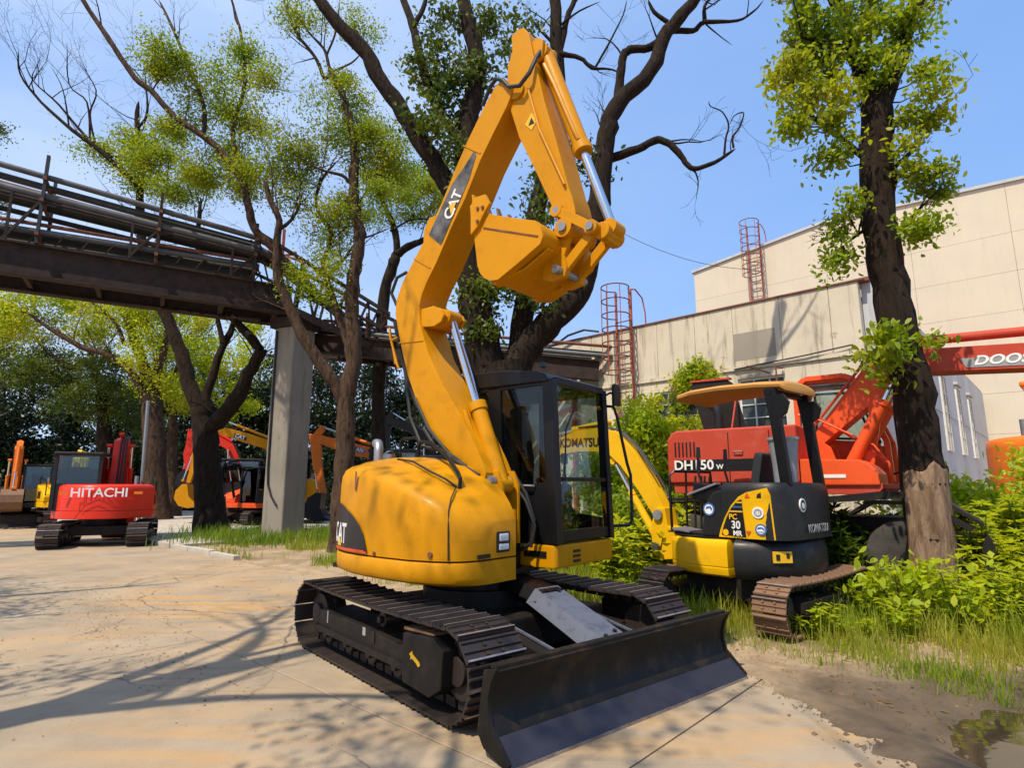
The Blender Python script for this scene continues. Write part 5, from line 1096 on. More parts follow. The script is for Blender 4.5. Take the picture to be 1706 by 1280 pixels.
for y_ in (-.33, -.07):
    mb = MB(); mb.prism([(1.00,3.20),(1.10,3.16),(1.22,3.18),(1.245,3.26),(1.22,3.36),(1.30,3.55),(1.31,3.62),(1.25,3.67),(1.18,3.65),(1.13,3.56),(1.14,3.42),(1.0,3.33)], y_-.022, y_+.022); mb.build('hinge_ear', M['yellow'], BK, bevel=.01)
for y_ in (yl+.1, yr-.1):
    mb = MB(); mb.prism([(.60,3.205),(.95,3.26),(1.19,3.37),(1.20,3.36),(.96,3.24),(.62,3.185)], y_-.04, y_+.04); mb.build('wear_strap', M['yellow'], BK)
# hoses and pipes along the boom
def hoses(name, paths, r, mat='rubber'):
    mb = MB()
    for p in paths: mb.tube(p, r, 7)
    return mb.build(name, M[mat], EX)
def off(pts, d, y):
    out = []
    for i, p in enumerate(pts):
        q0 = pts[max(i-1,0)]; q1 = pts[min(i+1,len(pts)-1)]; t = Vector((q1[0]-q0[0], q1[1]-q0[1])).normalized()
        out.append((p[0]-t.y*d, y, p[1]+t.x*d))
    return out
up_ = outer[3:18]
for k, y_ in enumerate((-.33, -.27, -.08)):
    mb = MB(); mb.tube(off(up_[5:], .03+.01*k, y_), .017, 7); mb.build('boom_pipe', M['yellow'], BM)
hoses('boom_hose', [[(-.05,-.2,1.74),(-.35,-.25,2.0)] + off([(-.5,2.3),(-.66,2.58),(-.77,2.85),(-.84,3.06),(-.89,3.22)], .07+.03*k, -.33+.07*k) for k in range(5)], .016)
hoses('boom_hose', [[(-.10,-.34,1.80),(-.42,-.38,1.86),(-.62,-.36,2.15),(-.74,-.33,2.55),(-.84,-.3,2.85),(-.92,-.28,3.05)], [(.18,-.4,1.66),(-.05,-.42,1.80),(-.30,-.41,2.02),(-.52,-.40,2.33)], [(.34,-.40,1.58),(.1,-.43,1.70),(-.2,-.43,1.86),(-.38,-.40,2.03)]], .017)
mb = MB(); mb.tube([(-.95,-.395,3.10),(-.93,-.40,3.02),(-.80,-.40,2.70),(-.78,-.395,2.66)], .012, 6); mb.tube([(-.99,-.36,3.12),(-.86,-.37,2.72)], .012, 6); mb.tube([(-.95,-.395,3.10),(-.99,-.36,3.12)], .012, 6); mb.tube([(-.905,-.40,2.97),(-.83,-.385,2.99)], .012, 6); mb.build('hose_guard', M['yellow'], BM)
hoses('looped_hose', [[(.30,-.36,5.13),(.42,-.38,5.27),(.50,-.39,5.31),(.59,-.40,5.25),(.68,-.41,5.13),(.80,-.41,5.08),(.91,-.40,5.17),(.955,-.36,5.32),(.96,-.30,5.42)], [(.34,-.02,5.15),(.5,.02,5.3),(.68,.04,5.1),(.85,.03,5.1),(.95,-.02,5.3)]], .02)
hoses('looped_hose', [[(-.9,-.35,3.36),(-.97,-.37,3.5),(-.90,-.36,3.66),(-.78,-.33,3.70)]], .018)
hoses('looped_hose', [[(.55,-.06,5.28),(.70,-.03,5.45),(.86,-.05,5.58),(.95,-.1,5.5)]], .014)
# ------------------------------------------------------------------ yellow mini excavator in the grass
def strip(pts, ws):
    """outline of a tapered beam following x,z points"""
    L, Rr = [], []
    for i, p in enumerate(pts):
        q0 = pts[max(i-1,0)]; q1 = pts[min(i+1,len(pts)-1)]; t = Vector((q1[0]-q0[0], q1[1]-q0[1])).normalized(); h = ws[i]/2
        L.append((p[0]-t.y*h, p[1]+t.x*h)); Rr.append((p[0]+t.y*h, p[1]-t.x*h))
    return L + Rr[::-1]
def disc(mb, y, x, z, r, n=20, th=.002, s=1): mb.cyl((x, y, z), (x, y+s*th, z), r, n)
MI = thing('mini_excavator', 'small yellow and charcoal canopy excavator standing in the grass', 'excavator', (3.02, 7.3, 0), R(131))
for sd, xx in ((-1, -.53), (1, .88)):
    tr = crawler(MI, sd*.70, .34, .93, .235, 34, 'rust_track', R(-90), sd)
    tr.location = (.07, .05, 0)
mb = MB(); mb.box((.17,.17,.34), (1.0, .9, .24)); mb.cyl((.17,.1,.44), (.17,.1,.56), .36, 24); mb.build('centre_frame', M['undercarriage'], MI, bevel=.02)
mb = MB(); mb.prismx([(-1.32,.12),(-1.36,.14),(-1.33,.46),(-1.29,.46),(-1.28,.3)], -.72, 1.06); mb.box((.17,-1.0,.25),(.5,.6,.12)); mb.build('dozer_blade', M['blade'], MI, bevel=.01)
lo = [(1.02,.30),(.90,.55),(.66,.73),(.36,.80),(.02,.79)]
def mirrored(p): return p + [(x, -y) for x, y in p[::-1]]
def ring(pts, k, z): return [(.1+(x-.1)*k, y*k, z) for x, y in pts]
yp = [(1.02,.0)] + lo + [(-.06,.0)]
def half(pts, name, mat, zs, mirror):
    P = [(x, -y) for x, y in pts] if mirror else pts
    mb = MB(); mb.loft([ring(P, k, z) for k, z in zs]); return mb.build(name, M[mat], MI, smooth=45)
for m_ in (False, True): half(yp, 'side_cover', 'yellow2', [(.93,.475),(.985,.50),(1.0,.56),(1.0,.575),(.99,.58),(.99,.588),(1.0,.593),(1.0,.80),(.985,.86),(.95,.885)], m_)
cw = [(-.065,.785),(-.25,.72),(-.42,.60),(-.56,.40),(-.62,.15)]
cwp = cw + [(x, -y) for x, y in cw[::-1]]
def ringc(k, z, g=0.0): return [(x*k - (1-k)*0.0, y*k, z) for x, y in cwp]
mb = MB(); mb.loft([ringc(.95,.47), ringc(1.0,.50), ringc(1.035,.60), ringc(1.035,.78), ringc(1.0,.86), ringc(.93,.90), ringc(.80,.905)]); CWT = mb.build('counterweight', M['charcoal'], MI, smooth=50)
mb = MB(); mb.prismz([(1.0,.28),(.88,.52),(.64,.70),(.3,.76),(-.4,.5),(-.4,-.5),(.3,-.76),(.64,-.70),(.88,-.52),(1.0,-.28)], .888, .91); mb.build('deck', M['black_paint'], MI, bevel=.006)
mb = MB(); mb.box((.70,.1,.925), (.5,.9,.02)); mb.build('floor_mat', M['rubber'], MI, bevel=.005)
# engine box: charcoal hood with a yellow quarter-round side panel
hp = [(.10,.70),(-.22,.725),(-.46,.69),(-.57,.60),(-.63,.45),(-.645,.15)]
hpp = hp + [(x, -y) for x, y in hp[::-1]]
mb = MB(); mb.loft([[(x,y,z) for x,y in [(a*k+(1-k)*-.2, b*k) for a,b in hpp]] for k,z in ((1.0,.908),(1.0,1.42),(.985,1.49),(.94,1.525),(.6,1.53))]); HD = mb.build('engine_hood', M['charcoal'], MI, smooth=45)
mb = MB(); mb.prism([(.10,.91),(.40,.91),(.36,1.10),(.30,1.33),(.22,1.42),(.10,1.45)], -.66, .69); mb.build('seat_base', M['charcoal'], MI, bevel=.03)
mb = MB()
qp = [(.155,.915),(.13,1.0),(.07,1.13),(-.02,1.27),(-.12,1.37),(-.22,1.42),(-.44,1.47),(-.47,1.40),(-.49,.915)]
def ysid(x): return float(np.interp(x, [-.645,-.63,-.57,-.46,-.22,.10,.3], [.15,.45,.60,.69,.725,.70,.695]))
cx_ = -.18; cz_ = 1.15
vs = [(cx_, ysid(cx_)+.008, cz_)]; dense = []
for i in range(len(qp)):
    p, q = qp[i], qp[(i+1)%len(qp)]
    for k in range(4): dense.append((p[0]+(q[0]-p[0])*k/4, p[1]+(q[1]-p[1])*k/4))
mids = [((p[0]+cx_)/2, (p[1]+cz_)/2) for p in dense]; nD = len(dense)
vs += [(p[0], ysid(p[0])+.008, p[1]) for p in mids] + [(p[0], ysid(p[0])+.008, p[1]) for p in dense] + [(p[0], ysid(p[0])-.02, p[1]) for p in dense]
fs = [(0, 1+i, 1+(i+1)%nD) for i in range(nD)] + [(1+i, 1+nD+i, 1+nD+(i+1)%nD, 1+(i+1)%nD) for i in range(nD)] + [(1+nD+i, 1+2*nD+i, 1+2*nD+(i+1)%nD, 1+nD+(i+1)%nD) for i in range(nD)]
mb.add(vs, fs); SPN = mb.build('side_panel', M['yellow2'], MI, smooth=50)
ty_ = lambda x: ysid(x) + .012
def tang_(x): return math.atan2(-(ysid(x+.03)-ysid(x-.03)), -.06)
def dcl(name, poly, mat, o=0.012, parent=None):
    P2 = []; n = len(poly)
    for i in range(n):
        p, q = poly[i], poly[(i+1)%n]
        for k in range(3): P2.append((p[0]+(q[0]-p[0])*k/3, p[1]+(q[1]-p[1])*k/3))
    c = (sum(p[0] for p in P2)/len(P2), sum(p[1] for p in P2)/len(P2))
    mb = MB(); mb.add([(c[0], ysid(c[0])+o, c[1])] + [(p[0], ysid(p[0])+o, p[1]) for p in P2], [(0, 1+i, 1+(i+1)%len(P2)) for i in range(len(P2))]); return mb.build(name, M[mat], parent or SPN, smooth=0)
dcl('model_plate', [(.115,.94),(.09,1.03),(.04,1.14),(-.02,1.24),(-.10,1.32),(-.16,1.345),(-.17,1.2),(-.19,.93)], 'black_flat')
for k in range(3): dcl('stripe', [(-.165,1.20+.05*k),(.01-.05*k,1.20+.05*k),(.0-.05*k,1.215+.05*k),(-.165,1.215+.05*k)], 'decal_yellow' if k != 1 else 'blue', .015)
def mtext(s, size, mat, x, z, sx=1.0, bold=.02, o=.018): return text(s, size, M[mat], SPN, (x, ysid(x)+o, z), (R(90), 0, math.pi + math.atan((ysid(x+.05)-ysid(x-.05))/.1)), bold=bold, sx=sx)
mtext('PC', .085, 'decal_yellow', -.045, 1.145, o=.02); mtext('30', .12, 'white', -.075, 1.055, .95, o=.02); mtext('MR', .08, 'white', -.09, .965, o=.02)
mb = MB(); mb.cyl((.06,ysid(.06)+.012,.97), (.06,ysid(.06)+.018,.97), .035, 14); mb.build('round_mark', M['decal_yellow'], SPN)
def badge(x, z, r, ring_mat='white', core='blue'):
    y = ysid(x)+.012; a = math.atan((ysid(x+.05)-ysid(x-.05))/.1); b = MB(); b.cyl((0,-.004,0), (0,.004,0), r, 22); o = b.build('badge', M[ring_mat], SPN, (x,y,z), (0,0,a))
    b = MB(); b.cyl((0,.004,0), (0,.006,0), r*.72, 20); c = b.build('badge_core', M[core], SPN, (x,y,z), (0,0,a)); return y, a
y, a = badge(-.335, 1.20, .062, 'white', 'grey_letter'); 
for k in range(3):
    b = MB(); b.box(((k-1)*.016, .007, -.004), (.009, .003, .045-.01*abs(k-1))); b.build('badge_bar', M['white'], SPN, (-.335,y,1.20), (0,0,a))
y, a = badge(-.355, 1.02, .062, 'blue', 'white')
b = MB(); b.prism([(-.04,-.015),(-.01,.01),(.04,.0),(.03,.025),(-.01,.03),(-.04,.01)], .006, .008); b.prism([(-.03,-.03),(.03,-.028),(.03,-.02),(-.03,-.02)], .006, .008); b.build('badge_bar', M['blue'], SPN, (-.355,y,1.02), (0,0,a))
b = MB(); b.cyl((.27,.696,1.22), (.27,.700,1.22), .075, 20); o = b.build('badge', M['blue'], MI); b = MB(); b.cyl((.27,.70,1.22), (.27,.702,1.22), .056, 20); b.build('badge_core', M['white'], o)
b = MB(); b.prism([(.23,1.2),(.26,1.235),(.31,1.22),(.30,1.25),(.25,1.26),(.225,1.235)], .7025, .704); b.build('badge_bar', M['blue'], o)
dcl('caution_mark', [(-.20,1.36),(-.26,1.36),(-.23,1.42)], 'decal_red', .012); dcl('caution_mark', [(-.33,1.36),(-.38,1.36),(-.38,1.42),(-.34,1.40)], 'black_flat', .012); dcl('caution_mark', [(-.215,.95),(-.25,1.0),(-.19,1.0)], 'decal_red', .012)
# rear face writing and badge
RO = Vector((-.578,-.02,0))
text('KOMATSU', .125, M['grey_letter'], HD, (-.664, -.02, 1.02), (R(90), 0, R(-90)), bold=.02, sx=.9)
b = MB(); b.cyl((-.635,.30,1.28), (-.648,.30,1.28), .075, 22); b.build('badge', M['white'], HD, rot=(0,0,0)); b = MB(); b.cyl((-.648,.30,1.28), (-.650,.30,1.28), .058, 22); b.build('badge_core', M['charcoal'], HD)
b = MB(); b.cyl((-.650,.30,1.275), (-.652,.30,1.275), .034, 14); b.build('badge_bar', M['white'], HD)
b = MB(); b.bar((-.43,.645,.73), (-.56,.475,.73), .012, .12); pt = b.build('warning_plate', M['decal_yellow'], CWT)
b = MB(); b.bar((-.455,.622,.73), (-.48,.590,.73), .014, .06); b.bar((-.525,.53,.745), (-.545,.504,.745), .014, .05); b.build('warning_sign', M['black_flat'], pt)
mb = MB(); mb.prismz([(-.62,-.5),(-.45,-.62),(-.30,-.64),(-.30,-.2),(-.62,-.2)], .905, .925); mb.build('rear_step', M['steel'], MI, bevel=.006)
# canopy
CA = bpy.data.objects.new('canopy', None); COL.objects.link(CA); CA.parent = MI; CA.empty_display_size=.1
def crow(x, z, w_): return [(x, w_*math.cos(a), z + .07*math.sin(a)) for a in np.linspace(0, math.pi, 13)] + [(x, -w_*.98, z-.03), (x, w_*.98, z-.03)]
mb = MB(); mb.loft([crow(-.60,2.60,.42), crow(-.57,2.635,.48), crow(-.3,2.66,.50), crow(.2,2.68,.50), crow(.58,2.67,.50), crow(.78,2.64,.47), crow(.81,2.61,.42)]); mb.build('roof', M['cream_fade'], CA, smooth=55)
for y_ in (.46, -.40):
    mb = MB(); mb.prism([(-.62,1.5),(-.50,1.5),(-.44,2.2),(-.38,2.60),(-.52,2.60),(-.56,2.2)], y_-.035, y_+.035); po = mb.build('post', M['black_paint'], CA, bevel=.01)
    mb = MB(); mb.prism([(-.545,2.25),(-.62,2.30),(-.66,2.42),(-.60,2.52),(-.5,2.5)], y_-.03, y_+.03); mb.build('gusset', M['black_paint'], po, bevel=.01)
mb = MB(); mb.bar((-.45,-.44,2.56), (-.45,.50,2.56), .06, .06); mb.build('cross_rail', M['black_paint'], CA)
st = MB(); st.box((.12,.05,1.47), (.42,.46,.12)); s1 = st.build('seat', M['seat'], MI, bevel=.04); st = MB(); st.box((-.12,.05,1.68), (.12,.44,.42), (0,-.2,0)); st.build('seat_back', M['seat'], s1, bevel=.05)
mb = MB(); mb.loft([[(-.40+.17*math.cos(t)*k, .12+.17*math.sin(t)*k, z) for t in np.linspace(0,2*math.pi,25)[:-1]] for k, z in ((.74,1.53),(.80,1.75),(.98,2.02),(1.06,2.02),(1.06,2.05),(.95,2.05),(.7,1.58))]); bkt = mb.build('pail', M['grey_letter'], None, loc=(0,0,0)); 
bkt.data.transform(Matrix.Identity(4)); bkt.matrix_world = Matrix.Translation((3.02,7.3,0)) @ Matrix.Rotation(R(131),4,'Z'); bkt.location.z = .003
bkt.data.materials.clear(); bkt.data.materials.append(plain('grey_plastic', (.27,.28,.29), .5))
tag(bkt, 'tall grey plastic bin standing on the small excavator behind its seat', 'bin')
for y_ in (.36, -.30):
    st = MB(); st.box((.42,y_,1.40), (.46,.16,.22), (0,-.15,0)); cs = st.build('console', M['black_paint'], MI, bevel=.04)
    st = MB(); st.tube([(.55,y_,1.5),(.60,y_,1.7),(.58,y_,1.86)], .016, 7); st.cyl((.58,y_,1.84),(.575,y_,1.98), .03, 10, .022); st.build('joystick', M['black_flat'], cs)
st = MB(); st.bar((.30,.40,1.52), (.70,.42,1.38), .12, .03); st.build('arm_rest', M['steel'], MI, bevel=.01)
mb = MB()
mb.tube([(.92,.50,.92),(.93,.50,1.62),(.90,.44,1.68),(.90,-.44,1.68),(.93,-.50,1.62),(.92,-.5,.92)], .018, 7); mb.tube([(.92,.16,.92),(.90,.16,1.68)], .014, 6); mb.tube([(.93,.5,1.28),(.92,-.5,1.28)], .012, 6); mb.build('front_guard_rail', M['black_paint'], MI)
for y_ in (.08,.0,-.12,.22):
    mb = MB(); mb.tube([(.76,y_,.92),(.74,y_,1.42),(.72,y_,1.62)], .014, 6); mb.build('travel_lever', M['black_flat'], MI)
mb = MB(); mb.prism([(.60,.93),(.84,.96),(.84,.98),(.60,.95)], .30, .62); mb.build('pedal', M['steel'], MI)
# swing post, boom, stick, bucket
mb = MB(); mb.prism([(1.02,.55),(1.36,.50),(1.50,.56),(1.52,.95),(1.42,1.20),(1.28,1.20),(1.24,.95),(1.02,.92)], -.13, .13); SWP = mb.build('swing_post', M['yellow2'], MI, bevel=.02)
mb = MB(); mb.cyl((1.38,-.17,1.10), (1.38,.17,1.10), .07, 14); mb.cyl((1.44,-.17,.68), (1.44,.17,.68), .06, 14); mb.build('pin', M['steel'], SWP)
bpts = [(1.38,1.10),(1.62,1.50),(1.92,1.90),(2.18,2.13),(2.50,2.20),(2.9,2.20),(3.35,2.12),(3.6,2.02)]
mb = MB(); mb.prism(strip(bpts, [.20,.27,.33,.36,.37,.34,.26,.20]), -.10, .10); BM2 = mb.build('boom', M['yellow2'], MI, bevel=.012, smooth=30)
text('KOMATSU', .19, M['black_flat'], BM2, (2.86, .106, 2.17), (R(90), R(2), R(180)), bold=.02, sx=.95)
mb = MB(); mb.tube(off([(1.62,1.50),(1.92,1.90),(2.18,2.13),(2.50,2.20),(2.9,2.20)], .22, .05), .018, 6); mb.tube(off([(1.45,1.22),(1.62,1.50),(1.92,1.90),(2.18,2.13)], .20, -.03), .018, 6); mb.build('boom_hose', M['rubber'], BM2)
cylinder(MI, (1.46,0,.68), (2.22,0,1.86), .60, .055, 'boom_cylinder', 'yellow2')
cylinder(MI, (2.35,0,2.46), (3.45,0,2.36), .62, .05, 'stick_cylinder', 'yellow2')
mb = MB(); mb.prism(strip([(3.50,2.30),(3.60,2.02),(3.62,1.5),(3.52,.85)], [.16,.22,.20,.13]), -.085, .085); mb.build('stick', M['yellow2'], MI, bevel=.01)
mb = MB(); mb.prism([(3.46,.88),(3.62,.88),(3.75,.70),(3.70,.42),(3.45,.22),(3.12,.28),(3.05,.34),(3.25,.42),(3.40,.62)], -.25, .25); mb.build('bucket', M['yellow2'], MI, bevel=.01)
cylinder(MI, (3.78,0,2.0), (3.85,0,1.0), .6, .04, 'bucket_cylinder', 'yellow2')

# ------------------------------------------------------------------ faded red wheeled excavator behind it
WE = thing('wheeled_excavator', 'faded red wheeled excavator with its rear hood propped open before the workshop', 'excavator', (4.17, 9.5, 0), R(-38))
mb = MB(); mb.prism([(-1.20,1.53),(-1.24,1.62),(-1.24,2.20),(-1.16,2.31),(-1.08,2.345),(.66,2.345),(.66,1.53)], -1.2, -.30); WB = mb.build('engine_cover', M['redfade'], WE, bevel=.035, seg=3)
mb = MB(); mb.prism([(-1.20,1.53),(-1.26,1.7),(-1.24,2.25),(-1.1,2.32),(.3,2.32),(.3,1.53)], -.29, 1.2); mb.build('rear_cover', M['redfade'], WE, bevel=.035, seg=3)
mb = MB(); mb.prism([(.67,1.50),(.67,1.86),(1.40,1.83),(1.52,1.75),(1.60,1.66),(1.60,1.50)], -1.2, -.34); mb.build('tool_box', M['redorange'], WE, bevel=.03)
mb = MB(); mb.prism([(-1.15,1.38),(1.55,1.38),(1.62,1.46),(1.62,1.52),(-1.18,1.525)], -1.16, 1.16); mb.build('deck', M['redfade'], WE, bevel=.01)
mb = MB(); mb.box((1.02,-1.204,1.62), (.40,.008,.045)); mb.build('reflector', M['white'], WE)
mb = MB(); mb.box((-.32,-1.204,1.80), (1.55,.006,.17)); mb.build('black_band', M['black_flat'], WE)
for k in range(6):
    mb = MB(); mb.box((-1.10+.06*k, -1.203, 2.05), (.022, .012, .22)); mb.build('vent_slot', M['black_flat'], WE)
for x_ in (-.20, .36):
    mb = MB(); mb.tube([(x_,-1.205,1.98),(x_,-1.235,1.99),(x_+.12,-1.235,1.99),(x_+.12,-1.205,1.98)], .009, 6); mb.build('door_handle', M['steel'], WE)
text('DH150', .20, M['white'], WE, (-.82,-1.212,1.80), (R(90),0,0), bold=.02, sx=1.05); text('W', .10, M['white'], WE, (-.42,-1.212,1.77), (R(90),0,0), bold=.02)
for x_ in (-.28,.3):
    mb = MB(); mb.bar((x_,-1.203,1.56), (x_,-1.203,2.28), .01, .012, (1,0,0)); mb.build('seam', M['black_flat'], WE)
mb = MB(); mb.bar((-.30,-1.1,2.35), (-.30,-.35,2.35), .02, .02); mb.build('seam', M['black_flat'], WE)
# propped hood: dark underside seen
mb = MB(); mb.prism([(-.93,2.37),(-.24,2.37),(-.42,3.16),(-.50,3.22),(-1.08,3.24),(-1.13,3.18)], -.36, -.31); hh = mb.build('open_hood', M['undercarriage'], WE, bevel=.012)
mb = MB(); mb.bar((-1.12,-.335,3.25), (-.45,-.335,3.24), .10, .03); mb.build('hood_rim', M['redfade'], hh)
mb = MB(); mb.cyl((-.36,-.75,2.34), (-.34,-.42,3.0), .014, 6); mb.build('hood_prop', M['redfade'], WE)
mb = MB(); mb.tube([(-.60,-.60,2.34),(-.60,-.60,2.62),(-.63,-.60,2.74),(-.72,-.60,2.80)], .07, 12); mb.build('exhaust_pipe', M['charcoal'], WE)
# cab behind the boom
WC_ = bpy.data.objects.new('cab', None); COL.objects.link(WC_); WC_.parent = WE; WC_.empty_display_size=.1
cp = [(.40,1.54),(.40,2.95),(.46,3.12),(.55,3.19),(1.10,3.19),(1.24,3.12),(1.58,2.15),(1.60,1.54)]
for y_ in (.24, 1.12):
    outl = cp; mbf = MB()
    for (a, b_) in zip(cp, cp[1:]+cp[:1]): mbf.bar((a[0],y_,a[1]), (b_[0],y_,b_[1]), .08, .12, (0,1,0))
    mbf.build('frame', M['redorange'], WC_, bevel=.01)
    mb = MB(); mb.prism([(.45,1.55),(.45,2.25),(1.50,2.12),(1.55,1.55)], y_-.02, y_+.02); mb.build('door_panel', M['redorange'], WC_)
    mb = MB(); mb.add([(.46,y_+.03,2.2),(1.5,y_+.03,2.1),(1.2,y_+.03,3.08),(.48,y_+.03,3.1)], [(0,1,2,3)]); mb.build('side_window', M['glass'], WC_)
    wf = MB()
    for (a, b_) in zip([(.5,2.25),(1.42,2.18),(1.14,3.03),(.52,3.05)], [(1.42,2.18),(1.14,3.03),(.52,3.05),(.5,2.25)]): wf.bar((a[0],y_-.035,a[1]), (b_[0],y_-.035,b_[1]), .03, .09, (0,1,0))
    wf.build('window_seal', M['black_flat'], WC_)
mb = MB(); mb.prism([(.42,3.10),(.5,3.21),(1.12,3.21),(1.27,3.10)], .22, 1.14); mb.build('roof', M['redorange'], WC_, bevel=.04)
mb = MB(); mb.box((.42,.68,1.95), (.05,.86,.8)); mb.build('back_panel', M['redorange'], WC_)
mb = MB(); mb.add([(1.24,.30,3.08),(1.24,1.06,3.08),(1.59,1.06,2.16),(1.59,.30,2.16)], [(0,1,2,3)]); mb.build('windscreen', M['glass'], WC_)
mb = MB(); mb.tube([(1.58,.2,2.6),(1.72,.15,2.6),(1.74,.15,1.7),(1.62,.2,1.66)], .018, 6); mb.build('hand_rail', M['black_paint'], WC_)
# gooseneck boom running on behind the trunk to the right
bp = [(.55,2.02),(.72,2.24),(1.45,3.16),(1.66,3.30),(1.85,3.345),(1.90,2.95),(1.76,2.84),(1.45,2.60),(.85,2.10),(.72,1.96)]
mb = MB(); mb.prism(bp, -.42, .02); WBM = mb.build('boom', M['redorange'], WE, bevel=.012, smooth=30)
mb = MB(); mb.prism([(1.853,3.345),(2.2,3.345),(3.2,3.28),(4.6,3.0),(4.6,2.80),(3.2,2.95),(2.2,3.02),(1.903,2.95)], -.40, .0); mb.build('boom_end', M['redfade'], WE, bevel=.012, smooth=30)
mb = MB(); mb.prism([(2.62,3.03),(4.2,2.92),(4.2,3.05),(2.56,3.16)], -.407, -.403); mb.build('name_plate', M['grey_letter'], WBM)
text('DOOSAN', .17, M['white'], WBM, (3.12,-.411,3.085), (R(90), R(3), 0), bold=.025, sx=1.15, shear=.25)
cylinder(WE, (2.10,-.2,3.50), (4.4,-.2,3.42), .75, .065, 'stick_cylinder', 'redfade')
mb = MB(); mb.prism([(2.0,3.33),(2.28,3.33),(2.20,3.56),(2.08,3.58)], -.32, -.08); mb.build('cylinder_lug', M['redfade'], WBM, bevel=.01)
for y_ in (-.55, .12): cylinder(WE, (1.18,y_,1.75), (1.86,y_,2.98), .72, .085, 'boom_cylinder', 'redorange')
mb = MB(); mb.prism([(1.30,1.55),(1.42,1.55),(1.60,2.4),(1.58,2.7),(1.50,2.7)], -.46, -.40); mb.build('boom_bracket', M['redorange'], WE)
mb = MB(); mb.prism([(.5,1.53),(1.1,1.53),(.95,2.05),(.7,2.25),(.55,2.1)], -.46, -.42); mb.prism([(.5,1.53),(1.1,1.53),(.95,2.05),(.7,2.25),(.55,2.1)], .02, .06); mb.build('boom_bracket', M['redorange'], WE, bevel=.01)
mb = MB(); mb.tube([(.70,-.45,2.30),(1.0,-.47,2.66),(1.45,-.47,3.20),(1.6,-.45,3.30)], .022, 6); mb.tube([(.68,-.48,2.62),(.9,-.5,2.44),(1.2,-.5,2.2),(1.5,-.5,1.95),(1.62,-.5,1.8)], .016, 6); mb.build('boom_hose', M['redfade'], WBM)
mb = MB(); mb.tube([(.55,-.5,2.55),(.8,-.5,2.47),(1.5,-.55,2.05),(1.66,-.6,1.8),(1.68,-.6,1.55)], .014, 6); mb.build('hand_rail', M['redorange'], WE)
# chassis and wheels
mb = MB(); mb.box((.3,0,.86), (3.4,.9,.42)); mb.cyl((.1,0,1.05), (.1,0,1.39), .55, 24); mb.build('chassis', M['undercarriage'], WE, bevel=.03)
for x_ in (-1.05, 1.85):
    for y_ in (-1.02, .82):
        mb = MB(); mb.loft([[(x_+r*math.cos(t), y_+yy, .55+r*math.sin(t)) for t in np.linspace(0,2*math.pi,33)[:-1]] for yy, r in ((0,.34),(-.02,.44),(.02,.53),(.10,.55),(.24,.55),(.32,.53),(.36,.44),(.34,.34))]); wh = mb.build('wheel', M['tyre'], WE, smooth=50)
        mb = MB(); mb.cyl((x_,y_+.03,.55), (x_,y_+.31,.55), .335, 22); mb.cyl((x_,y_-.02,.55), (x_,y_+.03,.55), .16, 14); mb.build('rim', M['charcoal'], wh, bevel=.01)
    mb = MB(); mb.prism([(x_-.66,1.10),(x_-.40,1.26),(x_+.40,1.26),(x_+.72,1.02),(x_+.74,1.05),(x_+.42,1.30),(x_-.42,1.30),(x_-.68,1.13)], -1.12, -.5); mb.build('mudguard', M['undercarriage'], WE)
mb = MB(); mb.prism([(2.52,.30),(2.60,.28),(2.66,.80),(2.60,.95),(2.54,.8)], -1.15, 1.15); mb.build('dozer_blade', M['undercarriage'], WE, bevel=.01)
mb = MB(); mb.prism([(.55,1.30),(1.55,1.42),(1.9,1.42),(2.5,1.0),(2.45,.96),(1.85,1.34),(.6,1.24)], -1.18, -1.0); mb.build('side_step', M['undercarriage'], WE)

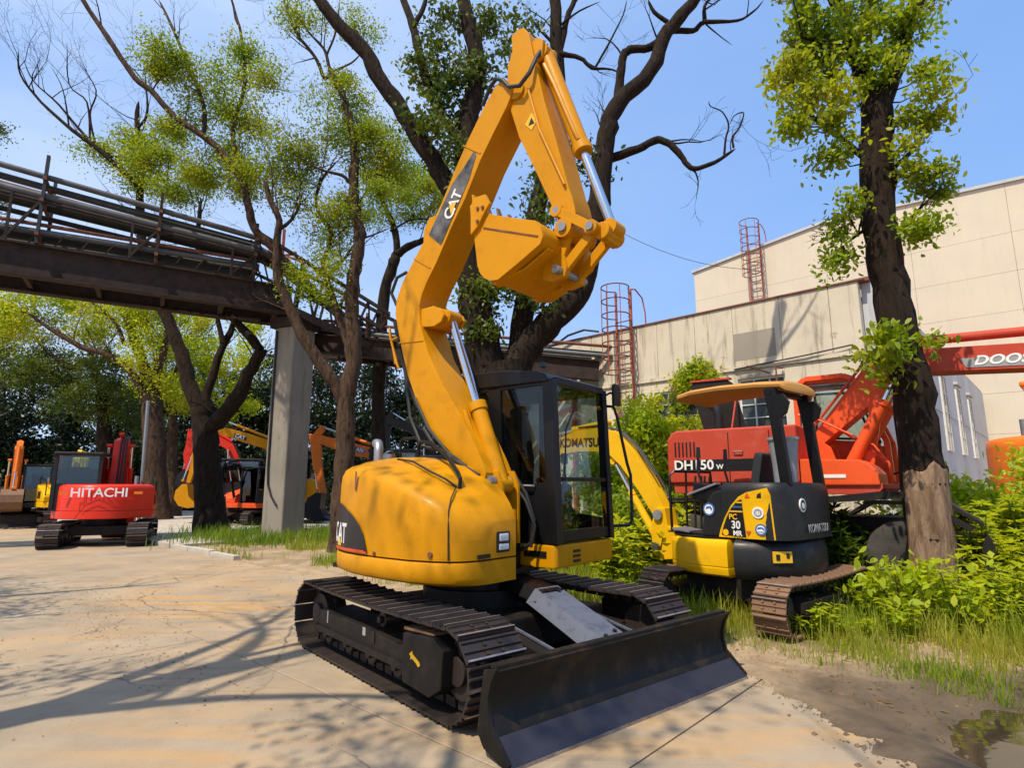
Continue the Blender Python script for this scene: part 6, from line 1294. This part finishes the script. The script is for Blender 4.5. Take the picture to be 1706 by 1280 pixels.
# ------------------------------------------------------------------ parked machines in the background
def parked(label, loc, rz, s, body, boom, stick, bucket, beam='', cab='charcoal', nshoe=26, letters=None, bucket_mat=None, tail=1.15, blade=False, up=False, rear=None, group='excavators parked along the yard', name='excavator'):
    t = thing(name, label, 'excavator', loc, rz, group); t.scale = (s,s,s); bm_ = beam or body
    for sd in (-1,1): crawler(t, sd*.92, .45, 1.12, .29, nshoe, 'track', 0, sd)
    mb = MB(); mb.box((0,0,.42), (1.3,1.3,.26)); mb.cyl((0,0,.5), (0,0,.78), .5, 20); mb.build('centre_frame', M['undercarriage'], t, bevel=.03)
    ta = [(tail*math.cos(a), 1.12*math.sin(a)) for a in np.linspace(R(112), R(248), 11)]
    pl = [(.95,.0),(.95,1.12),(-.35,1.12)] + ta + [(-.35,-1.12),(.75,-1.12),(.95,-.85)]
    mb = MB(); mb.prismz(pl, .76, .98); mb.build('deck', M[body], t, bevel=.03)
    pc = [(-.38,1.12)] + ta + [(-.38,-1.12)]
    mb = MB(); mb.loft([[(x*k+(k-1)*.3,y*k,z) for x,y in pc] for k,z in ((1.0,.985),(1.0,1.55),(.985,1.64),(.94,1.69),(.85,1.71))]); CWp = mb.build('counterweight', M[body], t, smooth=45)
    mb = MB(); mb.prism([(-.36,.985),(.85,.985),(.85,1.2),(.6,1.42),(-.36,1.66)], -1.11, -.30); mb.build('engine_cover', M[body], t, bevel=.04, seg=3)
    cb = bpy.data.objects.new('cab', None); COL.objects.link(cb); cb.parent = t; cb.empty_display_size=.1
    x0, x1, y0, y1 = -.55, .95, .14, 1.10
    for (xx, yy) in ((x0,y0),(x0,y1),(x1,y0),(x1,y1)):
        mb = MB(); mb.bar((xx,yy,.99), (xx-.04*(xx>0),yy,2.55), .09, .09); mb.build('post', M[cab], cb, bevel=.01)
    mb = MB(); mb.box(((x0+x1)/2-.02,(y0+y1)/2,2.57), (x1-x0+.14,y1-y0+.12,.09)); mb.build('roof', M[cab], cb, bevel=.035, seg=3)
    for yy in (y0,y1):
        mb = MB(); mb.box(((x0+x1)/2,yy,1.28), (x1-x0-.1,.05,.58)); mb.build('door_panel', M[cab], cb)
        mb = MB(); mb.box(((x0+x1)/2,yy,2.04), (x1-x0-.1,.012,.90)); mb.build('side_window', M['glass'], cb)
    for xx, z0 in ((x0,1.72),(x1-.02,1.05)):
        mb = MB(); mb.box((xx,(y0+y1)/2,(z0+2.5)/2), (.012,y1-y0-.1,2.5-z0)); mb.build('windscreen' if xx > 0 else 'rear_window', M['glass'], cb)
    mb = MB(); mb.box((x0,(y0+y1)/2,1.35), (.05,y1-y0-.1,.72)); mb.build('back_panel', M[cab], cb)
    mb = MB(); mb.box((-.1,.6,1.45), (.5,.45,.2)); mb.box((-.33,.6,1.85), (.14,.44,.7)); mb.build('seat', M['seat'], cb, bevel=.04)
    mb = MB(); mb.prism(strip(*boom), -.28, .02); B = mb.build('boom', M[bm_], t, bevel=.012, smooth=30)
    mb = MB(); mb.prism(strip(*stick), -.24, -.02); mb.build('stick', M[bm_], t, bevel=.012, smooth=30)
    if bucket:
        bx_, bz_, ba = bucket; pr_ = [(0,0),(.18,.02),(.42,-.18),(.50,-.48),(.36,-.78),(.05,-.92),(-.28,-.86),(-.40,-.80),(-.18,-.72),(-.02,-.45)]
        ca, sa = math.cos(ba), math.sin(ba); q = [(bx_+x*ca-z*sa, bz_+x*sa+z*ca) for x,z in pr_]
        mb = MB(); mb.prism(q, -.50, .24); BKp = mb.build('bucket', M[bucket_mat or bm_], t, bevel=.015)
        for k in range(4):
            yy = -.44+k*.205; tip = (-.56,-.80); bs = (-.32,-.83)
            a_ = (bx_+bs[0]*ca-bs[1]*sa, yy, bz_+bs[0]*sa+bs[1]*ca); b_ = (bx_+tip[0]*ca-tip[1]*sa, yy, bz_+tip[0]*sa+tip[1]*ca)
            mb = MB(); mb.bar(a_, b_, .08, .05); mb.build('tooth', M['track'], BKp)
    bp_, sp_ = boom[0], stick[0]
    m1 = bp_[len(bp_)//2]
    for yy in (-.40,.14): cylinder(t, (.75,yy,1.02), (m1[0]+.05,yy,m1[1]-.08), .62, .06, 'boom_cylinder', bm_)
    e = bp_[-1]; s0 = sp_[0]
    cylinder(t, (m1[0]-.02,-.13,m1[1]+.28), (s0[0],-.13,s0[1]+.02), .6, .055, 'stick_cylinder', bm_)
    s1_ = sp_[-1]; cylinder(t, (sp_[1][0]+.2,-.13,sp_[1][1]+.05), (s1_[0]+.22,-.13,s1_[1]+.1), .6, .05, 'bucket_cylinder', bm_)
    if blade:
        mb = MB(); mb.prism([(1.75,.02),(1.68,.2),(1.70,.42),(1.78,.5),(1.80,.48),(1.74,.4),(1.73,.2),(1.84,.0)], -1.15, 1.15); bb = mb.build('dozer_blade', M['undercarriage'], t)
        mb = MB(); mb.bar((.7,-.4,.38), (1.7,-.4,.25), .1, .12); mb.bar((.7,.4,.38), (1.7,.4,.25), .1, .12); mb.build('push_arm', M['undercarriage'], bb)
    mb = MB(); mb.cyl((-.6,-.7,1.6), (-.6,-.7,1.95), .05, 10); mb.build('exhaust_pipe', M['steel'], t)
    mb = MB(); mb.tube([(.8,-1.05,1.0),(.8,-1.05,1.75),(.7,-1.05,1.82),(-.2,-1.05,1.98),(-.3,-1.05,1.7)], .02, 6); mb.build('hand_rail', M['black_paint'], t)
    mb = MB(); mb.tube([(1.0,1.12,2.3),(1.12,1.28,2.34),(1.12,1.3,2.2)], .014, 5); mb.box((1.12,1.31,2.16),(.03,.16,.24)); mb.build('mirror', M['black_paint'], cb)
    hp_ = off([(p[0], p[1]) for p in bp_], boom[1][1]*.62, -.30)
    for dy in (0, .07, .14):
        mb = MB(); mb.tube([(q[0], q[1]+dy, q[2]) for q in hp_], .022, 6); mb.build('boom_hose', M['rubber'], B)
    for k in range(4):
        mb = MB(); mb.box((-.05+.12*k, -1.115, 1.25), (.06, .012, .28)); mb.build('vent_slot', M['black_flat'], t)
    return t, B, CWp
# red one seen from behind, on the road
HT, HB, HC = parked('bright red excavator seen from behind on the road, white letters across its counterweight', (-10.75, 15.85, 0), R(116), .98, 'red',
    ([(.25,1.25),(.30,2.1),(.34,2.95),(.75,3.02),(1.5,2.5)], [.26,.30,.30,.28,.22]), ([(1.4,2.8),(1.55,2.5),(1.75,1.6),(1.7,.9)], [.16,.24,.2,.14]), (1.7,.95,-.2), nshoe=36, tail=1.2, group='excavators parked along the yard')
HT.scale.z = .90
text('HITACHI', .34, M['white'], HC, (-1.205, -.0, 1.47), (R(90), 0, R(-90)), bold=.015, sx=.92)
for y_ in (.78, -.82):
    mb = MB(); mb.box((-1.02, y_, 1.47), (.03,.19,.075)); mb.build('reflector', M['orange'], HC, rot=(0,0,0))
mb = MB(); mb.box((-1.208,.0,1.32), (.01,1.5,.012)); mb.box((-1.21,.0,1.16), (.01,.9,.01)); mb.build('crease', M['red'], HC)
mb = MB(); mb.tube([(.5,-.75,1.6),(.5,-.75,1.75),(.45,-.7,1.78)], .03, 6); mb.build('beacon', M['red'], HT)
ang = math.atan2
parked('orange and black excavator at the far left edge, stick raised upright', (at(22,880,22.5).x, 22.5, .05), R(-52), .86, 'charcoal',
    ([(.25,1.25),(.45,2.1),(.85,2.85),(1.25,3.3)], [.26,.32,.30,.22]), ([(1.1,3.55),(1.25,3.3),(1.55,2.2),(1.7,1.5)], [.16,.24,.2,.14]), (1.7,1.55,-.1), beam='orange', blade=True, bucket_mat='rust_track')
parked('yellow excavator mostly hidden behind the red one, only its top and side showing', (at(112,880,22.5).x, 22.5, .05), R(-40), .9, 'yellow2',
    ([(.25,1.25),(.5,2.1),(.95,2.75),(1.7,2.6)], [.26,.32,.34,.22]), ([(1.7,2.9),(1.75,2.6),(1.9,1.8),(1.85,1.2)], [.16,.24,.2,.14]), (1.8,1.25,-.2))
CY, CB_, _c = parked('yellow excavator behind the pillar, boom reaching left over the paving', (at(486,880,24).x, 24, .07), R(192), 1.0, 'yellow',
    ([(.25,1.25),(.55,2.3),(1.05,3.05),(2.0,3.35),(3.35,3.75)], [.28,.36,.40,.38,.26]), ([(3.2,4.15),(3.35,3.8),(3.75,2.6),(3.95,1.55)], [.18,.28,.22,.15]), (3.9,1.5,-.15))
mb = MB(); mb.prism([(1.95,3.22),(2.42,3.36),(2.40,3.52),(1.93,3.38)], .024, .028); mb.build('name_plate', M['black_flat'], CB_)
text('CAT', .20, M['white'], CB_, (2.18,.034,3.37), (R(90), R(16.5), R(180)), bold=.03)
parked('red-orange excavator with black cab standing behind the wide-forked tree', (at(408,880,27).x, 27, .07), R(196), 1.0, 'redorange',
    ([(.25,1.25),(.5,2.4),(.9,3.2),(1.6,3.6),(2.4,3.9)], [.26,.34,.36,.32,.24]), ([(2.25,4.2),(2.45,3.85),(2.6,2.8),(2.5,2.1)], [.22,.34,.36,.26]), (2.5,2.1,-.15), beam='red', bucket_mat='charcoal')
parked('small excavator facing the road with a brown bucket hung before its black cab', (at(420,880,23).x, 23, .07), R(-112), .82, 'redorange',
    ([(.25,1.25),(.65,2.1),(1.15,2.6),(1.75,2.5)], [.24,.30,.30,.22]), ([(1.75,2.75),(1.85,2.5),(1.95,1.7),(1.9,1.25)], [.16,.22,.2,.14]), (1.85,1.3,-.1), bucket_mat='rust_track', beam='black_paint')
OE, OB, _c = parked('orange excavator seen between the pillar and the big yellow house, stick hanging straight down', (at(668,880,20).x, 20, .05), R(184), 1.0, 'orange',
    ([(.25,1.25),(.5,2.0),(.95,2.5),(1.8,2.7),(2.95,3.05)], [.28,.36,.42,.40,.26]), ([(2.75,3.4),(2.95,3.1),(2.85,2.1),(2.6,1.2)], [.18,.30,.26,.15]), (2.6,1.2,.1), bucket_mat='charcoal', beam='orange')
mb = MB(); mb.prism([(1.30,2.52),(1.95,2.68),(1.93,2.84),(1.28,2.68)], .024, .028); mb.build('name_plate', M['blue'], OB)
text('AN', .17, M['white'], OB, (1.45,.034,2.64), (R(90), R(14), R(180)), bold=.03)
parked('black excavator behind the orange one, its dark boom raised above the yellow cover', (at(735,880,24).x, 24, .05), R(186), 1.0, 'charcoal',
    ([(.25,1.25),(.4,2.4),(.7,3.3),(1.3,3.8),(2.2,4.05)], [.28,.36,.42,.38,.26]), ([(2.1,4.4),(2.25,4.1),(2.3,3.0),(2.2,2.2)], [.18,.30,.26,.15]), (2.2,2.2,.1), beam='black_paint')
parked('orange excavator half hidden by tall weeds at the right edge', (12.5, 12.8, .0), R(-45), 1.5, 'orange',
    ([(.25,1.25),(.9,2.1),(1.9,2.6),(3.0,2.4)], [.28,.36,.38,.26]), ([(3.0,2.7),(3.1,2.4),(3.3,1.6),(3.2,1.0)], [.18,.26,.22,.15]), (3.2,1.0,-.1), cab='orange')
# ------------------------------------------------------------------ weeds, bushes, creepers and grass
def blades(P, h0, h1, w_, lean=.45):
    n = len(P); a = rng.uniform(0, 2*math.pi, n); h = rng.uniform(h0, h1, n)*rng.uniform(.6,1.0,n)
    sx, sy = np.cos(a), np.sin(a); b = rng.uniform(0, 2*math.pi, n); l = rng.uniform(.05, lean, n)*h
    lx, ly = np.cos(b)*l, np.sin(b)*l; W = w_*rng.uniform(.6,1.4,n)
    def pt(t, k, zz): return np.stack([P[:,0]+lx*t*t + sx*W*k, P[:,1]+ly*t*t + sy*W*k, P[:,2]+h*zz], 1)
    v = np.stack([pt(0,-.5,0), pt(0,.5,0), pt(.6,.42,.6), pt(.6,-.42,.6), pt(1.0,.06,.97), pt(1.0,-.06,.97)], 1).reshape(-1,3)
    i = np.arange(n)[:,None]*6
    f = np.concatenate([i+np.array([[0,1,2,3]]), i+np.array([[3,2,4,5]])], 1).reshape(-1,4)
    return v, f
def vnoise(x, y, s, o=0): return mnoise.noise(Vector((x*s+o, y*s-o, o)))
def scatter(n, a0, a1, b0, b1, keep):
    out = []
    while len(out) < n:
        a = random.uniform(a0, a1); b = random.uniform(b0, b1)
        p = RD*a + RN*b
        if random.random() < keep(a, b, p): out.append((p.x, p.y, ground_z(p.x, p.y)))
        elif random.random() < .002: break
    return np.array(out)
def k_main(a, b, p):
    e = 5.75 if a < -2.6 else 6.35 + .15*(a+2)
    return max(0, min(1, (b - e)/.55 + vnoise(p.x, p.y, .9)*.9)) * (.75+.5*vnoise(p.x, p.y, 2.3, 4))
def region(name, n, box, keep, h0, h1, w_, mat='grass'):
    P = []
    tries = 0
    while len(P) < n and tries < n*12:
        tries += 1
        a = random.uniform(box[0], box[1]); b = random.uniform(box[2], box[3]); p = RD*a + RN*b
        if random.random() < keep(a, b, p): P.append((p.x, p.y, ground_z(p.x, p.y)-.01))
    v, f = blades(np.array(P), h0, h1, w_); o = fast_mesh(name, v, f, M[mat]); tag(o, kind='stuff'); return o
M['grass_dry'] = leafmat('grass_straw', (0.25, 0.26, 0.05), (0.40, 0.36, 0.10), (0.28, 0.33, 0.04), .4, .9)
M['grass_deep'] = leafmat('grass_deep_green', (0.09, 0.17, 0.012), (0.16, 0.26, 0.018), (0.24, 0.31, 0.02), .35, .7)
region('grass', 42000, (-7.5, 5.5, 5.7, 11), k_main, .14, .46, .010)
region('short_grass', 9000, (-4, 4.5, 5.7, 7.2), lambda a, b, p: max(0, vnoise(p.x,p.y,1.3,9)*1.8+.25)*(1 if b > 6.0 else .35), .05, .17, .009)
region('tall_grass', 26000, (-9, 6, 7.4, 14.5), lambda a, b, p: .5+.6*vnoise(p.x,p.y,.7,2), .25, .62, .013, 'grass_deep')
region('dry_grass', 4500, (-3, 4.5, 5.6, 7.4), lambda a, b, p: max(0, .45+.9*vnoise(p.x,p.y,1.6,7))*(1 if b > 5.75+.12*(a+2) else .12), .05, .20, .007, 'grass_dry')
region('verge_grass', 5200, (-19, -7.6, 5.6, 9.2), lambda a, b, p: max(0, vnoise(p.x,p.y,.8,3)*1.6 - .05) * (1 if a > -14.2 or abs(a+16.6) < 2.2 and b > 6.6 else 0), .10, .34, .011)
# tufts round the pillar foot
P = []
for _ in range(3800):
    t = random.uniform(0, 6.28); r = random.choice([random.gauss(1.25,.28), random.gauss(1.7,.5)]); P.append((-6.5+r*math.cos(t)*1.3, 16.9+r*math.sin(t), 0.02))
v, f = blades(np.array(P), .18, .55, .016); tag(fast_mesh('pillar_grass', v, f, M['grass_deep']), kind='stuff')
# ---- weed plants: a few kinds, each then copied plant by plant
def weed(label, h, nleaf, size, mat, whorl=False, branches=3, lean=.15, aspect=.32):
    t = thing('weed', label, 'weed'); sm = MB(); cs = []
    for b_ in range(branches):
        a = 2*math.pi*b_/branches + random.random(); hh = h*random.uniform(.65, 1.0) if b_ else h
        pts = [Vector((math.cos(a)*.03, math.sin(a)*.03, -.03)), Vector((math.cos(a)*lean*.5*h, math.sin(a)*lean*.5*h, hh*.5)), Vector((math.cos(a)*lean*h, math.sin(a)*lean*h, hh))]
        S = smooth_path(pts, 4); sm.tube(S, [.009*h+.003 - .007*h*i/len(S) for i in range(len(S))], 5)
        for k in range(nleaf):
            u = .18 + .82*k/nleaf; p = S[min(len(S)-1, int(u*len(S)))]
            for q in range(6 if whorl else 3):
                th = q*2*math.pi/(6 if whorl else 3) + k*.9; dr = Vector((math.cos(th), math.sin(th), random.uniform(-.1,.5) + (.6 if u > .9 else 0)))
                cs.append((p, dr.normalized()))
    V = []; F = []
    for p, d in cs:
        L = size*random.uniform(.7, 1.2); s = d.cross(Vector((0,0,1))); s = (s.normalized() if s.length > .01 else Vector((1,0,0)))*L*aspect*.5; dn = Vector((0,0,-L*.22))
        n = len(V); V += [p, p+d*L*.45+s, p+d*L+dn, p+d*L*.45-s]; F.append((n, n+1, n+2, n+3))
    sm.build('stem', M['grass_deep'], t); tag(fast_mesh('leaf_mass', np.array([tuple(x) for x in V]), np.array(F), M[mat], t), kind='stuff')
    return t
M['weed_bright'] = leafmat('weed_bright', (0.24, 0.35, 0.012), (0.42, 0.50, 0.018), (0.54, 0.52, 0.03), .48, 1.0)
M['weed_dark'] = leafmat('weed_dark', (0.04, 0.085, 0.014), (0.08, 0.14, 0.02), (0.14, 0.19, 0.025), .3, 1.0)
kinds = [weed('dark narrow-leaved weed standing in the grass by the small excavator', .75, 11, .15, 'weed_dark', True, 3, .14, .26),
         weed('bright green leafy weed in the overgrown strip before the workshop', .85, 11, .16, 'weed_bright', False, 4, .22, .42),
         weed('low broad-leaved weed among the grass at the edge of the bare soil', .42, 6, .13, 'weed_bright', False, 5, .4, .55),
         weed('tall bright weed in the thicket along the right edge', 1.25, 15, .17, 'weed_bright', True, 4, .16, .34)]
gl = ['dark weeds by the small excavator', 'bright weeds before the workshop', 'low weeds by the bare soil', 'tall weeds along the right edge']
used = [False]*4
def plant(k, p, s=1.0):
    global kinds
    o = kinds[k]
    if used[k]:
        c = o.copy(); COL.objects.link(c)
        for ch in o.children:
            d = ch.copy(); COL.objects.link(d); d.parent = c
        o = c
    used[k] = True; o['group'] = gl[k]
    o.location = (p[0], p[1], ground_z(p[0], p[1])); o.rotation_euler = (0, 0, random.uniform(0, 6.28)); s *= random.uniform(.8, 1.2); o.scale = (s, s, s*random.uniform(.9,1.15))
random.seed(21)
for _ in range(46):   # thicket in front of the wheeled excavator
    p = at(random.uniform(1385, 1520), 900, random.uniform(7.9, 9.3)); plant(0, p, random.uniform(.8, 1.25))
for _ in range(60):   # greenery behind the big yellow machine
    p = at(random.uniform(990, 1130), 900, random.uniform(8.2, 13.2)); plant(1, p, random.uniform(.7, 1.15))
for _ in range(26):
    p = at(random.uniform(1120, 1420), 900, random.uniform(8.6, 12.0)); plant(1, p, random.uniform(.8, 1.3))
for _ in range(26):
    u = random.uniform(1310, 1700); p = at(u, 1000, random.uniform(5.9, 7.0)); plant(2, p, random.uniform(.35, .8))
for _ in range(60):
    p = at(random.uniform(1600, 1740), 900, random.uniform(7.2, 12.0)); plant(3, p, random.uniform(.6, 1.05))
for _ in range(14):
    p = at(random.uniform(1575, 1720), 900, random.uniform(6.0, 7.0)); plant(1, p, random.uniform(.5, .8))
# ---- bushes: leaves gathered round a few stems
def bush(label, c, rx, rz_, mat, size, cov, n=8, group=None, name='bush', aspect=.5, clump=.16):
    c = Vector(c); t = thing(name, label, 'bush' if name == 'bush' else 'creeper', (c.x, c.y, 0), 0, group); sm = MB(); bl = []
    for k in range(n):
        a = 2*math.pi*k/n + random.random()*.6; r = rx*random.uniform(.15,.75); z = random.uniform(.45, .95)*rz_*2
        e = Vector((math.cos(a)*r, math.sin(a)*r, c.z - rz_ + z)); sm.tube([Vector((0,0,-.03)), e*.5+Vector((0,0,.1)), e], [.014,.009,.004], 5)
        bl.append((e, rx*.42, rx*.42, rz_*.45))
    sm.build('stems', M['bark_light'], t)
    pts, _ = crown_points(bl, cov, size, aspect, clump); pts = pts[pts[:,2] > .02]
    v, f = oval_arrays(pts, size, aspect, .3); tag(fast_mesh('leaves', v, f, M[mat], t), kind='stuff'); return t
g_ = 'yellow green bushes at the foot of the bark-stripped tree'
b1 = at(1500, 1010, 6.55); bush('yellow-green leafy bush at the left foot of the bark-stripped tree', (b1.x, b1.y, .30), .40, .32, 'leaf_bright', .115, 1.2, 9, g_)
b1 = at(1600, 1010, 6.45); bush('yellow-green leafy bush at the right foot of the bark-stripped tree', (b1.x, b1.y, .24), .38, .26, 'leaf_bright', .11, 1.1, 8, g_)
b1 = at(1440, 1010, 7.0); bush('small yellow-green bush between the rusty track and the tree', (b1.x, b1.y, .16), .26, .18, 'leaf_bright', .10, 1.0, 6, g_)
g2 = 'pale green shrubs against the workshop wall'
for (u, d, rx, z, lb) in ((1040, 14.2, .95, 1.55, 'pale green shrub below the caged ladder'), (1085, 14.0, .95, 1.6, 'pale green shrub right of the caged ladder'), (1130, 13.6, .8, 1.35, 'pale green shrub under the creeper on the workshop wall'), (1010, 13.0, .9, 1.1, 'pale green shrub just right of the black cab')):
    p = at(u, 800, d); bush(lb, (p.x, p.y, z), rx, z, 'leaf_bright', .14, 1.0, 13, g2, clump=.25)
for (u, d, rx, z, lb) in ((1060, 11.2, .8, .7, 'dense green bush behind the yellow mini boom'), (1120, 10.2, .7, .6, 'dense green bush beside the swing post of the mini excavator'), (1010, 10.5, .7, .55, 'dense green bush behind the lower windscreen')):
    p = at(u, 800, d); bush(lb, (p.x, p.y, z), rx, z, 'leaf', .12, 1.2, 12, 'green bushes in the overgrown strip', clump=.22)
for (x, y, rx, z, lb) in ((9.2, 9.4, 1.0, .95, 'bright bush at the right edge nearest the orange machine'), (10.6, 10.6, 1.1, .9, 'bright bush hiding the foot of the orange machine'), (8.2, 8.2, .9, .75, 'bright bush right of the bark-stripped trunk'), (7.2, 9.8, .9, .8, 'bright bush behind the bark-stripped trunk')):
    bush(lb, (x, y, z), rx, z, 'weed_bright', .13, 1.2, 14, 'bright bushes along the right edge', clump=.25)
# creeper on the wall
cv = thing('creeper', 'green creeper climbing the workshop wall between the ladder and the windows', 'creeper', (WC.x, WC.y, 0), WANG)
sm = MB(); bl = []
def wallpt(u, v, k): return Vector((k, .10, v))
tr_ = [[(4.55,.0),(4.5,1.4),(4.62,2.6),(4.5,3.6),(4.42,4.3),(4.1,4.62),(3.7,4.72)], [(4.5,3.6),(4.2,3.9),(3.8,3.98),(3.45,3.92)], [(4.45,4.2),(4.1,4.3),(3.7,4.38),(3.4,4.3)], [(5.0,.0),(5.1,1.6),(5.3,2.8),(5.35,3.6),(5.1,3.95)], [(4.62,2.6),(4.2,2.9),(4.0,3.2)], [(3.9,0),(3.8,1.5),(3.86,2.6),(3.8,3.3)]]
pts = []
for s_ in tr_:
    S = smooth_path([Vector((x, .09+.03*math.sin(i), z)) for i, (x, z) in enumerate(s_)], 6); sm.tube(S, [.016-.012*i/len(S) for i in range(len(S))], 5)
    for i, p in enumerate(S):
        k = 26 if p.z > 2.2 else 60
        q = rng.normal(size=(k,3))*np.array([.15,.05,.12]); q[:,1] = np.abs(q[:,1])+.02; q[:,2] -= .06; pts.append(np.array(p)[None,:]*np.array([1,0,1]) + q + np.array([0,.03,0]))
pts = np.concatenate(pts); sm.build('stems', M['bark_light'], cv)
v, f = leaf_arrays(pts, .13, .45, .6); tag(fast_mesh('leaves', v, f, M['leaf_bright'], cv), kind='stuff')
# crumbs of soil and small stones on the road and verge
def clods(name, n, fn, r0, r1, mat):
    V = []; F = []
    for _ in range(n):
        p, s = fn(); r = random.uniform(r0, r1)*s; m = len(V)
        for d in ((1,0,-.2),(-.5,.85,-.2),(-.5,-.85,-.2),(.1,.05,.75),(.6,.5,.35),(-.6,.3,.4)):
            V.append((p.x+d[0]*r*random.uniform(.7,1.3), p.y+d[1]*r*random.uniform(.7,1.3), p.z+d[2]*r*random.uniform(.6,1.1)))
        F += [(m,m+1,m+4),(m+1,m+5,m+4),(m+1,m+2,m+5),(m+2,m+3,m+5),(m+2,m,m+3),(m,m+4,m+3),(m+4,m+5,m+3)]
    o = fast_mesh(name, np.array(V), np.array(F), M[mat]); return tag(o, kind='stuff')
def on_road():
    c = random.choice([(-9.2,3.0),(-9.0,2.0),(-7.6,1.9),(-10.4,2.4),(-7.2,1.0),(-5.9,2.0),(-8.4,2.5)])
    while True:
        a = c[0]+random.gauss(0,1.1); b = c[1]+random.gauss(0,.16)
        if b < 5.2: return ab(a, b, .002), random.choice([.4,.6,1,1.5])
clods('soil_crumbs', 1500, on_road, .003, .014, 'soil')
def on_verge():
    a = random.uniform(-3, 3.5); b = random.uniform(5.0 if a < -1 else 4.2-.4*a*0, 6.4); p = RD*a + RN*b; return Vector((p.x, p.y, ground_z(p.x,p.y)+.004)), random.choice([.4,.7,1,1.6])
clods('gravel', 1500, on_verge, .005, .022, 'soil')
# a strip of spilled earth softening the end of the slabs
P = []; n = 120
for i in range(n+1):
    t = i/n; c = ab(-2.3, 5.42).lerp(ab(.3, 3.4), t); w_ = max(.03, .15+.22*mnoise.noise(Vector((t*7,0,1)))+.10*mnoise.noise(Vector((t*23,2,1)))+.05*mnoise.noise(Vector((t*60,2,5))))
    P.append((c, w_))
nrm = Vector((RD*.63 + RN*.777)).normalized(); V = []; F = []
for c, w_ in P: V += [tuple(c-nrm*w_+Vector((0,0,.001))), tuple(c+Vector((0,0,.016))), tuple(c+nrm*.16+Vector((0,0,-.01))), tuple(c+nrm*.4+Vector((0,0,-.09)))]
for i in range(n):
    for k in range(3): F.append((i*4+k, i*4+k+1, (i+1)*4+k+1, (i+1)*4+k))
o = fast_mesh('earth_bank', np.array(V), np.array(F), M['soil'], smooth=True); tag(o, kind='structure')
# slim white post beside the brown forked tree, power wires
p0 = gnd(239, 812); q = at(246, 680, p0.y)
mb = MB(); d = 24.5; a_ = at(238, 806, d); b_ = at(247, 668, d); mb.cyl((a_.x, a_.y, 0), tuple(b_), .07, 10); tag(mb.build('pole', M['steel']), 'slim pale pole leaning beside the brown forked tree', 'pole')
mb = MB(); a_ = at(1000, 370, 22); b_ = at(1260, 450, 26); pts = [a_.lerp(b_, t)+Vector((0,0,-.5*math.sin(math.pi*t))) for t in np.linspace(0,1,13)]; mb.tube(pts, .012, 4); tag(mb.build('wire', M['rubber']), 'thin overhead wire sagging towards the tall hall', 'wire')

# dead leaves fallen on the slabs and the verge
def litter(name, n, fn, mat):
    C = np.array([fn() for _ in range(n)]); v, f = leaf_arrays(C, .06, .5, 0); v = v.reshape(-1,4,3); c = v.mean(1, keepdims=True); v = c + (v-c)*np.array([1,1,.12]); v = v.reshape(-1,3); v[:,2] += .004
    return tag(fast_mesh(name, v, f, M[mat]), kind='stuff')
M['dead_leaf'] = leafmat('dead_leaf', (0.16, 0.085, 0.03), (0.28, 0.17, 0.06), (0.20, 0.16, 0.05), .1)
def lp():
    r = random.random()
    if r < .35: a, b = random.uniform(-14, -1), random.gauss(4.7, .7)
    elif r < .7: a, b = random.uniform(-3, 3.5), random.uniform(5.0, 6.6)
    else: a, b = random.uniform(-14, -8), random.uniform(5.4, 8)
    p = RD*a + RN*b; return (p.x, p.y, max(ground_z(p.x, p.y), .002 if b < 5.34 and a < -2.2 else -1))
litter('fallen_leaves', 900, lp, 'dead_leaf')

def on_edge():
    c = ab(-2.3, 5.42).lerp(ab(.3, 3.4), random.random()); q = c - nrm*abs(random.gauss(0, .16)); return Vector((q.x, q.y, .004)), random.choice([.3,.5,.8,1.2])
clods('edge_grit', 900, on_edge, .004, .018, 'soil')
